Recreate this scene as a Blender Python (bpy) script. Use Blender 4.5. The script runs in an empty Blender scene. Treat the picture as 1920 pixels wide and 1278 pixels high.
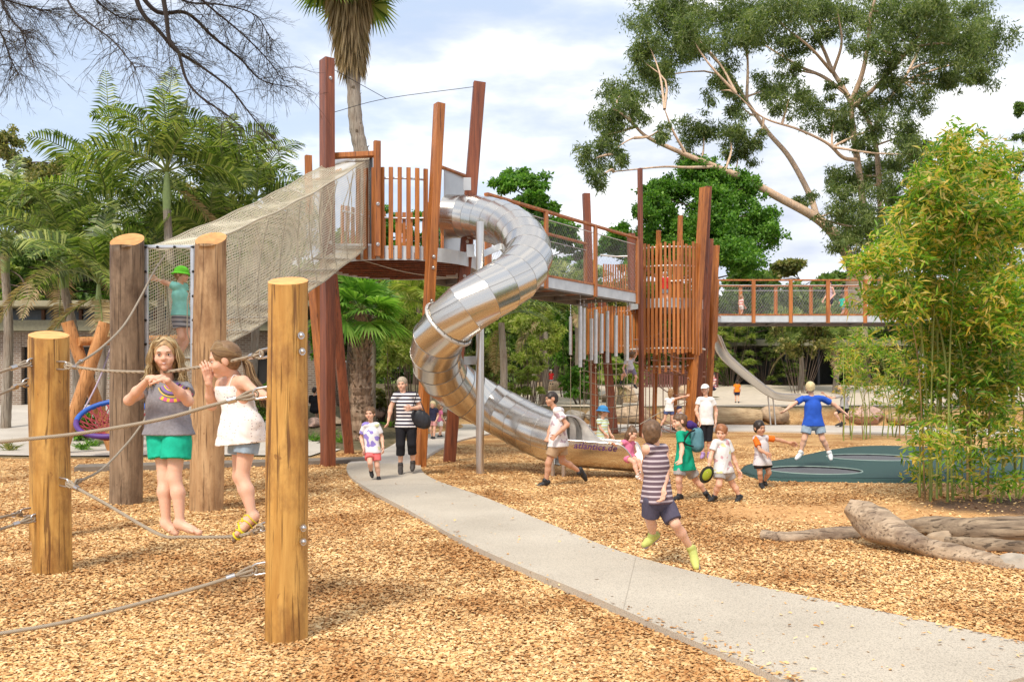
import bpy, math, random
import numpy as np
from mathutils import Vector, Matrix
random.seed(7); RNG = np.random.default_rng(7)
SC = bpy.context.scene; COL = SC.collection
R = math.radians
# ------------------------------------------------------------------ camera
F = 1650.0; HZ = 730.0; CH = 1.5
cam = bpy.data.cameras.new('camera'); co = bpy.data.objects.new('camera', cam); COL.objects.link(co)
co.location = (0, 0, CH); co.rotation_euler = (R(90), 0, 0)
cam.sensor_width = 36; cam.lens = F/1920*36; cam.shift_y = (HZ-639)/1920
cam.clip_start = .05; cam.clip_end = 2000
SC.camera = co
SC.view_settings.view_transform = 'Standard'; SC.view_settings.look = 'None'
SC.view_settings.gamma = 1; SC.view_settings.exposure = 0.85
SC.render.engine = 'CYCLES'
SC.cycles.max_bounces = 6; SC.cycles.transparent_max_bounces = 6
# ------------------------------------------------------------------ world
SUN_EL, SUN_AZ = 52, 205      # azimuth clockwise from +Y: behind the camera, from its left
w = bpy.data.worlds.new('World'); SC.world = w; w.use_nodes = True
nt = w.node_tree; nt.nodes.clear()
def N(nt, t, **k):
    n = nt.nodes.new(t)
    for a, b in k.items():
        if hasattr(n, a): setattr(n, a, b)
        else: n.inputs[a].default_value = b
    return n
def ramp(nt, stops, fac=None, interp='LINEAR'):
    n = nt.nodes.new('ShaderNodeValToRGB'); cr = n.color_ramp; cr.interpolation = interp
    while len(cr.elements) > 1: cr.elements.remove(cr.elements[-1])
    for i, (p, c) in enumerate(stops):
        e = cr.elements[0] if i == 0 else cr.elements.new(p)
        e.position = p; e.color = (*c, 1) if len(c) == 3 else c
    if fac is not None: nt.links.new(fac, n.inputs[0])
    return n
def mix(nt, a, b, fac, mode='MIX'):
    n = nt.nodes.new('ShaderNodeMix'); n.data_type = 'RGBA'; n.blend_type = mode
    for s, v in ((0, fac), (6, a), (7, b)):
        if hasattr(v, 'links'): nt.links.new(v, n.inputs[s])
        else: n.inputs[s].default_value = (*v, 1) if isinstance(v, tuple) and len(v) == 3 else v
    return n.outputs[2]
sky = N(nt, 'ShaderNodeTexSky', sky_type='NISHITA', sun_disc=False, sun_elevation=R(SUN_EL), sun_rotation=R(SUN_AZ), air_density=1.0, dust_density=1.5)
tc = N(nt, 'ShaderNodeTexCoord'); mp = N(nt, 'ShaderNodeMapping'); mp.inputs['Scale'].default_value = (1.6, 1.6, 5.0); mp.inputs['Location'].default_value = (.4, .3, 1.3)
nt.links.new(tc.outputs['Generated'], mp.inputs[0])
n1 = N(nt, 'ShaderNodeTexNoise', Scale=1.3, Detail=7.0, Roughness=.55); nt.links.new(mp.outputs[0], n1.inputs[0])
n2 = N(nt, 'ShaderNodeTexNoise', Scale=2.6, Detail=6.0, Roughness=.55); nt.links.new(mp.outputs[0], n2.inputs[0])
cov = ramp(nt, [(.38, (.2,)*3), (.55, (1,)*3)], n1.outputs[0])
cl = ramp(nt, [(.36, (3.4, 3.7, 4.4)), (.50, (4.7, 4.9, 5.3)), (.62, (6.4, 6.4, 6.4))], n2.outputs[0])
bl = mix(nt, (3.1, 3.8, 4.9), sky.outputs[0], .2)
cm = mix(nt, bl, cl.outputs[0], cov.outputs[0])
bg = N(nt, 'ShaderNodeBackground', Strength=.12); nt.links.new(cm, bg.inputs[0])
out = N(nt, 'ShaderNodeOutputWorld'); nt.links.new(bg.outputs[0], out.inputs[0])
# ------------------------------------------------------------------ sun
sl = bpy.data.lights.new('sun', 'SUN'); sl.energy = 2.2; sl.angle = R(14); sl.color = (1, .92, .80)
so = bpy.data.objects.new('sun', sl); COL.objects.link(so)
az = R(SUN_AZ); el = R(SUN_EL)
sd = Vector((math.sin(az)*math.cos(el), math.cos(az)*math.cos(el), math.sin(el)))
so.rotation_euler = sd.to_track_quat('Z', 'Y').to_euler(); so.location = (0, 0, 40)

# ------------------------------------------------------------------ positions
def sstep(a, b, x):
    t = np.clip((x-a)/(b-a), 0, 1); return t*t*(3-2*t)
def gh(x, y):
    x = np.asarray(x, float); y = np.asarray(y, float)
    left = .85*sstep(21, 36, y)*(1-sstep(-8, -1, x))
    terr = .75*sstep(37.0, 37.8, y)*sstep(-4, 0, x)
    far = .8*sstep(38, 44, y)+1.1*sstep(42, 60, y)
    return np.maximum(np.maximum(left, terr), far)+.02*np.sin(x*.9+1)*np.sin(y*.7)*sstep(3, 8, y)
def P(px, py, Y): return Vector(((px-960)*Y/F, Y, CH-(py-HZ)*Y/F))
def G(px, py):
    y = 2.0; k = (py-HZ)/F; kx = (px-960)/F
    while y < 120:
        if CH-k*y <= gh(kx*y, y): break
        y += .02
    return Vector((kx*y, y, float(gh(kx*y, y))))
def gz(x, y): return float(gh(x, y))

# ------------------------------------------------------------------ mesh helpers
class MB:
    def __init__(s): s.p = []
    def add(s, V, Fc, m=0):
        s.p.append((np.asarray(V, np.float64).reshape(-1, 3), np.asarray(Fc, np.int64), m)); return s
    def mesh(s, name, mats, smooth=False, off=(0, 0, 0)):
        me = bpy.data.meshes.new(name)
        nv = 0; VV = []; LL = []; LS = []; MI = []; nl = 0
        for V, Fc, m in s.p:
            if len(Fc) == 0: continue
            VV.append(V); k = Fc.shape[1]; LL.append((Fc+nv).ravel()); LS.append(nl+np.arange(len(Fc))*k)
            MI.append(np.full(len(Fc), m)); nv += len(V); nl += len(Fc)*k
        if not VV: return me
        V = np.concatenate(VV)-np.array(off); L = np.concatenate(LL); S = np.concatenate(LS); M = np.concatenate(MI)
        me.vertices.add(len(V)); me.vertices.foreach_set('co', V.astype(np.float32).ravel())
        me.loops.add(len(L)); me.loops.foreach_set('vertex_index', L.astype(np.int32))
        me.polygons.add(len(S)); me.polygons.foreach_set('loop_start', S.astype(np.int32))
        me.polygons.foreach_set('material_index', M.astype(np.int32))
        for m in (mats if isinstance(mats, (list, tuple)) else [mats]): me.materials.append(m)
        me.update(calc_edges=True)
        me.polygons.foreach_set('use_smooth', np.full(len(S), bool(smooth)))
        me.validate(); me.update()
        return me
def wloc(o):
    v = Vector(o.location)
    while o.parent: o = o.parent; v = v+Vector(o.location)
    return v
def tag(o, label=None, cat=None, group=None, kind=None):
    if label: o['label'] = label
    if cat: o['category'] = cat
    if group: o['group'] = group
    if kind: o['kind'] = kind
    return o
def thing(name, loc, label, cat, group=None):
    o = bpy.data.objects.new(name, None); COL.objects.link(o); o.location = loc; o.empty_display_size = .2
    return tag(o, label, cat, group)
def obj(name, mb, mats, parent=None, smooth=False, loc=None, auto=None):
    off = wloc(parent) if parent else Vector(loc if loc is not None else (0, 0, 0))
    me = mb.mesh(name, mats, smooth, tuple(off))
    o = bpy.data.objects.new(name, me); COL.objects.link(o)
    if parent: o.parent = parent
    elif loc is not None: o.location = loc
    if auto:
        try: me.set_sharp_from_angle(angle=R(auto))
        except Exception: pass
    return o
def A(v): return np.array(v, float)
def nrm(v):
    v = np.asarray(v, float); n = np.linalg.norm(v); return v/n if n > 1e-9 else np.array([0, 0, 1.])
def tube(mb, pts, r, sides=8, cap=True, m=0, sep=False, sq=1.0):
    P_ = np.array([list(p) for p in pts], float); n = len(P_)
    r = np.full(n, r, float) if np.isscalar(r) else np.asarray(r, float)
    T = np.gradient(P_, axis=0) if n > 2 else np.repeat((P_[1:]-P_[:1]), n, 0)
    T /= np.maximum(np.linalg.norm(T, axis=1), 1e-9)[:, None]
    u = np.cross(T[0], [0, 0, 1.]); u = nrm(u) if np.linalg.norm(u) > .05 else np.array([1., 0, 0])
    U = []
    for i in range(n):
        u = u-T[i]*np.dot(u, T[i]); u = nrm(u); U.append(u)
    U = np.array(U); W = np.cross(T, U)
    a = np.arange(sides)*2*math.pi/sides
    ring = (np.cos(a)[None, :, None]*U[:, None]+sq*np.sin(a)[None, :, None]*W[:, None])*r[:, None, None]+P_[:, None]
    V = ring.reshape(-1, 3)
    i = np.arange(n-1)[:, None]*sides; j = np.arange(sides)[None]; k = (j+1) % sides
    Fc = np.stack([i+j, i+k, i+sides+k, i+sides+j], -1).reshape(-1, 4)
    mb.add(V, Fc, m)
    if cap:
        for e, c in ((0, -1), (n-1, 1)):
            Vc = np.vstack([ring[e], P_[e][None]]); f = np.stack([j[0], k[0], np.full(sides, sides)], -1)
            mb.add(Vc, f if c == 1 else f[:, ::-1], m)
    return mb
def spline(pts, n=24):
    P_ = np.array([list(p) for p in pts], float); m = len(P_)
    if m == 2: return P_[0]+(P_[1]-P_[0])*np.linspace(0, 1, n)[:, None]
    Q = np.vstack([2*P_[0]-P_[1], P_, 2*P_[-1]-P_[-2]]); o = []
    for t in np.linspace(0, m-1, n):
        i = min(int(t), m-2); s = t-i; a, b, c, d = Q[i:i+4]
        o.append(.5*((2*b)+(-a+c)*s+(2*a-5*b+4*c-d)*s*s+(-a+3*b-3*c+d)*s**3))
    return np.array(o)
def beam(mb, p0, p1, w, d, face=(0, -1, 0), ch=.008, m=0):
    """chamfered timber from p0 to p1, w wide and d deep (depth along `face`)"""
    p0, p1 = A(p0), A(p1); t = nrm(p1-p0); f = A(face); f = nrm(f-t*f.dot(t)); s = np.cross(t, f)
    a, b = w/2, d/2; c = min(ch, a*.4, b*.4)
    pr = [(-a+c, -b), (a-c, -b), (a, -b+c), (a, b-c), (a-c, b), (-a+c, b), (-a, b-c), (-a, -b+c)]
    r0 = [p0+s*x+f*y for x, y in pr]; r1 = [p1+s*x+f*y for x, y in pr]
    V = np.array(r0+r1); q = [[i, (i+1) % 8, 8+(i+1) % 8, 8+i] for i in range(8)]
    mb.add(V, q, m); mb.add(V[:8], [[7, 6, 5, 4, 3, 2, 1, 0]], m); mb.add(V[8:], [[0, 1, 2, 3, 4, 5, 6, 7]], m)
    return mb
def box(mb, c, s, rz=0, m=0, ch=.01):
    c = A(c); h = s[2]/2; f = (math.sin(rz), -math.cos(rz), 0)
    return beam(mb, c-[0, 0, h], c+[0, 0, h], s[0], s[1], f, ch, m)
def blob(mb, c, r, seg=10, rings=7, m=0, noise=0, seed=0, flat=None):
    c = A(c); r = A(r) if not np.isscalar(r) else np.array([r]*3, float)
    th = np.linspace(0, math.pi, rings+1)[1:-1]; ph = np.arange(seg)*2*math.pi/seg
    D = np.array([[math.sin(t)*math.cos(p), math.sin(t)*math.sin(p), math.cos(t)] for t in th for p in ph])
    D = np.vstack([D, [[0, 0, 1], [0, 0, -1]]])
    k = np.ones(len(D))
    if noise:
        rg = np.random.default_rng(seed)
        for _ in range(6):
            a = rg.normal(size=3)*2.2; k += noise*np.sin(D@a+rg.uniform(0, 6))*.4
        for _ in range(5):
            a = nrm(rg.normal(size=3)); k = np.minimum(k, rg.uniform(.78, 1.0)/np.maximum(D@a, .35))
    V = c+D*r*k[:, None]; nr = rings-1; q = []
    for i in range(nr-1):
        for j in range(seg): q.append([i*seg+j, (i+1)*seg+j, (i+1)*seg+(j+1) % seg, i*seg+(j+1) % seg])
    t = [[nr*seg, j, (j+1) % seg] for j in range(seg)]+[[nr*seg+1, (nr-1)*seg+(j+1) % seg, (nr-1)*seg+j] for j in range(seg)]
    if flat is not None: V[:, 2] = np.maximum(V[:, 2], flat)
    mb.add(V, q, m); mb.add(V, t, m); return mb

# ------------------------------------------------------------------ materials
MC = {}
def newmat(name):
    m = bpy.data.materials.new(name); m.use_nodes = True; t = m.node_tree
    return m, t, t.nodes['Principled BSDF']
def plain(name, c, rough=.6, metal=0, var=.12, scale=9, bump=0, spec=.4, sheen=0):
    if name in MC: return MC[name]
    m, t, b = newmat(name); tc = N(t, 'ShaderNodeTexCoord')
    n = N(t, 'ShaderNodeTexNoise', Scale=float(scale), Detail=5.0); t.links.new(tc.outputs['Object'], n.inputs[0])
    lo = tuple(x*(1-var) for x in c); hi = tuple(min(1, x*(1+var)) for x in c)
    r = ramp(t, [(.3, lo), (.7, hi)], n.outputs[0]); t.links.new(r.outputs[0], b.inputs['Base Color'])
    b.inputs['Roughness'].default_value = rough; b.inputs['Metallic'].default_value = metal
    b.inputs['Specular IOR Level'].default_value = spec
    if bump:
        bp = N(t, 'ShaderNodeBump', Strength=bump, Distance=.01); t.links.new(n.outputs[0], bp.inputs['Height']); t.links.new(bp.outputs[0], b.inputs['Normal'])
    MC[name] = m; return m
def stretch(t, sc):
    tc = N(t, 'ShaderNodeTexCoord'); mp = N(t, 'ShaderNodeMapping'); mp.inputs['Scale'].default_value = sc
    t.links.new(tc.outputs['Object'], mp.inputs[0]); return mp.outputs[0]
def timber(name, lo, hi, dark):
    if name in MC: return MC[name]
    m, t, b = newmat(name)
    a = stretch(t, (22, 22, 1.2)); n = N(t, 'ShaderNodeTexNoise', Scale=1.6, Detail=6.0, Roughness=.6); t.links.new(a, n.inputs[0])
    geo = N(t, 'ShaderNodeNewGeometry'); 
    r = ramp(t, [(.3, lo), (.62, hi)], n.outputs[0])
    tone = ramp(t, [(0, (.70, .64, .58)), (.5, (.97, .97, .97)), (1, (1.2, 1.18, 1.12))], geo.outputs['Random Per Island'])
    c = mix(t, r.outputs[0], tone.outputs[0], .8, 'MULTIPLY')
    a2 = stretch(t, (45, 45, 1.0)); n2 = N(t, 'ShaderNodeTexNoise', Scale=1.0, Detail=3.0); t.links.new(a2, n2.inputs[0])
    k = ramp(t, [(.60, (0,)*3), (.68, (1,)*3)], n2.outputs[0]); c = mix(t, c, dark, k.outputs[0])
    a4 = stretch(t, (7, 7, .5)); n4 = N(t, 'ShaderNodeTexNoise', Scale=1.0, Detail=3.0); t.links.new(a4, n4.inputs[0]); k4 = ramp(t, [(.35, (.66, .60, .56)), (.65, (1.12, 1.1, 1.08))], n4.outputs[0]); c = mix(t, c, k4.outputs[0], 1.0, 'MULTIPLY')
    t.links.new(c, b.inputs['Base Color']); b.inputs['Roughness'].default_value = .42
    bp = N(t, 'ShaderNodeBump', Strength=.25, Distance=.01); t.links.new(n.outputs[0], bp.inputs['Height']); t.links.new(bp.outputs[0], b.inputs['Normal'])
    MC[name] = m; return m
def logmat(name, lo, hi, crack, stain, st=.5, rough=.6, ax=2):
    def stretch(t, sc, _s=globals()['stretch']):
        sc = list(sc); sc[ax], sc[2] = sc[2], sc[ax]; return _s(t, tuple(sc))
    m, t, b = newmat(name)
    a = stretch(t, (9, 9, .9)); n = N(t, 'ShaderNodeTexNoise', Scale=1.5, Detail=8.0, Roughness=.65, Distortion=.4); t.links.new(a, n.inputs[0])
    r = ramp(t, [(.32, lo), (.66, hi)], n.outputs[0])
    a1 = stretch(t, (3, 3, 1.6)); s = N(t, 'ShaderNodeTexNoise', Scale=1.3, Detail=6.0, Roughness=.7); t.links.new(a1, s.inputs[0])
    sr = ramp(t, [(.47, (0,)*3), (.68, (st,)*3)], s.outputs[0]); c = mix(t, r.outputs[0], stain, sr.outputs[0])
    a2 = stretch(t, (38, 38, 1.3)); k = N(t, 'ShaderNodeTexNoise', Scale=1.0, Detail=4.0, Distortion=.6); t.links.new(a2, k.inputs[0])
    kr = ramp(t, [(.59, (0,)*3), (.66, (.8,)*3)], k.outputs[0]); c = mix(t, c, crack, kr.outputs[0])
    a3 = stretch(t, (14, 14, 10)); v = N(t, 'ShaderNodeTexNoise', Scale=1.4, Detail=3.0); t.links.new(a3, v.inputs[0])
    vr = ramp(t, [(.70, (0,)*3), (.75, (.7,)*3)], v.outputs[0]); c = mix(t, c, stain, vr.outputs[0])
    t.links.new(c, b.inputs['Base Color']); b.inputs['Roughness'].default_value = rough; b.inputs['Specular IOR Level'].default_value = .3
    inv = ramp(t, [(.56, (1,)*3), (.66, (0,)*3)], k.outputs[0])
    bp = N(t, 'ShaderNodeBump', Strength=.7, Distance=.012); t.links.new(inv.outputs[0], bp.inputs['Height']); t.links.new(bp.outputs[0], b.inputs['Normal'])
    return m
def leafmat(name, cols, rough=.5, trans=.35, spec=.35):
    if name in MC: return MC[name]
    m, t, b = newmat(name); geo = N(t, 'ShaderNodeNewGeometry')
    n = len(cols); r = ramp(t, [((i+.5)/n, c) for i, c in enumerate(cols)], geo.outputs['Random Per Island'])
    tc = N(t, 'ShaderNodeTexCoord'); no = N(t, 'ShaderNodeTexNoise', Scale=.8, Detail=2.0); t.links.new(tc.outputs['Object'], no.inputs[0])
    tr = ramp(t, [(.35, (.65, .7, .65)), (.65, (1.3, 1.25, 1.1))], no.outputs[0])
    c = mix(t, r.outputs[0], tr.outputs[0], .7, 'MULTIPLY')
    t.links.new(c, b.inputs['Base Color']); b.inputs['Roughness'].default_value = rough; b.inputs['Specular IOR Level'].default_value = spec
    tl = N(t, 'ShaderNodeBsdfTranslucent'); c2 = mix(t, c, (1.3, 1.5, .6), 1.0, 'MULTIPLY'); t.links.new(c2, tl.inputs[0])
    mx = N(t, 'ShaderNodeMixShader'); mx.inputs[0].default_value = trans
    t.links.new(b.outputs[0], mx.inputs[1]); t.links.new(tl.outputs[0], mx.inputs[2])
    t.links.new(mx.outputs[0], t.nodes['Material Output'].inputs[0])
    MC[name] = m; return m
TIM = timber('red_hardwood', (.30, .095, .022), (.50, .185, .042), (.11, .035, .012))
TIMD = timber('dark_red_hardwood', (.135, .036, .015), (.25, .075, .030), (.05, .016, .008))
GALV = plain('galvanised_steel', (.62, .65, .68), .45, .75, .14, 6)
FASC = plain('pale_galvanised_fascia', (.55, .58, .60), .5, .35, .10, 5)
STEEL = plain('stainless', (.66, .62, .58), .28, 1, .06, 3)
BLACK = plain('black_plastic', (.015, .015, .018), .4)
ROPE = None
def ropemat(name, c, dk, sc=55):
    m, t, b = newmat(name); a = stretch(t, (sc, sc, sc*1.0))
    wv = N(t, 'ShaderNodeTexWave', wave_type='BANDS', bands_direction='DIAGONAL', Scale=1.0, Distortion=.0); t.links.new(a, wv.inputs[0])
    r = ramp(t, [(.15, dk), (.5, c)], wv.outputs[1]); t.links.new(r.outputs[0], b.inputs['Base Color']); b.inputs['Roughness'].default_value = .7
    bp = N(t, 'ShaderNodeBump', Strength=.6, Distance=.004); t.links.new(wv.outputs[1], bp.inputs['Height']); t.links.new(bp.outputs[0], b.inputs['Normal'])
    return m
ROPE = ropemat('tan_rope', (.50, .40, .27), (.20, .15, .09))
NETM = plain('cream_net_cord', (.72, .66, .51), .7, 0, .15, 3)
MESHW = plain('wire_mesh_steel', (.36, .36, .35), .45, .6)
# ------------------------------------------------------------------ ground, paths, chips
def GP(px, py, z=0.0):
    y = (CH-z)*F/(py-HZ); return Vector(((px-960)*y/F, y, z))
def inpoly(X, Y, poly):
    c = np.zeros(len(X), bool); n = len(poly)
    for i in range(n):
        x0, y0 = poly[i][:2]; x1, y1 = poly[i-1][:2]
        if y0 == y1: continue
        k = ((y0 > Y) != (y1 > Y)) & (X < (x1-x0)*(Y-y0)/(y1-y0)+x0); c ^= k
    return c
PZ = .05
LE = [(652, 868), (650, 880), (662, 897), (700, 921), (760, 952), (850, 1003), (950, 1050), (1100, 1112), (1250, 1178), (1400, 1242), (1500, 1290), (1640, 1350)]
RE = [(788, 868), (793, 884), (815, 898), (850, 911), (900, 928), (960, 952), (1060, 993), (1150, 1028), (1250, 1058), (1400, 1093), (1700, 1155), (2050, 1230)]
le = spline([GP(x, y, PZ) for x, y in LE], 60); re_ = spline([GP(x, y, PZ) for x, y in RE], 60)
def slab(name, L_, R_, mat, th=.16, nx=6, kind='structure'):
    mb = MB(); L_ = np.asarray(L_); R_ = np.asarray(R_); n = len(L_)
    t = np.linspace(0, 1, nx+1)[None, :, None]; V = (L_[:, None]*(1-t)+R_[:, None]*t)
    V[..., 2] = V[..., 2]
    i = np.arange(n-1)[:, None]*(nx+1); j = np.arange(nx)[None]
    Fc = np.stack([i+j, i+j+1, i+j+nx+2, i+j+nx+1], -1).reshape(-1, 4); mb.add(V.reshape(-1, 3), Fc)
    for E, s in ((L_, 1), (R_, -1)):
        E0 = E.copy(); E0[:, 2] -= th; i = np.arange(n-1); f = np.stack([i, i+1, i+1+n, i+n], -1)
        mb.add(np.vstack([E, E0]), f if s == 1 else f[:, ::-1])
    for e in (0, n-1):
        a = V[e]; b_ = a.copy(); b_[:, 2] -= th; i = np.arange(nx); mb.add(np.vstack([a, b_]), np.stack([i, i+1, i+nx+2, i+nx+1], -1))
    o = obj(name, mb, mat); return tag(o, kind=kind)
def concrete(name, c, agg=.5):
    m, t, b = newmat(name); tc = N(t, 'ShaderNodeTexCoord')
    n = N(t, 'ShaderNodeTexNoise', Scale=130.0, Detail=2.0); t.links.new(tc.outputs['Object'], n.inputs[0])
    n2 = N(t, 'ShaderNodeTexNoise', Scale=.9, Detail=4.0); t.links.new(tc.outputs['Object'], n2.inputs[0])
    r = ramp(t, [(.30, tuple(x*(1-agg) for x in c)), (.47, c), (.7, tuple(min(1, x*1.16) for x in c))], n.outputs[0])
    r2 = ramp(t, [(.3, (.86, .85, .84)), (.7, (1.06, 1.06, 1.06))], n2.outputs[0])
    cc = mix(t, r.outputs[0], r2.outputs[0], 1.0, 'MULTIPLY'); t.links.new(cc, b.inputs['Base Color']); b.inputs['Roughness'].default_value = .85
    bp = N(t, 'ShaderNodeBump', Strength=.35, Distance=.004); t.links.new(n.outputs[0], bp.inputs['Height']); t.links.new(bp.outputs[0], b.inputs['Normal'])
    return m
CONC = concrete('exposed_aggregate', (.48, .42, .335), .45)
CONC2 = concrete('pale_concrete', (.52, .47, .41), .15)
slab('path', le, re_, CONC)
# branch of the path running away behind the towers
L2 = [(652, 868), (675, 857), (720, 842), (752, 822), (775, 800), (800, 789)]
R2 = [(788, 868), (800, 855), (830, 838), (872, 822), (935, 810), (1010, 807)]
l2 = spline([GP(x, y, PZ) for x, y in L2], 30); r2_ = spline([GP(x, y, PZ) for x, y in R2], 30)
slab('path', l2, r2_, CONC2, nx=4)
T3 = [(800, 789), (1000, 793), (1300, 795), (1700, 798), (2100, 800)]; B3 = [(1010, 807), (1150, 808), (1400, 807), (1750, 814), (2200, 822)]
l3 = spline([GP(x, y, PZ) for x, y in T3], 30); r3 = spline([GP(x, y, PZ) for x, y in B3], 30)
slab('path', l3, r3, CONC2, nx=3)
# left paved court, following the rise of the ground
def sheet(name, poly_px, mat, dz=.03, res=.5, kind='structure', xy=None):
    poly = xy or [tuple(G(x, y))[:2] for x, y in poly_px]
    xs = [p[0] for p in poly]; ys = [p[1] for p in poly]
    gx = np.arange(min(xs), max(xs)+res, res); gy = np.arange(min(ys), max(ys)+res, res)
    X, Y = np.meshgrid(gx, gy); Z = gh(X, Y)+dz; V = np.stack([X, Y, Z], -1).reshape(-1, 3)
    cx = (X[:-1, :-1]+res/2).ravel(); cy = (Y[:-1, :-1]+res/2).ravel(); k = inpoly(cx, cy, poly)
    n = len(gx); i = np.arange(len(gy)-1)[:, None]*n; j = np.arange(n-1)[None]
    Fc = np.stack([i+j, i+j+1, i+j+n+1, i+j+n], -1).reshape(-1, 4)[k]
    return tag(obj(name, MB().add(V, Fc), mat), kind=kind), poly
_, court = sheet('pavement', None, CONC2, .03, .25, xy=[(-24, 20.6), (-4.6, 19.6), (-4.2, 21.6), (-5.6, 24.5), (-7.5, 27.5), (-8, 31), (-13, 36), (-36, 37), (-36, 20.6)])
_, sand = sheet('sand', None, plain('pale_sand', (.52, .44, .34), .95, 0, .10, 2.5), .03, .5, xy=[(-3, 38.2), (34, 38.2), (34, 54), (16, 56), (4, 56), (-3, 48)])
# timber/concrete edging strip at the foot of the tower
mb = MB(); e0 = GP(165, 882); e1 = GP(655, 868)
box(mb, ((e0.x+e1.x)/2, (e0.y+e1.y)/2+.25, .02), (abs(e1.x-e0.x)+.9, .75, .12), math.atan2(e1.y-e0.y, e1.x-e0.x), 0, .02)
tag(obj('edging_strip', mb, plain('dark_edging', (.20, .165, .13), .8), loc=(e0.x, e0.y, 0)), kind='structure')

for i_ in (14, 40):
    a, b_ = le[i_], re_[i_]; mb = MB(); d_ = nrm(b_-a); mb.add([a+[0, -.006, .003], b_+[0, -.006, .003], b_+[0, .006, .003], a+[0, .006, .003]], [[0, 1, 2, 3]]); tag(obj('path_joint', mb, plain('joint_gap', (.30, .26, .20), .9)), kind='structure')
chipramp = [(0, (.34, .16, .055)), (.09, (.52, .275, .10)), (.3, (.67, .40, .165)), (.65, (.75, .50, .23)), (1, (.81, .62, .34))]
def chipmat():
    m, t, b = newmat('wood_chip_ground'); tc = N(t, 'ShaderNodeTexCoord')
    mp = N(t, 'ShaderNodeMapping'); mp.inputs['Scale'].default_value = (50, 80, 50); t.links.new(tc.outputs['Object'], mp.inputs[0])
    nz = N(t, 'ShaderNodeTexNoise', Scale=14.0, Detail=2.0); t.links.new(tc.outputs['Object'], nz.inputs[0])
    ad = mix(t, mp.outputs[0], nz.outputs[1], 1.0, 'ADD')
    v = N(t, 'ShaderNodeTexVoronoi', Scale=1.0, Randomness=1.0); t.links.new(mp.outputs[0], v.inputs[0])
    sp = N(t, 'ShaderNodeSeparateColor'); t.links.new(v.outputs['Color'], sp.inputs[0])
    r = ramp(t, chipramp, sp.outputs[0]); dk = ramp(t, [(.35, (1, 1, 1)), (.62, (.45, .36, .3))], v.outputs['Distance'])
    c = mix(t, r.outputs[0], dk.outputs[0], .8, 'MULTIPLY')
    big = N(t, 'ShaderNodeTexNoise', Scale=.7, Detail=5.0, Roughness=.6); t.links.new(tc.outputs['Object'], big.inputs[0])
    br = ramp(t, [(.40, (.72, .60, .50)), (.54, (1.05, 1.03, 1)), (.7, (1.12, 1.12, 1.1))], big.outputs[0]); c = mix(t, c, br.outputs[0], 1.0, 'MULTIPLY')
    # zones stored per vertex: packed earth, dark mulch, garden soil
    at = N(t, 'ShaderNodeAttribute', attribute_name='zone'); s2 = N(t, 'ShaderNodeSeparateColor'); t.links.new(at.outputs['Color'], s2.inputs[0])
    e = N(t, 'ShaderNodeTexNoise', Scale=5.0, Detail=8.0, Roughness=.65); t.links.new(tc.outputs['Object'], e.inputs[0])
    er = ramp(t, [(.3, (.52, .27, .10)), (.7, (.74, .43, .19))], e.outputs[0]); c = mix(t, c, er.outputs[0], s2.outputs[0])
    e2 = N(t, 'ShaderNodeTexNoise', Scale=22.0, Detail=6.0, Roughness=.7); t.links.new(tc.outputs['Object'], e2.inputs[0])
    dr = ramp(t, [(.35, (.035, .02, .013)), (.66, (.20, .115, .07))], e2.outputs[0]); c = mix(t, c, dr.outputs[0], s2.outputs[1])
    gr = ramp(t, [(.35, (.05, .055, .02)), (.66, (.24, .18, .11))], e.outputs[0]); c = mix(t, c, gr.outputs[0], s2.outputs[2])
    t.links.new(c, b.inputs['Base Color']); b.inputs['Roughness'].default_value = .85; b.inputs['Specular IOR Level'].default_value = .2
    bp = N(t, 'ShaderNodeBump', Strength=.7, Distance=.02); t.links.new(sp.outputs[1], bp.inputs['Height']); t.links.new(bp.outputs[0], b.inputs['Normal'])
    return m
SOIL = [G(1640, 955), G(1590, 985), G(1470, 990)]
MUL = G(1840, 950)
def zones(X, Y):
    wob = .35*np.sin(X*2.1+Y*.7)+.25*np.sin(Y*3.3-X)
    z1 = np.clip(1-np.hypot((X-5.0)/3.1, (Y-10.6+.1*X-.5)/1.35)+wob*.25, 0, 1)*2.2
    z2 = np.clip(1-np.hypot((X-6.9)/1.75, (Y-11.25)/1.05)+wob*.15, 0, 1)*4
    far = np.maximum(sstep(37.2, 38, Y), sstep(21.2, 22.2, Y)*(1-sstep(-3.4, -2.6, X+0*Y)))
    lb = sstep(19.0, 19.6, Y)*(1-sstep(-4.6, -4.2, X)); far = np.maximum(far, lb*.8)
    return np.clip(z1, 0, .9), np.clip(z2, 0, 1), np.clip(far, 0, 1)
ys = np.concatenate([np.arange(-8, 3, 1.0), np.arange(3, 24, .16), np.arange(24, 46, .5), np.geomspace(46, 420, 24)])
nx_ = 220; u = np.linspace(-1, 1, nx_); X = np.sign(u)*(np.abs(u)*14+np.abs(u)**5*286)[None, :]+0*ys[:, None]; Y = ys[:, None]+0*X
Z = gh(X, Y)
V = np.stack([X, Y, Z], -1).reshape(-1, 3); i = np.arange(len(ys)-1)[:, None]*nx_; j = np.arange(nx_-1)[None]
mb = MB().add(V, np.stack([i+j, i+j+1, i+j+nx_+1, i+j+nx_], -1).reshape(-1, 4))
g = obj('ground', mb, chipmat(), smooth=True); tag(g, kind='structure')
za, zb, zc = zones(V[:, 0], V[:, 1]); ca = g.data.color_attributes.new('zone', 'FLOAT_COLOR', 'POINT')
ca.data.foreach_set('color', np.stack([za, zb, zc, np.ones(len(za))], -1).astype(np.float32).ravel())

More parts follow.
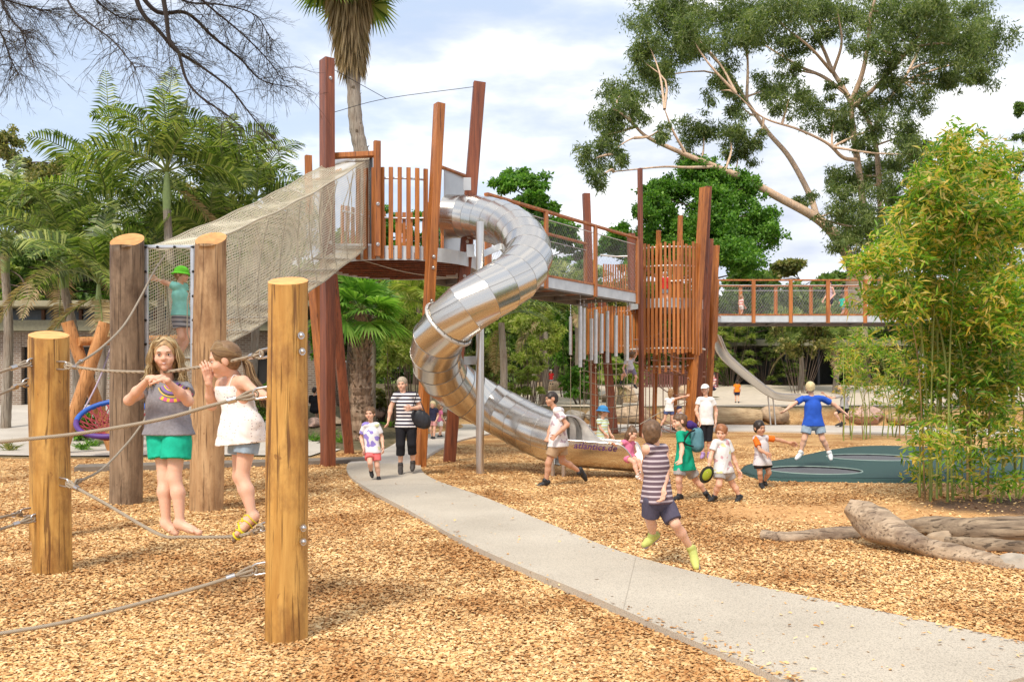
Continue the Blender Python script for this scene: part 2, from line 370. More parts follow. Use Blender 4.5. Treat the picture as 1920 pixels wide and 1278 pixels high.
# loose chips: small tilted flakes, thinning out with distance
PATHPOLY = [tuple(p)[:2] for p in le]+[tuple(p)[:2] for p in re_[::-1]]
PADPOLY = [tuple(GP(x, y))[:2] for x, y in [(1384, 888), (1400, 876), (1450, 868), (1500, 858), (1560, 845), (1640, 838), (1800, 842), (2150, 850), (2300, 905), (1900, 905), (1700, 906), (1540, 905), (1430, 903)]]
def scatter_chips():
    n = 520000; rg = np.random.default_rng(3)
    q = rg.uniform(0, 1, n); Yc = 1/(1/3.3-(1/3.3-1/24)*q)
    Xc = rg.uniform(-.62, .62, n)*Yc*1.03
    z1, z2, z3 = zones(Xc, Yc)
    k = ~inpoly(Xc, Yc, PATHPOLY) & ~inpoly(Xc, Yc, PADPOLY) & (rg.uniform(0, 1, n) > z1*.93+.0) & (rg.uniform(0, 1, n) > z2*.8) & (z3 < .2)
    k |= (rg.uniform(0, 1, n) < .003) & (Yc < 15)
    for E in (le, re_): de = np.full(n, 9.0); [np.minimum(de, np.hypot(Xc-p[0], Yc-p[1]), out=de) for p in E[::1]]; k |= (rg.uniform(0, 1, n) < .10*np.exp(-(de/.09)**2)) & (Yc < 16)
    k &= ~((Yc > 20) & (Xc < -4))
    Xc, Yc = Xc[k], Yc[k]; n = len(Xc)
    L_ = rg.uniform(.006, .021, n)*(1+np.clip(Yc-6, 0, 12)*.05); W_ = L_*rg.uniform(.32, .62, n)
    a = rg.uniform(0, 2*math.pi, n); tx = rg.normal(0, .22, n); ty = rg.normal(0, .22, n)
    d = np.stack([np.cos(a), np.sin(a), tx], -1); d /= np.linalg.norm(d, axis=1)[:, None]
    s = np.stack([-np.sin(a), np.cos(a), ty], -1); s /= np.linalg.norm(s, axis=1)[:, None]
    c = np.stack([Xc, Yc, gh(Xc, Yc)+rg.uniform(.002, .018, n)+inpoly(Xc, Yc, PATHPOLY)*PZ], -1)
    cam_ = rg.uniform(-.25, .25, n)
    up = np.array([0, 0, 1.])
    p = [c-d*L_[:, None]-s*W_[:, None]*.6, c-d*L_[:, None]*.8+s*W_[:, None], c+d*L_[:, None]+s*W_[:, None]*.7, c+d*L_[:, None]*.85-s*W_[:, None]]
    mid = cam_[:, None]*L_[:, None]*up
    p += [c-s*W_[:, None]+mid, c+s*W_[:, None]+mid]
    V = np.stack(p, 1).reshape(-1, 3); b0 = np.arange(n)*6
    Fc = np.concatenate([np.stack([b0, b0+4, b0+5, b0+1], -1), np.stack([b0+4, b0+3, b0+2, b0+5], -1)])
    m, t, b = newmat('wood_chip'); geo = N(t, 'ShaderNodeNewGeometry'); r = ramp(t, chipramp, geo.outputs['Random Per Island'])
    tc = N(t, 'ShaderNodeTexCoord'); big = N(t, 'ShaderNodeTexNoise', Scale=.7, Detail=5.0, Roughness=.6); t.links.new(tc.outputs['Object'], big.inputs[0])
    br = ramp(t, [(.40, (.70, .56, .45)), (.54, (1.03, 1.0, .97)), (.7, (1.12, 1.1, 1.05))], big.outputs[0]); cc = mix(t, r.outputs[0], br.outputs[0], 1.0, 'MULTIPLY')
    t.links.new(cc, b.inputs['Base Color']); b.inputs['Roughness'].default_value = .75; b.inputs['Specular IOR Level'].default_value = .25
    tag(obj('wood_chips', MB().add(V, Fc), m), label='loose golden wood chips covering the playground floor', cat='wood chips', kind='stuff')
scatter_chips()

# ------------------------------------------------------------------ rubber pad with two sunken trampolines
pad = [Vector((x, y, .03)) for x, y in PADPOLY]; pm = np.array([list(p) for p in pad]); pm = np.vstack([pm, pm[:1]])
pr = spline(pm, 70)[:-1]; c = pr.mean(0); c[2] = .07; n = len(pr)
inner = c+(pr-c)*[.975, .93, 1]; inner[:, 2] = .065
mb = MB(); j = np.arange(n); k = (j+1) % n
tr_c = [GP(1527, 881, .065), GP(1636, 857, .065)]; tr_r = [.80, .92]
# pad surface built as a grid with the two round wells left open
gx = np.arange(pr[:, 0].min(), pr[:, 0].max(), .07); gy = np.arange(pr[:, 1].min(), pr[:, 1].max(), .07)
Xg, Yg = np.meshgrid(gx, gy); Vg = np.stack([Xg, Yg, 0*Xg+.065], -1).reshape(-1, 3)
cx = (Xg[:-1, :-1]+.035).ravel(); cy = (Yg[:-1, :-1]+.035).ravel(); ok = inpoly(cx, cy, [tuple(p)[:2] for p in inner])
for cc_, rr in zip(tr_c, tr_r): ok &= np.hypot(cx-cc_.x, cy-cc_.y) > rr-.02
nn = len(gx); ii = np.arange(len(gy)-1)[:, None]*nn; jj = np.arange(nn-1)[None]
mb.add(Vg, np.stack([ii+jj, ii+jj+1, ii+jj+nn+1, ii+jj+nn], -1).reshape(-1, 4)[ok])
low = pr.copy(); low[:, 2] = -.05; hi_ = c+(pr-c)*[.985, .96, 1]; hi_[:, 2] = .058; in2 = c+(pr-c)*[.96, .89, 1]; in2[:, 2] = .061
mb.add(np.vstack([low, hi_]), np.stack([j, k, k+n, j+n], -1)); mb.add(np.vstack([hi_, in2]), np.stack([j, k, k+n, j+n], -1))
PADM = plain('dark_green_rubber', (.025, .062, .055), .8, 0, .35, 90, .3)
tag(obj('rubber_paving', mb, PADM), kind='structure')
for q, (cc_, rr) in enumerate(zip(tr_c, tr_r)):
    t_ = thing('trampoline', (cc_.x, cc_.y, 0), ['sunken round trampoline under the jumping boy in blue, nearer one in the green rubber pad', 'sunken round trampoline farther back in the green rubber pad, half behind bamboo'][q], 'trampoline', 'trampolines set in the rubber pad')
    a = np.arange(41)*2*math.pi/40
    rim = MB(); ring = [(cc_.x+rr*math.cos(x), cc_.y+rr*math.sin(x), .066) for x in a]; tube(rim, ring, .013, 6, False)
    obj('rim', rim, plain('grey_green_rim', (.25, .33, .29), .6), t_, True)
    wl = MB(); V0 = np.array([(cc_.x+(rr-.02)*math.cos(x), cc_.y+(rr-.02)*math.sin(x), .06) for x in a[:-1]]); V1 = V0.copy(); V1[:, 2] = -.03
    wl.add(np.vstack([V0, V1]), [[i_, (i_+1) % 40, 40+(i_+1) % 40, 40+i_] for i_ in range(40)]); obj('well_lining', wl, BLACK, t_)
    bm_ = MB(); Vb = np.vstack([V1+[0, 0, .072], [[cc_.x, cc_.y, .034]]]); bm_.add(Vb, [[i_, (i_+1) % 40, 40] for i_ in range(40)])
    m, t, b = newmat('trampoline_mat'); mp = stretch(t, (1, 1, 1)); br = N(t, 'ShaderNodeTexBrick', Scale=9.0, offset=0.0); br.inputs['Color1'].default_value = (.035, .035, .04, 1); br.inputs['Color2'].default_value = (.05, .05, .055, 1); br.inputs['Mortar'].default_value = (.15, .15, .16, 1)
    br.inputs['Mortar Size'].default_value = .05; t.links.new(mp, br.inputs[0]); t.links.new(br.outputs[0], b.inputs['Base Color']); b.inputs['Roughness'].default_value = .6
    obj('jumping_mat', bm_, m, t_)

# ------------------------------------------------------------------ rocks & logs that hold the terrace
ROCK = plain('tan_rock', (.40, .29, .19), .9, 0, .4, 5, .8); ROCKP = plain('pinkish_rock', (.45, .30, .24), .9, 0, .35, 6, .8); ROCKG = plain('pale_grey_rock', (.40, .34, .27), .9, 0, .35, 6, .8)
rocks = [(1185, 778, 62, 30, 37.3, 0, 'long low tan boulder left of the tower posts on the terrace edge'), (1125, 780, 45, 26, 37.4, 2, 'pale grey boulder in the terrace edge behind the slide chute'), (1450, 779, 44, 30, 37.2, 0, 'orange brown boulder at the end of the fallen log under the open slide'),
 (1075, 782, 40, 24, 37.3, 2, 'flat pale boulder left of the others on the terrace edge'), (1620, 780, 60, 30, 37.2, 1, 'long pinkish boulder behind the crouching adult'), (1690, 783, 46, 26, 37, 0, 'tan boulder behind the bamboo stems'),
 (1160, 745, 60, 34, 44, 0, 'big tan boulder on the sand behind the hanging ropes'), (1100, 738, 34, 20, 50, 1, 'small pink boulder on the sand left of the leaning post'), (1290, 738, 60, 26, 46, 0, 'tan boulder on the sand behind the tower posts'),
 (700, 775, 40, 16, 31, 1, 'low pinkish rock beside the fan palm trunk'), (745, 768, 45, 18, 32, 2, 'pale rock behind the woman in stripes'), (625, 790, 40, 16, 29, 0, 'brown rock between the two dark red posts'), (590, 792, 24, 14, 28, 1, 'small rock in front of the sitting person in black'), (825, 772, 40, 14, 35, 2, 'pale flat rock between the tower posts'), (770, 790, 36, 12, 29, 0, 'flat tan rock at the path edge behind the woman')]
for q, (px, py, w_, h_, Yd, mi, lab) in enumerate(rocks):
    c = P(px, py, Yd); z0 = min(gz(c.x, c.y-.3), c.z); mb = MB()
    blob(mb, (c.x, c.y, c.z), (w_*Yd/F/2*1.1, .55, h_*Yd/F*.62), 18, 12, 0, .16, q+3)
    tag(obj('boulder', mb, [ROCK, ROCKP, ROCKG][mi], loc=(c.x, c.y, z0)), lab, 'boulder', 'boulders edging the sand terrace and garden')
mb = MB(); a_ = P(1238, 784, 37.1); b__ = P(1425, 783, 37.1); tube(mb, spline([a_, P(1330, 781, 37.0), b__], 14), [.42, .45, .47, .46, .45, .45, .44, .44, .43, .42, .42, .4, .38, .34], 14)
tag(obj('fallen_log', mb, logmat('tan_terrace_log', (.36, .24, .13), (.58, .44, .27), (.16, .09, .04), (.28, .17, .09), .5, .7, 0), smooth=True, loc=(a_.x, a_.y, 0), auto=50), 'thick pale tan log lying along the terrace edge behind the lady in white', 'log')
mb = MB(); a_ = P(1005, 728, 52); tube(mb, [a_, P(1060, 727, 52)], .42, 12); tag(obj('fallen_log', mb, logmat('far_log', (.30, .20, .12), (.46, .34, .2), (.1, .06, .04), (.2, .13, .08)), smooth=True, loc=tuple(a_), auto=50), 'short thick log the child in red sits on', 'log')

# driftwood in the right foreground
WEATH = logmat('weathered_wood', (.26, .18, .115), (.56, .43, .30), (.10, .065, .045), (.13, .085, .06), .8, .7, 0)
BARK = logmat('rough_bark', (.13, .09, .06), (.40, .30, .20), (.045, .03, .02), (.12, .08, .05), .6, .8, 0)
def rough_log(name, pts, rad, mat, label, sides=22, amp=.1, seed=1, n=60):
    pth = spline(pts, n); rr = np.interp(np.linspace(0, 1, n), np.linspace(0, 1, len(rad)), rad); mb = MB(); tube(mb, pth, rr, sides)
    V, Fc, m_ = mb.p[0]; rg = np.random.default_rng(seed); ax = np.repeat(pth, sides, 0); d = V-ax; ph = np.arange(len(V)) % sides*2*math.pi/sides; s = np.arange(len(V))//sides/n*9
    k = np.ones(len(V))
    for f1, f2, a1 in [(1, .8, 1), (2, 1.3, .8), (3, 2.1, .6), (5, 1.2, .45), (8, 2.5, .35), (11, 6, .3)]: k += amp*a1*np.sin(ph*f1+s*f2+rg.uniform(0, 6))*.6
    mb.p[0] = (ax+d*k[:, None], Fc, m_)
    mb.p = mb.p[:1]; 
    for e, fl in ((0, True), (n-1, False)):
        ring = mb.p[0][0][e*sides:(e+1)*sides]; cc = ring.mean(0)+(pth[0]-pth[1] if fl else pth[-1]-pth[-2])*.4; jx = np.arange(sides)
        f = np.stack([jx, (jx+1) % sides, np.full(sides, sides)], -1); mb.add(np.vstack([ring, cc[None]]), f[:, ::-1] if fl else f)
    o = obj(name, mb, mat, smooth=True, loc=(pth[0][0], pth[0][1], 0)); tag(o, label, 'log'); return o
rough_log('driftwood_log', [P(1590, 947, 8.55), P(1622, 965, 8.45), P(1662, 990, 8.2), P(1708, 1015, 7.95), P(1755, 1033, 7.75), P(1810, 1043, 7.6), P(1865, 1054, 7.4), P(1900, 1068, 7.25)], [.075, .14, .16, .12, .095, .085, .072, .07, .05], WEATH, 'pale driftwood trunk with its thick burnt end lifted off the chips', amp=.17, seed=4)
rough_log('fallen_log', [P(1688, 984, 8.75), P(1750, 988, 8.7), P(1830, 992, 8.6), P(1960, 996, 8.6), P(2080, 998, 8.6)], [.05, .10, .135, .14, .15], BARK, 'long thick brown log lying behind the driftwood at the right edge', seed=6, amp=.13)
rough_log('fallen_log', [P(1428, 1003, 8.85), P(1480, 1008, 8.7), P(1540, 1004, 8.8), P(1620, 997, 8.95), P(1700, 992, 9.1)], [.055, .062, .075, .08, .08], WEATH, 'slender weathered log with a sawn end behind the driftwood, on its left', seed=8, amp=.12, sides=16)
rough_log('fallen_log', [P(1772, 1014, 8.3), P(1830, 1020, 8.15), P(1890, 1026, 8.05), P(1990, 1038, 7.9)], [.05, .065, .07, .08], BARK, 'dark barked branch log just behind the right end of the driftwood', seed=9, amp=.12)
for q, (px, py, Yd, r_, lab) in enumerate([(1905, 1064, 7.35, (.17, .15, .13), 'pale grey rock at the right end of the driftwood'), (1762, 1010, 8.4, (.11, .11, .08), 'small tan rock behind the middle of the driftwood')]):
    c = P(px, py, Yd); mb = MB(); blob(mb, tuple(c), r_, 22, 14, 0, .2, 40+q); tag(obj('rock', mb, ROCKG if q == 0 else ROCK, loc=(c.x, c.y, 0)), lab, 'rock')

# ------------------------------------------------------------------ brick building at the left
def brickmat(sc=1.0):
    m, t, b = newmat('tan_brick'); tc = N(t, 'ShaderNodeTexCoord'); sx = N(t, 'ShaderNodeSeparateXYZ'); t.links.new(tc.outputs['Object'], sx.inputs[0]); cx_ = N(t, 'ShaderNodeCombineXYZ'); t.links.new(sx.outputs[0], cx_.inputs[0]); t.links.new(sx.outputs[2], cx_.inputs[1])
    br = N(t, 'ShaderNodeTexBrick', Scale=2.0); br.inputs['Color1'].default_value = (.19, .125, .09, 1); br.inputs['Color2'].default_value = (.27, .19, .14, 1); br.inputs['Mortar'].default_value = (.36, .32, .27, 1); br.inputs['Mortar Size'].default_value = .03; br.inputs['Brick Width'].default_value = .5; br.inputs['Row Height'].default_value = .18
    t.links.new(cx_.outputs[0], br.inputs[0]); t.links.new(br.outputs[0], b.inputs['Base Color']); b.inputs['Roughness'].default_value = .9; return m
BY = 36.0
def bpx(px): return (px-960)*BY/F
def bz(py): return CH-(py-HZ)*BY/F
root = thing('brick_building', (bpx(60), BY, .85), 'low brown brick building with flat roof and dark doorways, behind the palms on the left', 'building')
BR = brickmat(); DARK = plain('dark_opening', (.02, .018, .016), .5); FAS = plain('olive_fascia', (.20, .185, .12), .6); ROOF = plain('roof_sheet', (.28, .25, .16), .6)
x0, x1 = bpx(-260), bpx(640); base = .6
mb = MB(); ops = [(40, 62, 650), (140, 178, 650), (265, 300, 655), (478, 502, 660)]; last = x0
for a0, a1, top in ops:
    p, q = bpx(a0), bpx(a1); box(mb, ((last+p)/2, BY+.15, (base+bz(622))/2), (p-last, .3, bz(622)-base)); box(mb, ((p+q)/2, BY+.152, (bz(top)+bz(622))/2), (q-p, .296, bz(622)-bz(top)))
    if a0 == 478: box(mb, ((p+q)/2, BY+.152, (base+bz(722))/2), (q-p, .296, bz(722)-base))
    last = q
box(mb, ((last+x1)/2, BY+.15, (base+bz(622))/2), (x1-last, .3, bz(622)-base)); obj('wall', mb, BR, root)
for a0, a1, top in ops:
    mb = MB(); p, q = bpx(a0), bpx(a1); lo = base if a0 != 478 else bz(722); box(mb, ((p+q)/2, BY+.25, (lo+bz(top))/2), (q-p-.01, .05, bz(top)-lo-.01)); obj('doorway' if a0 != 478 else 'window', mb, DARK, root)
mb = MB(); box(mb, ((x0+x1)/2, BY+1.5, bz(612)), (x1-x0+1.2, 4.4, .42)); obj('eave', mb, FAS, root)
mb = MB(); box(mb, ((x0+bpx(560))/2, BY+3, bz(592)+.1), (bpx(560)-x0, 5, .95)); obj('clerestory', mb, plain('clerestory_glass', (.10, .12, .13), .25), root)
for k in range(14):
    mb = MB(); box(mb, (x0+1+k*1.55, BY+.47, bz(592)+.1), (.14, .1, .9)); obj('mullion', mb, plain('brown_mullion', (.20, .09, .04), .5), root)
mb = MB(); box(mb, ((x0+bpx(575))/2, BY+2.2, bz(574)), (bpx(590)-x0+1.5, 7, .22)); obj('roof', mb, ROOF, root)
# dark pavilion behind the slide bushes, brown fence behind tower two
root = thing('pavilion', tuple(P(1520, 720, 58)), 'dark open sided pavilion behind the bushes under the right bridge', 'building'); p0 = P(1400, 720, 58); p1 = P(1800, 650, 58)
mb = MB(); box(mb, ((p0.x+p1.x)/2, 60.5, p1.z+.25), (p1.x-p0.x+1.5, 6, .4)); obj('roof', mb, FAS, root)
mb = MB(); box(mb, ((p0.x+p1.x)/2, 62, p1.z/2+.8), (p1.x-p0.x, .2, p1.z)); obj('wall', mb, DARK, root)
for k in range(7): mb = MB(); box(mb, (p0.x+.4+k*2.2, 58.2, p1.z/2+.6), (.16, .16, p1.z)); obj('column', mb, BLACK, root)
root = thing('panel_fence', tuple(P(1250, 740, 54)), 'dark red brown slatted fence behind the tower legs', 'fence'); p0 = P(1190, 740, 54); p1 = P(1345, 690, 54)
mb = MB()
for k in range(34): box(mb, (p0.x+k*(p1.x-p0.x)/33, 54, 1.7), (.12, .03, 2.1))
obj('slats', mb, plain('fence_red_brown', (.13, .045, .035), .7), root)
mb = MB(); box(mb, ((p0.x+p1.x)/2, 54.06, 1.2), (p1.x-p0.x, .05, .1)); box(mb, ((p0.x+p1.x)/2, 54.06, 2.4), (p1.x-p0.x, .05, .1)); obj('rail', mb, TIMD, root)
# ------------------------------------------------------------------ round log posts of the rope walk
GOLD = logmat('golden_log', (.38, .18, .038), (.62, .36, .105), (.11, .045, .018), (.20, .085, .028), .85, .5)
GREYLOG = logmat('grey_brown_log', (.17, .11, .065), (.34, .24, .155), (.05, .03, .02), (.10, .06, .035), .8)
TANLOG = logmat('tan_peeled_log', (.36, .20, .09), (.56, .36, .19), (.12, .06, .03), (.22, .11, .05), .8)
ENDG = plain('sawn_end_grain', (.78, .38, .13), .7, 0, .2, 14)
def log_post(label, top, bot, r0, r1, mat, tilt=(0, 0), group='rope walk log posts', seed=0, n=40, sides=30):
    root = thing('log_post', (bot[0], bot[1], gz(bot[0], bot[1])), label, 'post', group)
    pth = np.array([A(bot)+(A(top)-A(bot))*t for t in np.linspace(-.03, 1, n)]); rr = np.interp(np.linspace(0, 1, n), [0, 1], [r0, r1]); mb = MB(); tube(mb, pth, rr, sides, False)
    V, Fc, _ = mb.p[0]; rg = np.random.default_rng(seed); ax = np.repeat(pth, sides, 0); ph = np.arange(len(V)) % sides*2*math.pi/sides; s = np.arange(len(V))//sides/n*5; k = np.ones(len(V))
    for f1, f2, a1 in [(1, .8, .02), (2, 1.1, .02), (3, .6, .012), (7, .4, .006), (0, 2.2, .015)]: k += a1*np.sin(ph*f1+s*f2+rg.uniform(0, 6))
    V = ax+(V-ax)*k[:, None]; V[-sides:, 2] += (V[-sides:, 0]-top[0])*tilt[0]+(V[-sides:, 1]-top[1])*tilt[1]
    mb.p[0] = (V, Fc, 0); obj('trunk', mb, mat, root, True)
    ring = V[-sides:]; cc = ring.mean(0); jx = np.arange(sides); mb = MB(); inn = cc+(ring-cc)*.9+[0, 0, .006]
    mb.add(np.vstack([ring, inn]), np.stack([jx, (jx+1) % sides, (jx+1) % sides+sides, jx+sides], -1)); mb.add(np.vstack([inn, cc[None]+[0, 0, .006]]), np.stack([jx, (jx+1) % sides, np.full(sides, sides)], -1)); obj('sawn_top', mb, ENDG, root)
    return root
def gpost(px, pyb, pyt, wpx, dxt=0):
    b = G(px, pyb+wpx*.12); b.y += 0; r = wpx/2*b.y/F; t = P(px+dxt, pyt, b.y); return b, t, r
b, t, r = gpost(537, 1190, 527, 78, 3); FP = log_post('thick golden log post nearest the camera, right of the two girls', t, b, r*1.0, r*.96, GOLD, (.0, .30), seed=1)
b2, t2, r2 = gpost(98, 1064, 628, 69, -6); LP = log_post('golden log post left of the girls with rope shackles on both sides', t2, b2, r2, r2*.97, GOLD, (-.12, .25), seed=2)
b3, t3, r3 = gpost(78, 1008, 640, 42, -3); log_post('golden log post almost hidden behind the left one', t3, b3, r3, r3*.97, GOLD, (-.12, -.1), seed=3)
b4, t4, r4 = gpost(236, 936, 450, 60, 3); TG = log_post('tall weathered grey brown log left of the net gate', t4, b4, r4, r4*.97, GREYLOG, (0, .62), 'tall gate logs', seed=4)
b5, t5, r5 = gpost(388, 948, 448, 61, 7); TT = log_post('tall tan peeled log right of the net gate', t5, b5, r5, r5*.95, TANLOG, (.04, .62), 'tall gate logs', seed=5)
BOLT = plain('bolt_steel', (.55, .52, .50), .3, 1, .1)
def bolt(root, p, d, r=.016):
    p = A(p); d = nrm(d); mb = MB(); tube(mb, [p, p+d*.012], r*1.6, 10); blob(mb, p+d*.014, (r, r, r), 8, 5); obj('bolt', mb, BOLT, root, True, auto=40)
for px, py in ((563, 629), (565, 659), (567, 989), (567, 1015)):
    Yf = b.y; X = (px-960)*Yf/F; dx = X-b.x; dy = -math.sqrt(max(.001, r*r-dx*dx)); bolt(FP, P(px, py, Yf+dy), (dx, dy, 0), .014)
def ubolt(root, p, q, sep, out=.085, rr=.0085):
    """U shaped steel bow sticking out of a post at p towards q"""
    p = A(p); d = nrm(A(q)-p); pts = []
    for a in np.linspace(-90, 90, 9): pts.append(p+d*(out-sep/2+math.cos(R(a))*sep/2)+np.array([0, 0, math.sin(R(a))*sep/2]))
    pts = [p-d*.03-np.array([0, 0, sep/2])]+pts+[p-d*.03+np.array([0, 0, sep/2])]
    mb = MB(); tube(mb, pts, rr, 8); obj('shackle', mb, BOLT, root, True); return p+d*(out-.012)
CABLE = ropemat('steel_core_cable', (.46, .38, .28), (.16, .12, .08), 60)
def rope(label, pts, r=.0115, n=40, ends=(0, 1), group='steel cored ropes of the rope walk', cat='rope', mat=None):
    pth = spline(pts, n); root = thing('rope', tuple(pth[0]), label, cat, group); mb = MB(); tube(mb, pth, r, 10, True); obj('cable', mb, mat or CABLE, root, True)
    for e in ends:
        a, d = (pth[0], nrm(pth[2]-pth[0])) if e == 0 else (pth[-1], nrm(pth[-3]-pth[-1]))
        mb = MB(); tube(mb, [a+d*.11, a+d*.16], r*1.75, 12); obj('ferrule', mb, BOLT, root, True, auto=40)
        mb = MB(); s = np.cross(d, [0, 1, 0]); s = nrm(s)
        lp = [a+d*(.11-.13*math.sin(R(x)))+s*.024*math.sin(R(2*x))*1.0*(1 if x < 90 else 1) for x in range(0, 181, 15)]; tube(mb, lp, r*.75, 8); obj('eye_loop', mb, CABLE, root, True)
    return root
Yf, Yl = b.y, b2.y
# span running from the front post out of frame to the lower left, nearer than the left post
q0 = ubolt(FP, P(500, 735, Yf-.02), P(440, 745, Yf-.02), .062)
rope('taut tan hand rope passing in front of the left log and the grey shirt', [P(-160, 846, 5.1), P(0, 828, 5.12), P(150, 812, 5.15), P(300, 786, 5.2), P(400, 759, 5.22), tuple(q0)], ends=(1,))
q0 = ubolt(FP, P(498, 1064, Yf-.02), P(430, 1076, Yf-.02), .066)
rope('low tan foot rope crossing the bottom left corner', [P(-160, 1212, 4.9), P(0, 1187, 4.95), P(120, 1166, 5.0), P(260, 1131, 5.1), P(380, 1098, 5.15), tuple(q0)], ends=(1,))
# span between the two posts, the girls' ropes
qa = ubolt(LP, P(112, 685, Yl-.10), P(200, 687, Yl-.3), .062); qb = ubolt(FP, P(506, 660, Yf+.06), P(450, 672, Yf+.2), .05)
rope('tan hand rope the two girls lean on between the log posts', [tuple(qa), P(200, 695, 6.75), P(300, 697, 6.27), P(345, 692, 6.05), P(400, 684, 5.82), P(450, 673, 5.62), tuple(qb)])
qa = ubolt(LP, P(115, 903, Yl-.10), P(200, 920, Yl-.3), .062); qb = ubolt(FP, P(506, 985, Yf+.06), P(450, 998, Yf+.2), .05)
rope('sagging foot rope the two girls stand on', [tuple(qa), P(200, 945, 6.75), P(298, 1001, 6.27), P(345, 1006, 6.05), P(430, 1006, 5.7), P(470, 999, 5.52), tuple(qb)], .0125)
# ropes from the left post back to the gate
rope('slack rope rising from the left log to the top of the net gate', [P(142, 684, Yl-.1), P(190, 652, 7.9), P(232, 610, 9.0), P(262, 560, 10.0), P(288, 510, 11.0), P(310, 478, 11.6)], .011, ends=(0,))
rope('slack rope rising from the left log past the grey log towards the gate', [P(142, 905, Yl-.1), P(190, 880, 7.9), P(232, 838, 9.0), P(262, 800, 10.0), P(300, 740, 11.3)], .011, ends=(0,))
for k, (yy0, yy1, s_, lab) in enumerate([(697, 679, -.1, 'short hand rope from the left log out of the left edge, upper'), (738, 717, .0, 'short rope just under the upper one at the left edge'), (970, 961, .08, 'short foot rope at the left edge behind the left log'), (992, 970, -.1, 'short foot rope at the left edge before the left log')]):
    px1 = [70, 62, 56, 78][k]; q0 = ubolt(LP, P(px1, yy1-2, Yl+s_), P(px1-60, yy1+10, Yl+s_-.2), .06); rope(lab, [P(-70, yy0+24, 6.6), P(0, yy0, 6.8), tuple(q0)], ends=(1,))

# ------------------------------------------------------------------ gate frame and net tunnel
GY = b4.y+.12
root = thing('gate_frame', tuple(P(313, 690, GY)), 'galvanised frame with black knobs between the two tall logs', 'frame')
mb = MB(); xl, xr, yt, yb = 275, 361, 463, 692
for xx in (xl, xr): mb = MB(); beam(mb, P(xx, yb, GY), P(xx, yt-1, GY), .045, .06); obj('upright', mb, GALV, root)
mb = MB(); beam(mb, P(xl-3, yt, GY), P(xr+3, yt, GY), .045, .06, (0, -1, 0)); obj('lintel', mb, GALV, root)
for xx in (xl-2, xr+1):
    for yy in (463, 509, 555, 600, 645): mb = MB(); blob(mb, tuple(P(xx, yy, GY-.045)), .019, 10, 7); obj('knob', mb, BLACK, root, True)
for xx in (295, 327): mb = MB(); blob(mb, tuple(P(xx, 463, GY-.045)), .019, 10, 7); obj('knob', mb, BLACK, root, True)
TY = 17.6
g4 = [A(P(270, 688, GY+.1)), A(P(358, 688, GY+.1)), A(P(358, 467, GY+.1)), A(P(270, 467, GY+.1))]
d4 = [A(P(621, 458, TY)), A(P(695, 458, TY)), A(P(695, 296, TY)), A(P(621, 300, TY))]
def tun(u, v):
    """u along 0..1, v around 0..4"""
    u = np.asarray(u, float)[..., None]; v = np.asarray(v, float) % 4; i = v.astype(int); s = (v-i)[..., None]
    g_ = np.array(g4); d_ = np.array(d4); a = g_[i]*(1-u)+d_[i]*u; b_ = g_[(i+1) % 4]*(1-u)+d_[(i+1) % 4]*u; p = a*(1-s)+b_*s
    sag = np.sin(u*math.pi)*(.10+.14*np.isin(i, [2])[..., None]*np.sin(s*math.pi)+.10*np.isin(i, [0])[..., None]*np.sin(s*math.pi))
    p = p-np.array([0, 0, 1])*sag; c = (g_.mean(0)*(1-u)+d_.mean(0)*u)
    side = np.isin(i, [1, 3])[..., None]*np.sin(s*math.pi)*np.sin(u*math.pi)*-.10
    dirx = np.where(i[..., None] == 1, 1., -1.)*np.array([1, 0, 0]); wob = .012*np.sin(u*31+v[..., None]*9)
    return p+dirx*side+np.array([0, .3, 1])*wob
root = thing('net_tunnel', tuple(P(313, 690, GY+.1)), 'cream rope net tunnel climbing from the gate logs to the tower deck', 'climbing net')
def ribbons(mb, PT, w):
    """PT (lines, pts, 3) -> thin three sided cords"""
    L, n, _ = PT.shape; T = np.gradient(PT, axis=1); T /= np.linalg.norm(T, axis=2)[..., None]+1e-9; u = np.cross(T, np.array([.3, .8, .5])); u /= np.linalg.norm(u, axis=2)[..., None]; v = np.cross(T, u)
    V = np.stack([PT+u*w, PT-.5*u*w+.87*v*w, PT-.5*u*w-.87*v*w], 2).reshape(-1, 3); l = np.arange(L)[:, None, None]*n*3; i = np.arange(n-1)[None, :, None]*3; j = np.arange(3)[None, None]; k = (j+1) % 3
    mb.add(V, np.stack([l+i+j, l+i+k, l+i+3+k, l+i+3+j], -1).reshape(-1, 4)); return mb
sides_ = [('floor_net', 0, 22), ('side_net', 1, 38), ('roof_net', 2, 20), ('side_net', 3, 38)]
for nm, s0, nl in sides_:
    mb = MB(); v = s0+np.linspace(.001, .999, nl); u = np.linspace(0, 1, 60); PT = tun(np.repeat(u[None], nl, 0), np.repeat(v[:, None], 60, 1)); ribbons(mb, PT, .0048)
    nr = 130; u = np.linspace(0, 1, nr); v = s0+np.linspace(.001, .999, 14); PT = tun(np.repeat(u[:, None], 14, 1), np.repeat(v[None], nr, 0)); ribbons(mb, PT, .0042); obj(nm, mb, NETM, root)
mb = MB(); ROPEC = ropemat('cream_rope', (.56, .50, .38), (.30, .25, .17), 50)
for v0 in (0.02, 1.0, 2.0, 3.0): tube(mb, tun(np.linspace(0, 1, 40), np.full(40, v0+.001)), .011, 6)
rg = np.random.default_rng(5)
for k in range(11):
    u0 = .06+k*.088; v = np.linspace(0, 3.999, 50); PT = tun(np.clip(u0+.03*np.sin(v*2+k), 0, 1), v); tube(mb, PT, .0095, 6)
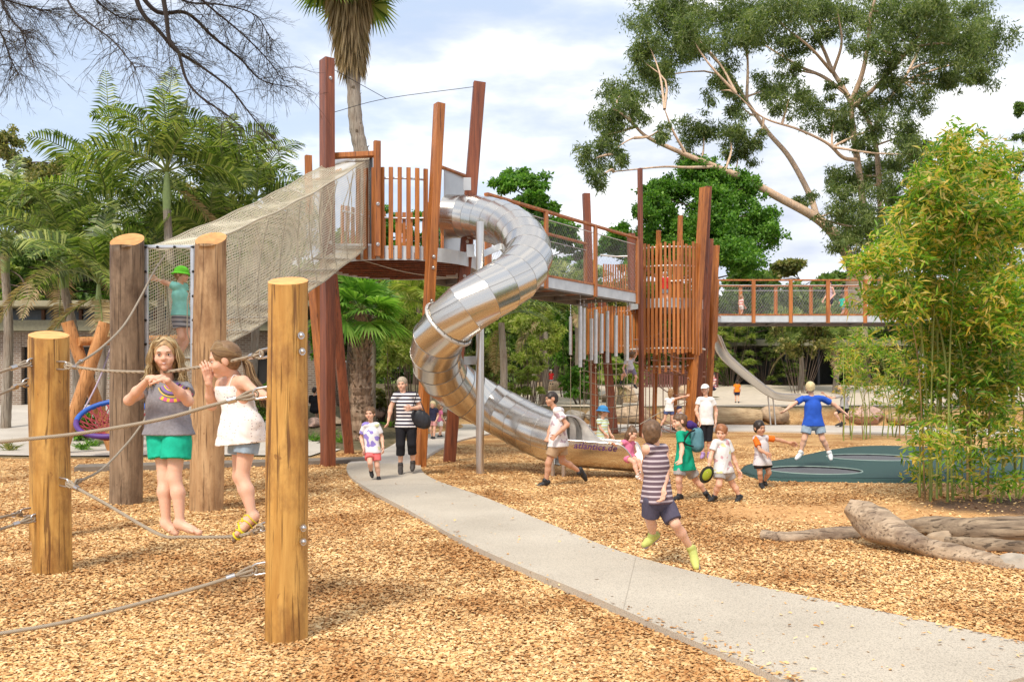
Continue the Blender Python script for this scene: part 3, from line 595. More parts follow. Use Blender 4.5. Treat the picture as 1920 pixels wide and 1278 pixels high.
for k in range(14):
    u0 = .04+k*.068; t_ = np.linspace(0, 1, 26); v = 1.05+.9*t_; PT = tun(np.clip(u0+.07*np.sin(t_*math.pi)*(1 if k % 2 else -1)+.05*t_, 0, 1), v)-np.array([.05, 0, 0]); tube(mb, PT, .008, 5)
    PT = tun(np.clip(u0+.10*np.sin(t_*math.pi), 0, 1), 3.1+.8*t_)+np.array([.05, 0, 0]); tube(mb, PT, .008, 5)
obj('border_ropes', mb, ROPEC, root, True)
mb = MB()
for k in range(10): a = tun(np.array([.05+k*.1]*2), np.array([.05, .95]))+[0, 0, .02]; beam(mb, a[0], a[1], .22, .012, (0, 0, 1), .003)
obj('floor_belts', mb, plain('grey_belt', (.42, .42, .42), .7), root)

# ------------------------------------------------------------------ tower one
D1Y = 19.0; tx1 = (757-960)*D1Y/F; DZ = 4.30; C1 = (tx1-.05, D1Y, 0); R1 = 1.62
T1 = thing('play_tower', C1, 'red hardwood tower with round deck where the net tunnel and tube slide start', 'play tower', 'timber play towers')
def post(root, p0, p1, w_, d_, face=(0.25, -1, 0), mat=None, name='post', split=None, bolts=()):
    mb = MB(); beam(mb, p0, p1, w_, d_, face, .012); obj(name, mb, mat or TIM, root)
    for t_ in bolts:
        p = A(p0)+(A(p1)-A(p0))*t_; f = nrm(face); bolt(root, p+f*(d_/2), f, .022)
def gb(px, py, dz=-.05): v = G(px, py); v.z += dz; return v
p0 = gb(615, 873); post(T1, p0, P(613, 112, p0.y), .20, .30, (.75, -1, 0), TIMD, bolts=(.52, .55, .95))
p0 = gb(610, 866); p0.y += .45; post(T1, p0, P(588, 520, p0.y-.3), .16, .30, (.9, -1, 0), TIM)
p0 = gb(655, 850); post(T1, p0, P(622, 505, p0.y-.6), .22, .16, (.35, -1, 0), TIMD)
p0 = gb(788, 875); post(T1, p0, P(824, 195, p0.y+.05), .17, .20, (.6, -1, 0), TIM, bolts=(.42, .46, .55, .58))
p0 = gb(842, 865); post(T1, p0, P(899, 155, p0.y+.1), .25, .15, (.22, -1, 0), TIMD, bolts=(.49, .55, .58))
post(T1, P(707, 480, 17.25), P(707, 265, 17.25), .13, .12, (.4, -1, 0), TIM, bolts=(.1, .45)); post(T1, P(716, 480, 17.4), P(716, 368, 17.4), .08, .1, (.4, -1, 0), TIM)
post(T1, P(580, 400, 20.3), P(578, 292, 20.3), .15, .14, (.5, -1, 0), TIM)
mb = MB(); beam(mb, P(588, 340, 20.2), P(640, 318, 20.4), .06, .09, (0, -1, 0)); obj('rail', mb, TIM, T1)
def arc(c, r_, a0, a1, n): return [(c[0]+r_*math.cos(R(a)), c[1]+r_*math.sin(R(a))) for a in np.linspace(a0, a1, n)]
# deck ring, joists, deck boards
mb = MB(); rings = [];
pts = arc(C1, R1, 0, 360, 49)
V0 = np.array([(x, y, DZ-.24) for x, y in pts]); V1 = V0+[0, 0, .28]; j = np.arange(48); mb.add(np.vstack([V0, V1]), np.stack([j, j+1, j+50, j+49], -1)); pi_ = arc(C1, R1-.02, 0, 360, 49); V2 = np.array([(x, y, DZ-.24) for x, y in pi_]); V3 = V2+[0, 0, .28]; mb.add(np.vstack([V3, V2]), np.stack([j, j+1, j+50, j+49], -1)); mb.add(np.vstack([V2, V0]), np.stack([j, j+1, j+50, j+49], -1)); mb.add(np.vstack([V1, V3]), np.stack([j, j+1, j+50, j+49], -1))
obj('deck_ring', mb, FASC, T1)
mb = MB()
for k in range(11):
    xx = -R1+.15+k*(2*R1-.3)/10; hw = math.sqrt(R1*R1-xx*xx)-.22; th = R(-8); c_, s_ = math.cos(th), math.sin(th); y_ = xx
    p = A((C1[0]-hw*c_, C1[1]+y_-hw*s_, DZ-.16)); q = A((C1[0]+hw*c_, C1[1]+y_+hw*s_, DZ-.16)); beam(mb, p, q, .05, .15, (0, 0, 1), .004)
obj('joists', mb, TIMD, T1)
mb = MB()
for k in range(26):
    yy = -R1+.06+k*(2*R1-.12)/25; hw = math.sqrt(max(.01, R1*R1-(abs(yy)+.06)**2))-.04; beam(mb, (C1[0]-hw, C1[1]+yy, DZ-.02), (C1[0]+hw, C1[1]+yy, DZ-.02), .115, .03, (0, 0, 1), .004)
obj('deck_boards', mb, TIM, T1)
# balusters: near arc and far arc
def balusters(root, c, r_, a0, a1, n, z0, z1, w_=.085, d_=.05, rails=(), jit=.0, sl=0, mat=None, railmat=None, rad2=None):
    for k, (x, y) in enumerate(arc(c, r_, a0, a1, n)):
        f = (x-c[0], y-c[1], 0); z1k = z1+random.uniform(-jit, jit); p1 = (x+f[0]*sl, y+f[1]*sl, z1k); mb = MB(); beam(mb, (x, y, z0), p1, w_, d_, f, .004); obj('baluster', mb, mat or TIM, root)
    for zr in rails:
        mb = MB(); tube(mb, [(x, y, zr) for x, y in arc(c, r_-.06, a0-2, a1+2, 20)], .022, 8); obj('top_rail', mb, railmat or GALV, root, True)
balusters(T1, C1, R1+.03, 246, 294, 9, DZ-.22, DZ+1.58, rails=(DZ+1.38,))
balusters(T1, C1, R1+.03, 62, 150, 17, DZ-.1, DZ+1.35, rails=(DZ+1.2,))
# tunnel portal frame
mb = MB(); beam(mb, P(616, 293, 17.4), P(706, 289, 17.3), .10, .16, (0, -1, 0)); obj('portal_beam', mb, TIM, T1)
for xx in (621, 696): mb = MB(); beam(mb, P(xx, 458, 17.5), P(xx, 295, 17.5), .05, .14, (0, -1, 0)); obj('portal_frame', mb, plain('dark_steel', (.10, .10, .10), .4, .7) if xx == 696 else GALV, T1)
mb = MB(); beam(mb, P(618, 460, 17.5), P(700, 460, 17.5), .05, .14, (0, -1, 0)); obj('portal_frame', mb, GALV, T1)
# stainless panel with the slide mouth, its timber cap, fascia right of the balusters
mb = MB(); a, b_ = P(832, 312, 18.2), P(886, 338, 19.4); lo = DZ-.0
mb.add([a, b_, (b_.x, b_.y, lo), (a.x, a.y, lo), (a.x+.02, a.y+.04, a.z), (b_.x+.02, b_.y+.04, b_.z), (b_.x+.02, b_.y+.04, lo), (a.x+.02, a.y+.04, lo)], [[0, 3, 2, 1], [4, 5, 6, 7], [0, 1, 5, 4], [3, 7, 6, 2], [0, 4, 7, 3], [1, 2, 6, 5]]); obj('steel_panel', mb, plain('matte_stainless', (.55, .55, .54), .42, .8, .08, 3), T1)
mb = MB(); beam(mb, P(826, 313, 18.1), P(886, 335, 19.3), .10, .05, (0, 0, 1)); obj('panel_cap', mb, TIM, T1)
for px_, yy_ in ((870, 345), (876, 470)): mb = MB(); box(mb, tuple(P(px_+6, yy_, 18.15)), (.16, .03, .26)); obj('bracket_plate', mb, MC['matte_stainless'], T1)
# wires between the tall posts
rope('thin wire from the left tall post to the right tall post above the tower', [P(621, 212, 17.5), P(724, 185, 18.0), P(888, 163, 18.4)], .006, 12, (), 'wires strung between the tall posts', 'wire', BLACK)
rope('short thin wire from the top of the left tall post to the wire knot', [P(621, 128, 17.4), P(670, 155, 17.8), P(724, 185, 18.0)], .006, 12, (), 'wires strung between the tall posts', 'wire', BLACK)
rope('loose thin cable dangling along the underside of the round deck', [P(670, 485, 17.5), P(760, 510, 17.6), P(840, 520, 18.0), P(905, 520, 19.5)], .008, 16, (), None, 'cable', ROPEC)

# ------------------------------------------------------------------ tube slide
TS = thing('tube_slide', tuple(GP(900, 884)), 'big winding stainless steel tube slide with open run-out', 'slide')
ctr = [(838, 405, 18.5), (880, 407, 18.3), (930, 415, 17.6), (972, 440, 16.8), (990, 480, 16.0), (966, 520, 15.4), (915, 552, 15.0), (862, 588, 14.9), (822, 634, 15.2), (822, 686, 15.9), (862, 729, 16.5), (912, 758, 16.7), (965, 787, 16.4), (1015, 812, 15.9), (1058, 826, 15.5)]
pth = spline([P(*c_) for c_ in ctr], 240); seg = np.linalg.norm(np.diff(pth, axis=0), axis=1); L = np.concatenate([[0], np.cumsum(seg)])
NS = 27; ss = np.linspace(0, L[-1], NS+1); K = np.array([np.interp(ss, L, pth[:, i]) for i in range(3)]).T; RT = .45
T = np.gradient(K, axis=0); T /= np.linalg.norm(T, axis=1)[:, None]
u = np.array([0, 0, 1.]); U = []
for i in range(NS+1): u = nrm(np.array([0, 0, 1.])-T[i]*T[i][2]); U.append(u)
U = np.array(U); W = np.cross(T, U); SD = 40; a = np.arange(SD)*2*math.pi/SD
def brushed():
    m, t, b = newmat('brushed_stainless'); geo = N(t, 'ShaderNodeNewGeometry'); mp = stretch(t, (60, 4, 60)); n = N(t, 'ShaderNodeTexNoise', Scale=2.0, Detail=4.0); t.links.new(mp, n.inputs[0])
    r_ = ramp(t, [(0, (.62, .58, .53)), (1, (.70, .66, .60))], geo.outputs['Random Per Island']); t.links.new(r_.outputs[0], b.inputs['Base Color']); b.inputs['Metallic'].default_value = 1
    rr = ramp(t, [(.3, (.17,)*3), (.7, (.27,)*3)], n.outputs[0]); t.links.new(rr.outputs[0], b.inputs['Roughness']); b.inputs['Anisotropic'].default_value = .5
    bp = N(t, 'ShaderNodeBump', Strength=.015, Distance=.01); t.links.new(n.outputs[0], bp.inputs['Height']); t.links.new(bp.outputs[0], b.inputs['Normal']); return m
BRU = brushed(); mb = MB(); mi = MB(); sm = MB()
ring = lambda i, r_: K[i]+(np.cos(a)[:, None]*U[i]+np.sin(a)[:, None]*W[i])*r_
j = np.arange(SD); k = (j+1) % SD
for i in range(NS):
    A0, A1 = ring(i, RT), ring(i+1, RT-.004); mb.add(np.vstack([A0, A1]), np.stack([j, k, k+SD, j+SD], -1)); B0, B1 = ring(i, RT-.012), ring(i+1, RT-.016); mi.add(np.vstack([B0, B1]), np.stack([j+SD, k+SD, k, j], -1))
    if i: tube(sm, np.vstack([A0, A0[:1]]), .0035, 4, False)

for q in (SD//4+2, 3*SD//4+2): tube(sm, np.array([K[i]+(math.cos(a[q])*U[i]+math.sin(a[q])*W[i])*RT for i in range(NS+1)]), .003, 4, False)
obj('tube', mb, BRU, TS, True); obj('tube_lining', mi, plain('dull_inner_steel', (.75, .72, .68), .5, .75), TS, True); obj('seams', sm, plain('seam_steel', (.38, .36, .34), .35, 1), TS, True)
fi = int(np.argmin(np.linalg.norm(K-A(P(833, 612, 15.0)), axis=1)))
mb = MB(); R_ = ring(fi, RT+.03); tube(mb, np.vstack([R_, R_[:1]]), .03, 6, False, sq=.5); obj('flange', mb, plain('flange_steel', (.60, .57, .52), .4, .6), TS)
mb = MB()
for q in range(0, SD, 2): blob(mb, R_[q]+T[fi]*.022*-1, .010, 6, 4)
obj('flange_bolts', mb, BLACK, TS)
# run-out chute: opened tube section, near and far rims
end = K[-1]; eT = nrm(P(1185, 858, 15.2)-P(1070, 832, 15.5)); eT[2] = -.06; eT = nrm(eT); s_ = nrm(np.cross([0, 0, 1.], eT)); up = np.cross(eT, s_)
# profile along x: near (right hand, -Y) and far heights
nx_ = 26; Lc = 1.38; VV = []; VI = []; prof = []
for i in range(nx_+1):
    t_ = i/nx_; c_ = K[-1]*1.0+eT*Lc*t_; zc = .0
    def hgt(t0, hi, lo, tend): # opening angle from straight up, degrees
        e = min(1, t_/t0); e = e*e*(3-2*e); base = hi+(lo-hi)*e
        if t_ > tend: f = (t_-tend)/(1-tend); base += (175-base)*min(1, f**2.2)*.72
        return base
    an = hgt(.05, 62, 84, .72); af = hgt(.42, 4, 84, .86)
    th = np.linspace(-af, -360+an, 29)   # go round the bottom from far rim to near rim
    rr = RT*(1-.04*t_); prof.append((c_, th))
    # s_ points to... choose sign so that near side (-Y) is +an
    sg = 1 if s_[1] > 0 else -1
    row = [c_+up*math.cos(R(x))*rr+s_*sg*math.sin(R(-x))*rr for x in th]; row2 = [c_+up*math.cos(R(x))*(rr-.012)+s_*sg*math.sin(R(-x))*(rr-.012) for x in th]
    VV.append(row); VI.append(row2)
VV = np.array(VV); VI = np.array(VI); n = VV.shape[1]; i = np.arange(nx_)[:, None]*n; j2 = np.arange(n-1)[None]; q4 = np.stack([i+j2, i+j2+1, i+j2+n+1, i+j2+n], -1).reshape(-1, 4)
mb = MB(); mb.add(VV.reshape(-1, 3), q4[:, ::-1]); mb.add(VI.reshape(-1, 3), q4, 1); obj('run_out', mb, [BRU, MC['dull_inner_steel']], TS, True)
mb = MB(); tube(mb, VV[:, 0], .016, 8); tube(mb, VV[:, -1], .016, 8); tube(mb, VV[-1], .016, 8); tube(mb, VV[0][:3], .016, 8); obj('rolled_rim', mb, STEEL, TS, True)
# lettering on the near side
fc = bpy.data.curves.new('lettering', 'FONT'); fc.body = 'atlantics.de'; fc.size = .155; fc.extrude = .0015; fc.align_x = 'CENTER'; fc.shear = .25; fc.space_character = 1.05; fc.offset = .0022
fo = bpy.data.objects.new('lettering_tmp', fc); COL.objects.link(fo); bpy.context.view_layer.update(); me = bpy.data.meshes.new_from_object(fo.evaluated_get(bpy.context.evaluated_depsgraph_get())); bpy.data.objects.remove(fo)
near = np.array([0, -1., 0]); sdir = s_ if s_[1] < 0 else -s_; av = .47; cc = K[-1]+eT*Lc*.46; ang = R(100)
Vt = np.empty(len(me.vertices)*3); me.vertices.foreach_get('co', Vt); Vt = Vt.reshape(-1, 3); phi = R(100)-Vt[:, 1]/RT; rad = RT*.99+.004+Vt[:, 2]
W3 = cc+eT*Vt[:, :1]+up*np.cos(phi)[:, None]*rad[:, None]+sdir*np.sin(phi)[:, None]*rad[:, None]; W3 -= A(wloc(TS)); me.vertices.foreach_set('co', W3.astype(np.float32).ravel()); me.update()
me.materials.clear(); me.materials.append(plain('violet_lettering', (.10, .035, .13), .5)); lo_ = bpy.data.objects.new('lettering', me); COL.objects.link(lo_); lo_.parent = TS
# pole, bracket, short legs
pb = GP(900, 887); mb = MB(); tube(mb, [(pb.x, pb.y, -.05), (pb.x, pb.y, P(0, 416, pb.y).z)], .072, 20); obj('support_pole', mb, STEEL, TS, True, auto=40)
mb = MB(); q = P(870, 676, 15.95); beam(mb, (pb.x-.05, pb.y+.03, P(0, 675, pb.y).z), q, .15, .015, (0, -1, 0)); obj('bracket', mb, GALV, TS)
mb = MB(); beam(mb, (pb.x-.0, pb.y+.03, P(0, 478, pb.y).z), P(955, 455, 16.6), .12, .015, (0, -1, 0)); obj('bracket', mb, GALV, TS)
for xx, yy in ((1037, 893), (1058, 894)):
    v = GP(xx, yy); mb = MB(); tube(mb, [(v.x, v.y+.2, -.05), (v.x, v.y+.2, .30)], .04, 12); obj('leg', mb, STEEL, TS, True, auto=40)

# ------------------------------------------------------------------ mesh sided bridge one
def meshpanel(mb, a, b_, z0a, z1a, z0b, z1b, step=.075, w_=.0022):
    a, b_ = A(a), A(b_); Ln = np.linalg.norm(b_[:2]-a[:2]); H_ = z1a-z0a; n = int(Ln/step); pts = []
    m = max(2, int(H_/step/1.6))
    for sgn in (1, -1):
        for q in range(-m, n+m):
            t0, t1 = q*step, q*step+sgn*H_*.62; u0, u1 = np.array([t0, 0.]), np.array([t1, 1.])
            if max(t0, t1) < 0 or min(t0, t1) > Ln: continue
            def clip(u): return u
            lo, hi_ = 0., 1.; d = t1-t0
            for lim, s in ((0, 1), (Ln, -1)):
                tt = (lim-t0)/d
                if s*d > 0: lo = max(lo, tt)
                else: hi_ = min(hi_, tt)
            if hi_ <= lo: continue
            pp = []
            for f in (lo, hi_):
                x = (t0+d*f)/Ln; z0 = z0a+(z0b-z0a)*x; z1 = z1a+(z1b-z1a)*x; p = a+(b_-a)*x; pp.append([p[0], p[1], z0+(z1-z0)*f])
            pts.append(pp)
    return ribbons(mb, np.array(pts), w_) if pts else mb
def bridge(root, N0, N1, off, zd, zt, nposts, hrail=True, post_w=.12, dz1=0, tjunc=0, step=.075, panel=True, first=True):
    N0, N1, off = A(N0), A(N1), A(off)
    for sd_, o_ in (('near', 0), ('far', 1)):
        a = N0+off*o_; b_ = N1+off*o_; a3 = np.array([a[0], a[1], 0]); b3_ = np.array([b_[0], b_[1], 0]); f = -nrm([off[0], off[1], 0])*(1 if o_ == 0 else -1)
        mb = MB(); beam(mb, a3+[0, 0, zd-.13], b3_+[0, 0, zd-.13], .27, .03, f, .003); obj('side_beam', mb, FASC, root)
        mb = MB(); beam(mb, a3+[0, 0, zd+.035]+f*.01, b3_+[0, 0, zd+.035]+f*.01, .055, .05, f, .004); obj('kick_board', mb, TIM, root)
        mb = MB(); beam(mb, a3+[0, 0, zt], b3_+[0, 0, zt], .06, .12, f, .006); obj('handrail', mb, TIM, root)
        if hrail: mb = MB(); tube(mb, [a3+[0, 0, zt-.2], b3_+[0, 0, zt-.2]], .012, 6); obj('mesh_wire_edge', mb, GALV, root)
        for q in range(nposts):
            t_ = (q+(.0 if first else .5))/max(1, nposts-1) if first else (q+.5)/nposts
            p = a3+(b3_-a3)*t_+f*.03; mb = MB(); beam(mb, p+[0, 0, zd-.3], p+[0, 0, zt-.031], post_w, .07, f, .006); obj('rail_post', mb, TIM, root)
        mb = MB(); meshpanel(mb, a3, b3_, zd+.07, zt-.2, zd+.07, zt-.2, step); obj('mesh_panel', mb, MESHW, root)
    mb = MB(); n = int(np.linalg.norm(N1-N0)/.145)
    for q in range(n):
        t_ = (q+.5)/n; p = N0+(N1-N0)*t_; beam(mb, (*p, zd-.03), (*(p+off), zd-.03), .135, .03, (0, 0, 1), .003)
    obj('deck_boards', mb, TIM, root)
    mb = MB(); tn = (N1-N0)
    for q in (0.02, .98): beam(mb, (*(N0+off*q), zd-.2), (*(N1+off*q), zd-.2), .04, .2, (0, 0, 1), .003)
    for q in range(6):
        p = N0+tn*(q+.5)/6; beam(mb, (*p, zd-.2), (*(p+off), zd-.2), .05, .12, (0, 0, 1), .003)
    obj('under_frame', mb, plain('dark_galv', (.22, .22, .22), .55, .6), root)
BZ = 4.36
B1 = thing('footbridge', (1.5, 23.5, 0), 'footbridge with wire mesh sides between the slide tower and the slatted tower', 'footbridge', 'footbridges')
n0 = (-.60, 20.35); n1 = (3.72, 26.3); dr = nrm([n1[0]-n0[0], n1[1]-n0[1], 0]); off = np.array([-dr[1], dr[0]])*1.75
bridge(B1, n0, n1, off, BZ, 6.02, 4, step=.085, post_w=.13)
B2 = thing('footbridge', (12, 36.5, 0), 'level footbridge with mesh sides crossing to the bamboo at the right', 'footbridge', 'footbridges')
bridge(B2, (8.35, 36.0), (19.0, 36.0), np.array([0, 2.0]), 4.52, 5.97, 8, step=.11, post_w=.15)
for xx in (17.2,): mb = MB(); beam(mb, (xx, 37, gz(xx, 37)-.2), (xx, 37, 4.2), .18, .18); obj('pier', mb, GALV, B2)

# ------------------------------------------------------------------ tower two: cage of slats
C2 = ((1250-960)*29.3/F, 29.3, 0); R2 = 1.30
T2 = thing('play_tower', C2, 'cylindrical tower caged in orange vertical slats between the two bridges', 'play tower', 'timber play towers')
def pp(px0, py0, Y0, px1, py1, Y1, w_, d_, face=(.3, -1, 0), mat=None):
    a = P(px0, py0, Y0); z = gz(a.x, a.y); a = A(a); a[2] = max(z-.05, a[2]) if py0 > 800 else z-.05
    post(T2, a, P(px1, py1, Y1), w_, d_, face, mat)
pp(1203, 818, 27.6, 1200, 316, 27.6, .11, .16, (.5, -1, 0), TIMD)
pp(1116, 809, 31.0, 1099, 363, 31.0, .24, .20, (.3, -1, 0), TIMD)
pp(1151, 812, 30.2, 1128, 560, 30.8, .26, .20, (.3, -1, 0), TIMD)
post(T2, P(1186, 548, 27.3), P(1183, 438, 27.3), .20, .2, (.3, -1, 0), TIMD); post(T2, P(1194, 562, 26.4), P(1194, 445, 26.4), .09, .14, (.3, -1, 0), TIMD)
pp(1226, 800, 29.6, 1235, 432, 28.0, .12, .12, (.5, -1, 0), TIM)
pp(1264, 795, 31.4, 1276, 404, 30.6, .14, .14, (.5, -1, 0), TIM)
pp(1291, 800, 28.5, 1321, 352, 28.3, .22, .26, (.6, -1, 0), TIM); pp(1304, 800, 29.0, 1327, 350, 28.6, .20, .24, (.2, -1, 0), TIMD)
pp(1326, 800, 31.5, 1343, 460, 31.0, .15, .22, (.5, -1, 0), TIM); pp(1312, 795, 30.6, 1333, 448, 30.2, .12, .2, (.3, -1, 0), TIMD)
mb = MB(); pts = arc(C2, R2-.05, 0, 360, 41); V0 = np.array([(x, y, BZ-.24) for x, y in pts]); V1 = V0+[0, 0, .3]; j = np.arange(40); mb.add(np.vstack([V0, V1]), np.stack([j, j+1, j+42, j+41], -1)); pi_ = arc(C2, R2-.08, 0, 360, 41); V2 = np.array([(x, y, BZ-.24) for x, y in pi_]); V3 = V2+[0, 0, .3]; mb.add(np.vstack([V3, V2]), np.stack([j, j+1, j+42, j+41], -1)); mb.add(np.vstack([V2, V0]), np.stack([j, j+1, j+42, j+41], -1)); mb.add(np.vstack([V1, V3]), np.stack([j, j+1, j+42, j+41], -1)); obj('deck_ring', mb, FASC, T2)
mb = MB()
for k in range(20):
    yy = -R2+.12+k*(2*R2-.24)/19; hw = math.sqrt(max(.01, (R2-.1)**2-yy*yy)) if abs(yy) < R2-.1 else .05; beam(mb, (C2[0]-hw, C2[1]+yy, BZ-.02), (C2[0]+hw, C2[1]+yy, BZ-.02), .115, .03, (0, 0, 1), .004)
obj('deck_boards', mb, TIM, T2)
def slats(c, r_, a0, a1, n, z0, z1, jit, sl=0, jb=.05):
    for x, y in arc(c, r_, a0, a1, n):
        f = (x-c[0], y-c[1], 0); mb = MB(); beam(mb, (x, y, z0+random.uniform(-jb, jb)), (x+f[0]*sl, y+f[1]*sl, z1+random.uniform(-jit, jit)), .078, .05, f, .004); obj('slat', mb, TIM, T2)
slats(C2, R2, 222, 318, 17, 2.65, 6.18, .10)
slats(C2, R2, 60, 150, 14, 3.9, 5.95, .12)
for z_, r_ in ((6.05, R2-.06), (5.45, R2-.06), (2.82, R2-.06)): mb = MB(); tube(mb, [(x, y, z_) for x, y in arc(C2, r_, 0 if z_ < 5 else 200, 360, 30)], .03, 8); obj('hoop', mb, plain('white_hoop', (.75, .72, .68), .4, .3), T2, True)
mb = MB(); tube(mb, [(x, y, 5.25) for x, y in arc(C2, R2-.06, 20, 120, 20)], .03, 8); obj('hoop', mb, plain('white_hoop', (0, 0, 0)), T2, True)
# lower skirt: wider outer ring left and the second drum of short slats
C3 = ((1180-960)*30.5/F, 30.6, 0)
slats(C3, 1.45, 172, 305, 34, 2.75, 4.28, .03); slats((C3[0], C3[1]+.3, 0), 1.3, 30, 150, 14, 2.8, 4.25, .03)
for z_ in (2.95, 4.1): mb = MB(); tube(mb, [(x, y, z_) for x, y in arc(C3, 1.40, 170, 305, 24)], .026, 8); obj('hoop', mb, MC['white_hoop'], T2, True)
slats((C2[0], C2[1], 0), R2-.35, 200, 340, 13, 2.05, 2.9, .03)
mb = MB(); tube(mb, [(x, y, 2.25) for x, y in arc(C2, R2-.4, 0, 360, 30)], .022, 8); obj('hoop', mb, MC['white_hoop'], T2, True)
# curved balustrade at the back of the junction and the corner beside bridge two
C4 = (P(1156, 560, 29.0).x, 29.5, 0)
for k in range(12):
    x = P(1132+k*4.6, 540, 28.9).x; y = 28.9+.12*math.sin(k/11*math.pi); mb = MB(); beam(mb, (x, y, 4.5), (x, y, 5.62), .05, .04, (0, -1, 0), .004); obj('slat', mb, TIM, T2)
mb = MB(); tube(mb, [P(1126, 478, 28.8), P(1155, 481, 28.95), P(1184, 480, 28.8)], .028, 8); obj('hoop', mb, MC['white_hoop'], T2, True)
for k in range(8): x = 1322+k*3.0; mb = MB(); beam(mb, P(x, 655-k*2, 30.6+k*.3), P(x+4, 530+random.uniform(-10, 10), 30.6+k*.3), .055, .045, (.5, -1, 0), .004); obj('slat', mb, TIM, T2)
for k in range(7): x = 1322+k*3.4; mb = MB(); beam(mb, P(x, 585, 31+k*.6), P(x, 518+random.uniform(-4, 4), 31+k*.6), .055, .045, (.5, -1, 0), .004); obj('slat', mb, TIM, T2)
mb = MB(); beam(mb, P(1318, 600, 31.2), P(1350, 597, 35.9), .27, .03, (.9, -.5, 0)); obj('deck_link', mb, FASC, T2); mb = MB(); beam(mb, P(1205, 500, 28.2), P(1232, 520, 29.6), .05, .1, (0, 0, 1)); obj('inner_rail', mb, TIM, T2)
mb = MB()
for k in range(14):
    t_ = k/13; a = P(1320+t_*30, 596, 31.2+4.7*t_); beam(mb, (a.x, a.y, 4.45), (a.x-1.2, a.y+1.0, 4.45), .3, .03, (0, 0, 1))
obj('link_boards', mb, TIM, T2)

# ------------------------------------------------------------------ chime pipes hanging under bridge one
PIPE = plain('aluminium_pipe', (.60, .58, .56), .35, .85)
for k, (px, t0, t1, Yc, lb) in enumerate([(1088, 574, 688, 24.3, 'longest chime pipe, leftmost of the pipes under the bridge'), (1095, 577, 673, 24.9, 'second chime pipe from the left under the bridge'), (1070, 593, 665, 30.0, 'thin lone chime pipe far behind the leftmost chime pipes'), (1109, 597, 675, 25.8, 'short chime pipe just left of the leaning tower post'), (1117, 580, 681, 25.0, 'chime pipe in front of the leaning tower post, upper end high'), (1128, 588, 662, 25.2, 'chime pipe third from the right group of pipes with long chain'), (1139, 583, 680, 26.2, 'chime pipe with the lowest end among the middle pipes'), (1155, 591, 668, 25.8, 'second chime pipe from the right under the bridge'), (1176, 592, 676, 26.0, 'rightmost chime pipe beside the slatted tower')]):
    a, b_ = P(px, t0, Yc), P(px, t1, Yc); zt = BZ-.26 if k != 2 else P(0, 545, Yc).z; root = thing('chime_pipe', tuple(b_), lb, 'chime', 'chime pipes hanging under the bridge')
    mb = MB(); tube(mb, [b_, a], .055 if k != 2 else .06, 14); obj('pipe', mb, PIPE, root, True, auto=40); mb = MB()
    nlk = int((zt-a.z)/.05)
    for q in range(max(1, nlk)): z = a.z+q*.05; blob(mb, (a.x, a.y, z+.03), (.016 if q % 2 else .008, .008 if q % 2 else .016, .03), 6, 4)
    obj('chain', mb, GALV, root)
    mb = MB(); tube(mb, [(b_.x, b_.y, b_.z), (b_.x, b_.y, .75 if k % 2 else .4)], .008, 5); blob(mb, (b_.x, b_.y, b_.z-.12), .03, 8, 5); obj('pull_cord', mb, ROPE, root)
# ------------------------------------------------------------------ climbing ropes between the legs
NETR = ropemat('grey_tan_net_rope', (.40, .35, .27), (.18, .14, .10), 40)
root = thing('climbing_net', tuple(P(1150, 800, 28.5)), 'loose rope climbing net strung between the two leaning dark posts and the thin post', 'climbing net', 'rope climbing nets'); mb = MB()
for k in range(7):
    x = P(1100+k*17, 0, 27.4).x+.1; tube(mb, [(x, 27.4+.15*k, 3.9), (x+.02, 27.3+.15*k, 2.0), (x-.03*k, 27.4+.15*k, .1)], .016, 5)
for k in range(7):
    z = .3+k*.34; tube(mb, spline([(P(1092, 0, 27.4).x, 27.4, z+.1), (P(1140, 0, 27.6).x, 27.6, z-.04), (P(1205, 0, 28.2).x, 28.2, z+.05)], 14), .016, 5)
obj('ropes', mb, NETR, root, True)
root = thing('climbing_net', tuple(P(1250, 796, 29)), 'crossing ropes inside the slatted tower that children climb through', 'climbing net', 'rope climbing nets'); mb = MB(); rg = np.random.default_rng(9)
for k in range(26):
    z = .35+rg.uniform(0, 3.2); a0 = rg.uniform(150, 330); a1 = a0+rg.uniform(60, 170); r_ = R2-.05; p = (C2[0]+r_*math.cos(R(a0)), C2[1]+r_*math.sin(R(a0)), z); q = (C2[0]+r_*math.cos(R(a1)), C2[1]+r_*math.sin(R(a1)), z+rg.uniform(-.5, .5)); m_ = ((p[0]+q[0])/2, (p[1]+q[1])/2, (p[2]+q[2])/2-.12); tube(mb, spline([p, m_, q], 10), .019, 5)
for k in range(8): x, y = arc(C2, .7, 0, 315, 8)[k]; tube(mb, [(x, y, .1), (x, y, 4.1)], .017, 5)
obj('ropes', mb, ropemat('reddish_rope', (.46, .26, .20), (.22, .12, .09), 40), root, True)
# guy ropes to the right
rope('slanting rope from the tower leg down left of the woman in white', [P(1290, 752, 28.5), P(1240, 772, 27.5), P(1200, 795, 26.8)], .014, 12, (), None, 'rope', NETR)
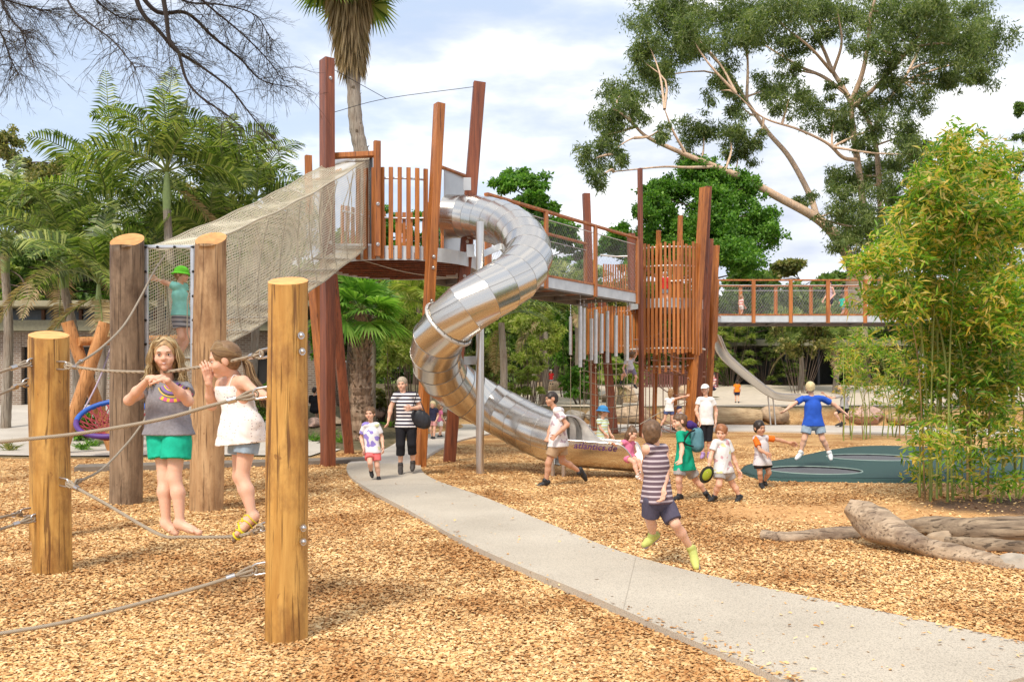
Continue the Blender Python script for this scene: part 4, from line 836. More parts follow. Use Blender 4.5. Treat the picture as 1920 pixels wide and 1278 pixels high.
# ------------------------------------------------------------------ open steel slide from tower two
S2 = thing('open_slide', tuple(P(1443, 764, 35.4)), 'straight open steel slide curving down from the slatted tower to the sand', 'slide')
cp = [P(1334, 634, 34.2), P(1350, 668, 34.4), P(1378, 695, 34.6), P(1410, 720, 34.9), P(1440, 741, 35.3), P(1462, 749, 35.6), P(1500, 751, 36.0)]
pth = spline(cp, 26); T = np.gradient(pth, axis=0); T /= np.linalg.norm(T, axis=1)[:, None]; sd_ = nrm(np.array([-T[:, 1].mean(), T[:, 0].mean(), 0])); sd_ = nrm([.35, .94, 0]); V = []
for i in range(26):
    u = np.cross(T[i], sd_); u = u if u[2] > 0 else -u
    for x, z in ((-.36, .34), (-.35, .08), (-.27, 0), (.27, 0), (.35, .08), (.36, .34)): V.append(pth[i]+sd_*x+u*z)
V = np.array(V); V2 = V-[0, 0, .025]; i = np.arange(25)[:, None]*6; j = np.arange(5)[None]; q4 = np.stack([i+j, i+j+1, i+j+7, i+j+6], -1).reshape(-1, 4)
mb = MB(); mb.add(V, q4); mb.add(V2, q4[:, ::-1]); obj('bed', mb, BRU, S2, True)
for c_ in (0, 5): mb = MB(); tube(mb, V.reshape(26, 6, 3)[:, c_], .028, 8); obj('side_rail', mb, STEEL, S2, True)
for px_, Yq in ((1440, 35.25), (1449, 35.5)): a = P(px_, 743, Yq); mb = MB(); tube(mb, [a, (a.x+.12, a.y, gz(a.x, a.y)-.03)], .03, 8); obj('leg', mb, STEEL, S2, True)
mb = MB(); tube(mb, spline([P(1338, 640, 34.1), P(1340, 620, 34.1), P(1336, 600, 34.1), P(1342, 618, 34.6), P(1344, 640, 34.6)], 16), .02, 8); obj('grab_hoop', mb, STEEL, S2, True)

# ------------------------------------------------------------------ nest swing with crossed log legs
SY = 21.0
root = thing('nest_swing', tuple(G(165, 822)), 'nest swing with blue rimmed basket under crossed orange logs', 'swing'); OL = logmat('orange_round_log', (.42, .18, .06), (.62, .31, .12), (.2, .08, .03), (.34, .15, .05), .5, .5)
zb = lambda v: (v.x, v.y, gz(v.x, v.y)-.05)
def lg(a, b_, r_=.14): mb = MB(); tube(mb, [a, b_], r_, 14); obj('leg', mb, OL, root, True, auto=40)
lg(P(126, 603, SY), zb(P(215, 812, SY+.5)), .145); lg(P(197, 605, SY+.1), zb(P(112, 812, SY-.3)), .145)
lg(P(126+235, 598, SY+2.2), zb(P(215+235, 812, SY+2.8)), .14); lg(P(197+235, 600, SY+2.3), zb(P(112+235, 812, SY+2)), .14)
mb = MB(); tube(mb, [P(148, 640, SY-.05), P(400, 634, SY+2.2)], .11, 14); obj('cross_beam', mb, OL, root, True, auto=40)
bc = A(P(212, 784, SY-1.1)); tl = R(40); br_ = .80
bas = [bc+np.array([br_*math.cos(x)*1.0, br_*math.sin(x)*math.cos(tl)*.8, br_*math.sin(x)*math.sin(tl)*.75]) for x in np.linspace(0, 2*math.pi, 41)]
mb = MB(); tube(mb, bas[:22], .06, 10); obj('basket_rim', mb, plain('blue_foam', (.02, .10, .42), .5), root, True); mb = MB(); tube(mb, bas[21:], .06, 10); obj('basket_rim', mb, plain('violet_foam', (.09, .035, .20), .5), root, True)
mb = MB(); bas = np.array(bas)
for k in range(0, 40, 2):
    for st in (13, 17): a, b_ = bas[k], bas[(k+st) % 40]; m_ = (a+b_)/2-[0, 0, .28]; tube(mb, spline([a, m_, b_], 8), .012, 5)
obj('basket_net', mb, plain('maroon_net', (.28, .03, .035), .6), root, True)
for k, (kk, px_) in enumerate([(2, 235), (12, 212), (22, 212), (32, 235)]):
    mb = MB(); tube(mb, spline([bas[kk], (bas[kk]+A(P(px_, 640, SY+.9)))/2+[.05, 0, -.05], P(px_, 640, SY+.9)], 10), .022, 6); obj('hanging_rope', mb, ropemat('lilac_rope', (.52, .42, .48), (.25, .18, .25), 30), root, True)
# ------------------------------------------------------------------ foliage tools
def leaf_arrays(C, D, L_, W_, rg, droop=0.0):
    """one folded diamond leaf (4 verts, 2 tris as a quad) per centre C along D"""
    n = len(C); D = D/np.maximum(np.linalg.norm(D, axis=1), 1e-6)[:, None]; s = rg.normal(size=(n, 3)); s -= D*(s*D).sum(1)[:, None]; s /= np.maximum(np.linalg.norm(s, axis=1), 1e-6)[:, None]
    L_ = np.broadcast_to(L_, n)[:, None]; W_ = np.broadcast_to(W_, n)[:, None]
    a = C; b = C+D*L_*.42+s*W_; c = C+D*L_-np.array([0, 0, 1])*L_*droop; d = C+D*L_*.42-s*W_
    V = np.stack([a, b, c, d], 1).reshape(-1, 3); i = np.arange(n)[:, None]*4; return V, i+np.array([[0, 1, 2, 3]])
def clumps(rg, centres, radii, n_each, shell=.5):
    out = []
    mr = np.mean([np.mean(r_) for r_ in radii]); n0_ = n_each
    for c, r_ in zip(centres, radii):
        n_each = max(60, n0_*(np.mean(r_)/mr)**2)
        r_ = A(r_) if not np.isscalar(r_) else np.array([r_]*3); n = int(n_each); m = max(5, n//110); sub = rg.normal(size=(m, 3)); sub /= np.linalg.norm(sub, axis=1)[:, None]; sub *= rg.uniform(.25, 1.12, (m, 1)); sr = rg.uniform(.16, .40, m); k = rg.choice(m, n, p=sr**1.6/np.sum(sr**1.6)); tw = rg.normal(size=(max(6, n//14), 3)); tw /= np.linalg.norm(tw, axis=1)[:, None]; tw *= rg.uniform(.4, 1.15, (len(tw), 1)); j = (rg.integers(0, len(tw), n)+k*3) % len(tw)
        p = sub[k]+tw[j]*sr[k][:, None]+rg.normal(0, .085, (n, 3)); out.append(np.array(c)+p*r_)
    return np.concatenate(out)
def twigs(mb, rg, src, centres, r0=.05, sides=5, n=7, m=0):
    src = np.array(src)
    for c in centres:
        c = np.array(c); d = np.linalg.norm(src-c, axis=1)+np.maximum(0, src[:, 2]-c[2])*.8; s = src[np.argmin(d)]
        mid = (s+c)/2+rg.normal(0, .07, 3)*np.linalg.norm(c-s); pth = spline([s, mid, c], n); tube(mb, pth, np.linspace(r0, r0*.25, n), sides, False, m)
G_EUC = leafmat('gum_leaves', [(.075, .115, .035), (.12, .17, .05), (.17, .22, .075), (.24, .27, .11)], .45, .42)
G_BRI = leafmat('bright_green_leaves', [(.05, .14, .015), (.085, .21, .022), (.13, .28, .035), (.20, .36, .06)], .45, .42)
G_OLV = leafmat('olive_leaves', [(.10, .12, .035), (.18, .20, .06), (.28, .27, .09), (.34, .28, .11)], .55, .4)
G_DRK = leafmat('dark_green_leaves', [(.06, .11, .022), (.095, .165, .033), (.15, .24, .05), (.24, .33, .09)], .5, .42)
G_PALM = leafmat('palm_leaves', [(.05, .08, .016), (.09, .145, .026), (.16, .23, .045), (.34, .37, .12)], .4, .38)
G_FAN = leafmat('fan_palm_leaves', [(.08, .19, .03), (.12, .26, .045), (.18, .34, .06), (.26, .42, .10)], .4, .5)
G_YEL = leafmat('yellow_green_leaves', [(.17, .24, .04), (.27, .34, .07), (.36, .41, .11), (.44, .43, .17)], .5, .5)
G_BAM = leafmat('bamboo_leaves', [(.07, .17, .015), (.12, .27, .02), (.19, .36, .03), (.34, .44, .05), (.60, .42, .07), (.60, .48, .20)], .45, .45)
BK_GUM = logmat('smooth_gum_bark', (.52, .33, .20), (.76, .55, .38), (.30, .22, .18), (.34, .30, .27), .6)
BK_DK = logmat('dark_bark', (.07, .045, .03), (.16, .11, .08), (.03, .02, .015), (.1, .07, .05), .4)
BK_PALM = logmat('grey_palm_trunk', (.20, .16, .12), (.36, .31, .25), (.12, .09, .07), (.22, .14, .09), .5)
def tree(name, label, base, limbs, centres, radii, n_each, lmat, bmat, leaf=(.16, .03), group=None, seed=1, tr=.06, upb=-.2, cat='tree'):
    rg = np.random.default_rng(seed); root = thing(name, base, label, cat, group); mb = MB(); src = []
    for pts, r0, r1 in limbs:
        p = spline(pts, max(8, 5*len(pts))); tube(mb, p, np.linspace(r0, r1, len(p)), 10, False); src += list(p[len(p)//3:])
    twigs(mb, rg, src, centres, tr); obj('trunk', mb, bmat, root, True)
    C = clumps(rg, centres, radii, n_each); D = rg.normal(size=C.shape)+[0, 0, upb]; n = len(C); V, Fc = leaf_arrays(C, D, rg.uniform(.7, 1.3, n)*leaf[0], leaf[1]*rg.uniform(.7, 1.3, n), rg)
    obj('crown', MB().add(V, Fc), lmat, root); return root
# ---- the big gum tree
GYD = 60.0; S = GYD/F
gb_ = G(1615, 742); gb_ = Vector((P(1612, 0, GYD).x, GYD, gz(P(1612, 0, GYD).x, GYD)-.3))
def L3(pts, r0, r1, dy0=0, dy1=0): n = len(pts); return ([P(x, y, GYD+dy0+(dy1-dy0)*i/max(1, n-1)) for i, (x, y) in enumerate(pts)], r0*S*.68, r1*S*.6)
base_pts = [gb_, P(1606, 600, GYD), P(1603, 520, GYD)]
limbs = [([*base_pts], 21*S, 17*S), L3([(1603, 520), (1590, 480), (1560, 435), (1525, 405), (1460, 370), (1400, 337), (1340, 312), (1265, 281), (1212, 256), (1182, 226)], 17, 3, 0, -6),
 L3([(1532, 410), (1518, 365), (1480, 295), (1440, 248), (1400, 190), (1368, 140), (1330, 100), (1305, 60)], 9, 2.5, -.5, 4), L3([(1400, 190), (1402, 120), (1398, 50)], 5, 2, 2, 3),
 L3([(1345, 313), (1290, 314), (1240, 313), (1150, 322)], 4.5, 1.5, -4, -7), L3([(1284, 285), (1262, 246), (1246, 205)], 4, 1.5, -5, -6), L3([(1400, 337), (1360, 345), (1310, 330)], 3, 1, -3, -2), L3([(1212, 256), (1180, 262), (1140, 290)], 3, 1, -6, -7),
 L3([(1625, 540), (1632, 465), (1618, 380), (1606, 290), (1598, 230), (1592, 185), (1562, 135), (1545, 95), (1522, 50), (1500, 10)], 12, 3, 1, 3), L3([(1594, 195), (1616, 140), (1628, 80), (1632, 30), (1650, -30)], 8, 3, 1, -2),
 L3([(1600, 200), (1640, 165), (1690, 110), (1720, 70), (1745, 20)], 7, 2.5, 1, -4), L3([(1592, 180), (1545, 145), (1500, 125), (1450, 95), (1410, 70)], 6, 2, 2, 6), L3([(1604, 300), (1580, 295), (1550, 268), (1495, 242), (1430, 220), (1380, 175)], 6, 1.5, 0, -4),
 L3([(1650, 560), (1652, 470), (1650, 370), (1643, 280), (1628, 225), (1606, 195)], 10, 6, 3, 2), L3([(1640, 240), (1665, 190), (1700, 140), (1715, 110), (1740, 60), (1790, 20)], 6, 2, 3, 5), L3([(1704, 132), (1740, 118), (1785, 118), (1830, 100)], 4, 1.5, 4, 6), L3([(1560, 135), (1520, 90), (1470, 50)], 5, 2, 2, -3), L3([(1562, 135), (1578, 80), (1570, 20)], 5, 2, 2, 0)]
cl_ = [(1240,30,60,40),(1310,22,60,35),(1390,18,60,35),(1450,30,60,38),(1520,15,60,34),(1590,22,50,36),(1660,25,60,36),(1730,30,60,38),(1800,35,55,40),(1860,70,38,45),(1800,90,55,40),(1845,130,38,30),(1745,95,45,35),(1215,80,36,35),(1260,95,45,38),(1225,145,42,40),(1205,115,25,30),(1310,75,42,35),(1165,175,34,32),(1150,205,38,32),(1180,215,28,24),(1130,255,28,30),(1112,300,26,34),(1120,335,20,20),(1150,290,22,24),
 (1400,70,42,32),(1470,85,38,26),(1360,140,34,34),(1375,185,28,24),(1350,170,24,24),(1445,165,36,26),(1480,185,40,26),(1520,205,34,28),(1565,225,30,30),(1590,245,24,24),(1320,238,44,26),(1365,250,34,26),(1410,262,28,24),(1300,280,30,22),(1385,290,30,18),(1290,60,30,40),(1235,245,20,16),(1255,345,20,14),(1335,335,18,12),
 (1640,190,38,32),(1685,160,38,34),(1720,195,30,30),(1655,240,36,30),(1705,250,40,32),(1730,290,34,30),(1690,310,36,32),(1640,320,40,32),(1600,345,40,30),(1570,385,36,30),(1600,420,42,30),(1665,370,44,36),(1700,380,32,34),(1640,430,46,30),(1590,455,34,24),(1690,430,36,30),(1500,372,22,14),(1570,330,26,22),(1620,270,24,20),(1530,60,36,26),(1620,75,30,26),(1690,75,40,28),(1760,150,34,18),(1810,150,30,16),(1480,130,24,16),(1560,160,20,16),(1660,130,22,18)]
rg = np.random.default_rng(21); cen = []; rad = []
for x, y, rx, ry in cl_:
    d = rg.uniform(-4.5, 4.5)+(-5 if x < 1240 and y > 160 else 0); c = P(x, y, GYD+d); cen.append(A(c)); rad.append((rx*S*1.15, rx*S*1.05, ry*S*1.15))
tree('gum_tree', 'huge gum tree with smooth pinkish forked trunks at the right', tuple(gb_), limbs, cen, rad, 1850, G_EUC, BK_GUM, (.34, .036), seed=22, tr=.10, upb=-.9)
# ---- background trees: (label, px, base y-dist, crown list, leaf colour)
def bgtree(label, px, Yd, cr, mat, n=900, leaf=(.3, .09), trunk=.25, seed=1, grp='background trees', nm='broadleaf_tree', bark=None, lean=0):
    b_ = P(px, 0, Yd); z = gz(b_.x, Yd); k = Yd/F; rg = np.random.default_rng(seed); cen = []; rad = []
    for x, y, rx, ry in cr:
        m_ = max(1, int(rx*ry/900))
        for _ in range(m_*2):
            a = rg.uniform(0, 6.28); q = math.sqrt(rg.uniform(0, 1))*.8; c = P(x+rx*q*math.cos(a), y+ry*q*math.sin(a), Yd+rg.uniform(-.8, .8)*rx*k); s = rg.uniform(.35, .65); cen.append(A(c)); rad.append((rx*k*s, rx*k*s, ry*k*s))
    top = P(px+lean, min(y for _, y, _, _ in cr)+20, Yd); base_ = Vector((b_.x, Yd, z-.2)); lm = [([base_, (base_+top)/2+Vector((.2, 0, 0)), top], trunk, trunk*.3)]
    per = max(60, int(n*len(cr)/len(cen)*1.6)); leaf = (leaf[0]*.72, leaf[1]*.72)
    return tree(nm, label, (b_.x, Yd, z), lm, cen, rad, per, mat, bark or BK_DK, leaf, grp, seed, .06, -.2)
bgtree('dense bright green tree right of the slatted tower', 1330, 56, [(1230, 370, 70, 50), (1330, 350, 80, 50), (1420, 370, 50, 45), (1180, 430, 60, 60), (1290, 430, 80, 60), (1390, 440, 60, 60), (1340, 490, 90, 45), (1230, 500, 60, 40)], G_BRI, 8200, (.26, .095), .5, 31)
bgtree('light airy green tree behind the middle of the first footbridge', 1010, 52, [(985, 360, 60, 34), (1040, 390, 50, 34), (960, 400, 50, 30), (1000, 430, 70, 34), (1060, 440, 50, 34), (1060, 480, 50, 30), (1085, 500, 40, 30)], G_BRI, 2400, (.30, .10), .2, 32)
bgtree('low olive tree on the skyline above the right bridge', 1500, 85, [(1500, 505, 60, 20), (1545, 515, 40, 20), (1450, 520, 30, 15)], G_OLV, 1800, (.5, .16), .2, 33)
bgtree('dark rounded tree on the skyline beside the gum trunk', 1585, 80, [(1590, 520, 40, 25), (1640, 540, 60, 40)], G_DRK, 1800, (.5, .16), .2, 34)
bgtree('grey green tree behind the top of the bamboo', 1780, 70, [(1770, 330, 50, 45), (1740, 400, 60, 60), (1820, 360, 50, 50), (1860, 440, 60, 60), (1900, 400, 40, 60)], G_EUC, 2600, (.4, .10), .3, 35)
bgtree('yellow tinged bushy tree at the far left edge', 30, 44, [(30, 290, 50, 45), (90, 330, 60, 45), (20, 370, 60, 50), (100, 410, 70, 50), (-50, 330, 50, 60)], G_OLV, 4200, (.22, .07), .3, 36)
bgtree('dark tree behind the palms above the brick building', 110, 42, [(40, 490, 70, 50), (140, 490, 70, 60), (240, 480, 70, 60), (340, 480, 60, 60), (20, 540, 60, 30), (440, 450, 60, 50), (500, 450, 40, 50)], G_DRK, 3600, (.25, .08), .3, 37)
bgtree('yellow flowering bush over the flat roof at the left', 50, 40, [(45, 560, 60, 22), (10, 520, 40, 30)], G_YEL, 2600, (.18, .06), .1, 38)
bgtree('dark conifer peeking in at the far right edge', 1945, 60, [(1935, 205, 36, 22), (1925, 245, 40, 24), (1940, 300, 40, 26), (1930, 350, 46, 40), (1945, 400, 50, 40)], G_DRK, 2600, (.3, .06), .35, 39, nm='conifer')
bgtree('green tree seen through the slats of the round deck', 780, 58, [(740, 440, 45, 45), (800, 430, 50, 40), (830, 460, 40, 40), (770, 480, 60, 30)], G_BRI, 3600, (.26, .095), .25, 48)
for q, (px, Yd, cr, mt, lab) in enumerate([(800, 64, [(760, 560, 80, 55), (850, 540, 80, 50), (930, 560, 70, 60)], G_DRK, 'dark leafy tree behind the tube slide'), (1040, 66, [(1000, 560, 70, 50), (1080, 570, 70, 60), (1150, 600, 60, 60)], G_DRK, 'dark leafy tree behind the hanging chime pipes'), (1400, 66, [(1380, 590, 80, 45), (1480, 580, 70, 45)], G_DRK, 'dark leafy tree behind the right bridge rail'), (1700, 64, [(1620, 600, 60, 50), (1720, 600, 70, 60), (1830, 560, 80, 80), (1900, 620, 60, 70)], G_DRK, 'dark leafy tree behind the big bamboo'), (650, 60, [(600, 560, 60, 50), (680, 560, 60, 50), (570, 620, 40, 40)], G_OLV, 'olive tree behind the fan palm'),
    (1130, 60, [(1130, 560, 60, 40), (1200, 600, 60, 50), (1290, 600, 60, 50)], G_OLV, 'olive leafed tree behind the slatted tower'), (1260, 70, [(1240, 560, 80, 50), (1330, 570, 60, 50)], G_DRK, 'dark tree deep behind the slatted tower')]):
    bgtree(lab, px, Yd, cr, mt, 3000, (.32, .11), .25, 50+q, 'far leafy trees closing the view')
bgtree('broad green tree filling the gap above the brick building', 250, 46, [(60, 470, 90, 50), (180, 465, 90, 50), (300, 450, 90, 50), (420, 450, 80, 50), (520, 455, 60, 50), (120, 520, 90, 50), (260, 520, 100, 50), (400, 520, 100, 50)], G_BRI, 2600, (.3, .10), .3, 61)
bgtree('tall hazy green tree behind the left palms', 460, 50, [(430, 360, 50, 60), (500, 360, 40, 50), (380, 400, 60, 60), (470, 430, 70, 50)], G_OLV, 2400, (.3, .09), .3, 62)
rg = np.random.default_rng(77); n = 200000; xx = rg.uniform(-52, 62, n); hh_ = 9.6+(1-sstep(-16, -2, xx))*3.2+1.1*np.sin(xx*.35)+1.1*np.sin(xx*.9+2)+.6*np.sin(xx*2.3); zz = rg.uniform(0, 1, n)**.8*hh_; yy = 76+rg.normal(0, .5, n)-1.4*np.sin(xx*.8+zz*.9)*np.sin(zz*1.3+xx*.3)+zz*.2; C = np.stack([xx, yy, .6+zz], -1)
V, Fc = leaf_arrays(C, rg.normal(size=(n, 3)), rg.uniform(.35, .8, n), .16, rg); o_ = obj('far_woodland', MB().add(V, Fc), G_DRK); tag(o_, 'dark far woodland closing the view behind the garden', 'woodland', None, 'stuff')
# ---- shrubs
def shrub(label, px, py, Yd, rx, ry, mat, n=2600, leaf=(.22, .035), seed=1, spiky=False, grp='garden shrubs', nm='shrub'):
    c = P(px, py, Yd); k = Yd/F; g0 = gz(c.x, Yd); root = thing(nm, (c.x, Yd, g0), label, 'shrub', grp); rg = np.random.default_rng(seed); m_ = 14 if not spiky else 34
    cen = [A(c)+np.array([rg.uniform(-1, 1)*rx*k*.75, rg.uniform(-1, 1)*rx*k*.6, rg.uniform(-1.1, .8)*ry*k]) for _ in range(m_)]
    mb = MB()
    for q in cen: b_ = np.array([c.x+(q[0]-c.x)*.25, Yd+(q[1]-Yd)*.25, g0-.1]); tube(mb, spline([b_, (b_+q)/2+rg.normal(0, .05, 3), q], 6), np.linspace(.02, .008, 6), 5, False)
    obj('stems', mb, BK_DK, root, True)
    if spiky:
        C = []; D = []
        for q in cen:
            for _ in range(n//m_//1): d = rg.normal(size=3); d[2] = abs(d[2])*.9+.05; C.append(q+rg.normal(0, .03, 3)); D.append(d)
        V, Fc = leaf_arrays(np.array(C), np.array(D), leaf[0]*rg.uniform(.7, 1.2, len(C)), leaf[1], rg, .35)
    else:
        C = clumps(rg, cen, [(rx*k*.34, rx*k*.3, ry*k*.36)]*m_, n//m_); V, Fc = leaf_arrays(C, rg.normal(size=C.shape)+[0, 0, .3], leaf[0]*rg.uniform(.6, 1.3, len(C)), leaf[1], rg, .2)
    obj('foliage', MB().add(V, Fc), mat, root)
sh = [(1370, 650, 55, 55, 55, G_YEL, 5200, (.42, .025), True, 'spiky pale green shrub left of the open slide head'), (1430, 660, 57, 55, 50, G_PALM, 5200, (.42, .025), True, 'spiky green shrub above the middle of the open slide'), (1480, 680, 57, 35, 45, G_PALM, 2600, (.40, .025), True, 'small spiky shrub beside the dark pavilion'), (1350, 690, 56, 30, 30, G_BRI, 2000, (.2, .05), False, 'low green shrub below the open slide'),
 (1010, 640, 40, 50, 50, G_YEL, 5200, (.20, .03), False, 'pale feathery shrub behind the red shirted child'), (960, 620, 44, 60, 60, G_YEL, 4200, (.22, .04), False, 'pale feathery shrub behind the steel pole'), (1090, 690, 42, 40, 40, G_BRI, 4200, (.2, .05), False, 'bright green bush behind the long ropes'), (1060, 610, 48, 50, 60, G_BRI, 4200, (.22, .06), False, 'tall green bush under the bridge'), (900, 690, 40, 60, 40, G_OLV, 4200, (.2, .05), False, 'olive bush behind the lower tube'), (985, 710, 37, 40, 26, G_YEL, 4200, (.24, .02), True, 'tufty pale grass shrub under the feathery shrubs'),
 (1180, 705, 57, 60, 36, G_DRK, 4200, (.2, .06), False, 'dark bush behind the boulders'), (1100, 728, 47, 40, 22, G_BRI, 2600, (.2, .05), False, 'low green bush by the far boulders'), (780, 620, 33, 45, 50, G_YEL, 4200, (.26, .025), False, 'yellow green bamboo like shrub right of the fan palm'), (740, 650, 30, 36, 40, G_YEL, 3200, (.24, .02), False, 'fine leaved yellow shrub behind the woman in stripes'), (720, 745, 31, 40, 22, G_OLV, 2000, (.2, .03), True, 'low straggly shrub at the foot of the fan palm'),
 (610, 640, 33, 30, 30, G_BRI, 2200, (.2, .06), False, 'green shrub behind the left tower posts'), (260, 700, 33, 40, 26, G_BRI, 2200, (.18, .05), False, 'green shrub behind the nest swing'), (160, 790, 24, 26, 22, G_BRI, 1600, (.14, .04), False, 'leafy little shrub under the nest swing'), (470, 760, 26, 40, 26, G_DRK, 2600, (.14, .05), False, 'dark flowering shrub behind the girl in the white top'), (520, 740, 27, 40, 22, G_BRI, 2600, (.14, .04), False, 'green shrub behind the thick front post'), (1600, 690, 57, 60, 50, G_YEL, 4200, (.22, .04), False, 'yellow green shrub behind the crouching adult'), (1700, 690, 57, 60, 50, G_OLV, 4200, (.22, .05), False, 'olive shrub behind the bamboo'), (1850, 700, 40, 80, 60, G_DRK, 4200, (.22, .06), False, 'dark shrub behind the big bamboo stems'), (1500, 625, 50, 60, 30, G_OLV, 3000, (.25, .06), False, 'olive shrub just under the right bridge'), (640, 600, 36, 40, 40, G_DRK, 3000, (.2, .06), False, 'dark shrub behind the round deck'), (860, 590, 46, 60, 50, G_DRK, 4200, (.24, .07), False, 'dark green bush between the towers')]
for q, (px, py, Yd, rx, ry, mt, n, lf, sp_, lab) in enumerate(sh): shrub(lab, px, py, Yd, rx, ry, mt, n, lf, 70+q, sp_)
for q, (px, py) in enumerate([(175, 838), (155, 845), (620, 818), (590, 828), (640, 830), (690, 822), (730, 800), (20, 846), (205, 832)]):
    g_ = G(px, py); root = thing('grass_tuft', tuple(g_), ['grass tuft right of the left log', 'grass tuft touching the left log', 'strappy plant between the two dark red posts', 'strappy plant beside the thick front post', 'strappy plant behind the left tower post', 'strappy plant behind the walking boy', 'leafy tuft left of the woman in stripes', 'sparse grass tuft at the left edge of the paving', 'grass tuft left of the grey log'][q], 'plant', 'tufts of strappy plants along the edging'); rg = np.random.default_rng(q); n = 70
    C = A(g_)+rg.normal(0, .06, (n, 3))*[1, 1, 0]; D = rg.normal(size=(n, 3))*[.8, .8, .2]+[0, 0, 1]; V, Fc = leaf_arrays(C, D, rg.uniform(.25, .5, n), .012, rg, .25); obj('leaves', MB().add(V, Fc), G_BRI if q < 7 else G_OLV, root)
# ---- feather palms
def frond(mb, base, dirn, L_, rise, droop, nl, ll, rg, mi=0, st=None, tw=0.0, vee=.35, w_=.030):
    d = nrm([dirn[0], dirn[1], 0]); n = 22; t = np.linspace(0, 1, n); ang = rise-(rise+droop)*t**1.25; st_ = L_/(n-1); p = [A(base)]
    for i in range(n-1): p.append(p[-1]+(d*math.cos(ang[i])+np.array([0, 0, 1])*math.sin(ang[i]))*st_)
    p = np.array(p); tube(mb, p, np.linspace(.03, .006, n), 4, False, 1)
    ti = np.linspace(.16, 1, nl); T = np.gradient(p, axis=0); T /= np.linalg.norm(T, axis=1)[:, None]; side = np.array([-d[1], d[0], 0.]); rot = rg.uniform(-tw, tw)
    for sg in (1, -1):
        q = np.stack([np.interp(ti, t, p[:, k]) for k in range(3)], -1); tt = np.stack([np.interp(ti, t, T[:, k]) for k in range(3)], -1); un = np.cross(side, tt); un[un[:, 2] < 0] *= -1
        sd_ = side*math.cos(rot)+un*math.sin(rot); D = sd_*sg+tt*.55+un*vee*rg.uniform(.6, 1.2, (nl, 1))+rg.normal(0, .08, (nl, 3)); D /= np.linalg.norm(D, axis=1)[:, None]; ln = ll*np.sin(np.clip(ti*.9+.12, 0, 1)*math.pi)**.6*rg.uniform(.85, 1.1, nl)
        a = q; m_ = q+D*ln[:, None]*.5; e = q+D*ln[:, None]-np.array([0, 0, 1])*ln[:, None]*.30; wv = tt*w_
        V = np.stack([a-wv*.5, a+wv*.5, m_+wv, m_-wv, e], 1).reshape(-1, 3); i = np.arange(nl)[:, None]*5; mb.add(V, i+np.array([[0, 1, 2, 3]]), mi); mb.add(V, i+np.array([[3, 2, 4]]), mi)
RACH = plain('frond_stem', (.16, .20, .05), .5); DRYF = leafmat('dry_fronds', [(.24, .16, .08), (.34, .24, .13), (.40, .30, .18)], .7, .2)
CSH = plain('green_crownshaft', (.20, .27, .09), .4)
def palm(label, px, pyc, Yd, nf=12, L_=3.0, tr=.13, seed=1, px0=None, shaft=True, dry=1, mat=None, group='feather palms', spears=((1.6, 1.2),), ll=.80, nl=40):
    c = A(P(px, pyc, Yd)); bx = P(px0 or px, 0, Yd).x; g0 = gz(bx, Yd); root = thing('palm_tree', (bx, Yd, g0), label, 'palm tree', group); rg = np.random.default_rng(seed)
    mb = MB(); p = spline([(bx, Yd, g0-.1), ((bx+c[0])/2+.1, Yd, (g0+c[2])/2), tuple(c-[0, 0, .9 if shaft else .1])], 40); r_ = np.linspace(tr*1.15, tr*.85, 40)*(1+.05*(np.arange(40) % 2)); tube(mb, p, r_, 12); obj('trunk', mb, BK_PALM, root, True)
    if shaft: mb = MB(); tube(mb, [tuple(c-[0, 0, .95]), tuple(c-[0, 0, .5]), tuple(c+[0, 0, .1])], [tr*.9, tr*1.0, tr*.45], 10); obj('crownshaft', mb, CSH, root, True)
    mb = MB(); ga = 2.4
    for k in range(nf):
        a = seed+k*ga; t = k/max(1, nf-1); rise = R(84-62*t+rg.uniform(-6, 6)); droop = R(5+60*t+rg.uniform(-10, 10)); frond(mb, c+[0, 0, .12], (math.cos(a), math.sin(a)), L_*rg.uniform(.75, 1.1), rise, droop, nl, ll, rg, 0, tw=.9)
    for az_, s_ in spears: frond(mb, c+[0, 0, .1], (math.cos(az_), math.sin(az_)), L_*s_*.8, R(86), R(-55), nl, ll*.8, rg, 0, vee=.2)
    obj('crown', mb, [mat or G_PALM, RACH], root)
    if dry:
        mb = MB()
        for k in range(dry): a = rg.uniform(0, 6.28); frond(mb, c-[0, 0, .2], (math.cos(a), math.sin(a)), L_*.8, R(-25), R(75), 34, .5, rg, 0)
        obj('dead_fronds', mb, [DRYF, RACH], root)
    return root
palm('tall palm left of the grey log with an upright feather frond', 207, 405, 26, 13, 3.6, .13, 3, 225, spears=((2.1, 1.75), (1.2, 1.2)))
palm('palm between the two tall gate logs reaching above the net gate', 313, 330, 24, 13, 2.9, .12, 5, 316, spears=((1.8, 1.5), (1.1, 1.0)))
palm('palm with browning fronds behind the lower end of the net tunnel', 415, 350, 27, 14, 2.9, .13, 8, 400, spears=((1.3, 1.1), (2, .9)), dry=3)
palm('palm behind the middle of the net tunnel', 480, 380, 30, 12, 3.0, .13, 11, 470, dry=2)
palm('low spreading palm above the brick building', 120, 480, 25, 14, 3.2, .13, 14, 150, dry=3)
palm('drooping palm at the left edge above the roof', 10, 455, 27, 12, 3.2, .13, 17, 0, dry=2)
palm('dark stemmed palm left of the grey log, lower crown', 185, 540, 23, 12, 2.4, .10, 19, 185, dry=3)
palm('palm crown right behind the tall tan log', 395, 460, 26, 12, 2.6, .12, 23, 390, dry=2)
palm('palm crown behind the gate frame', 300, 470, 28, 12, 2.6, .12, 27, 290, dry=2)
palm('palm crown peeping left of the leaning dark posts', 540, 470, 31, 12, 2.4, .12, 29, 535, dry=1)
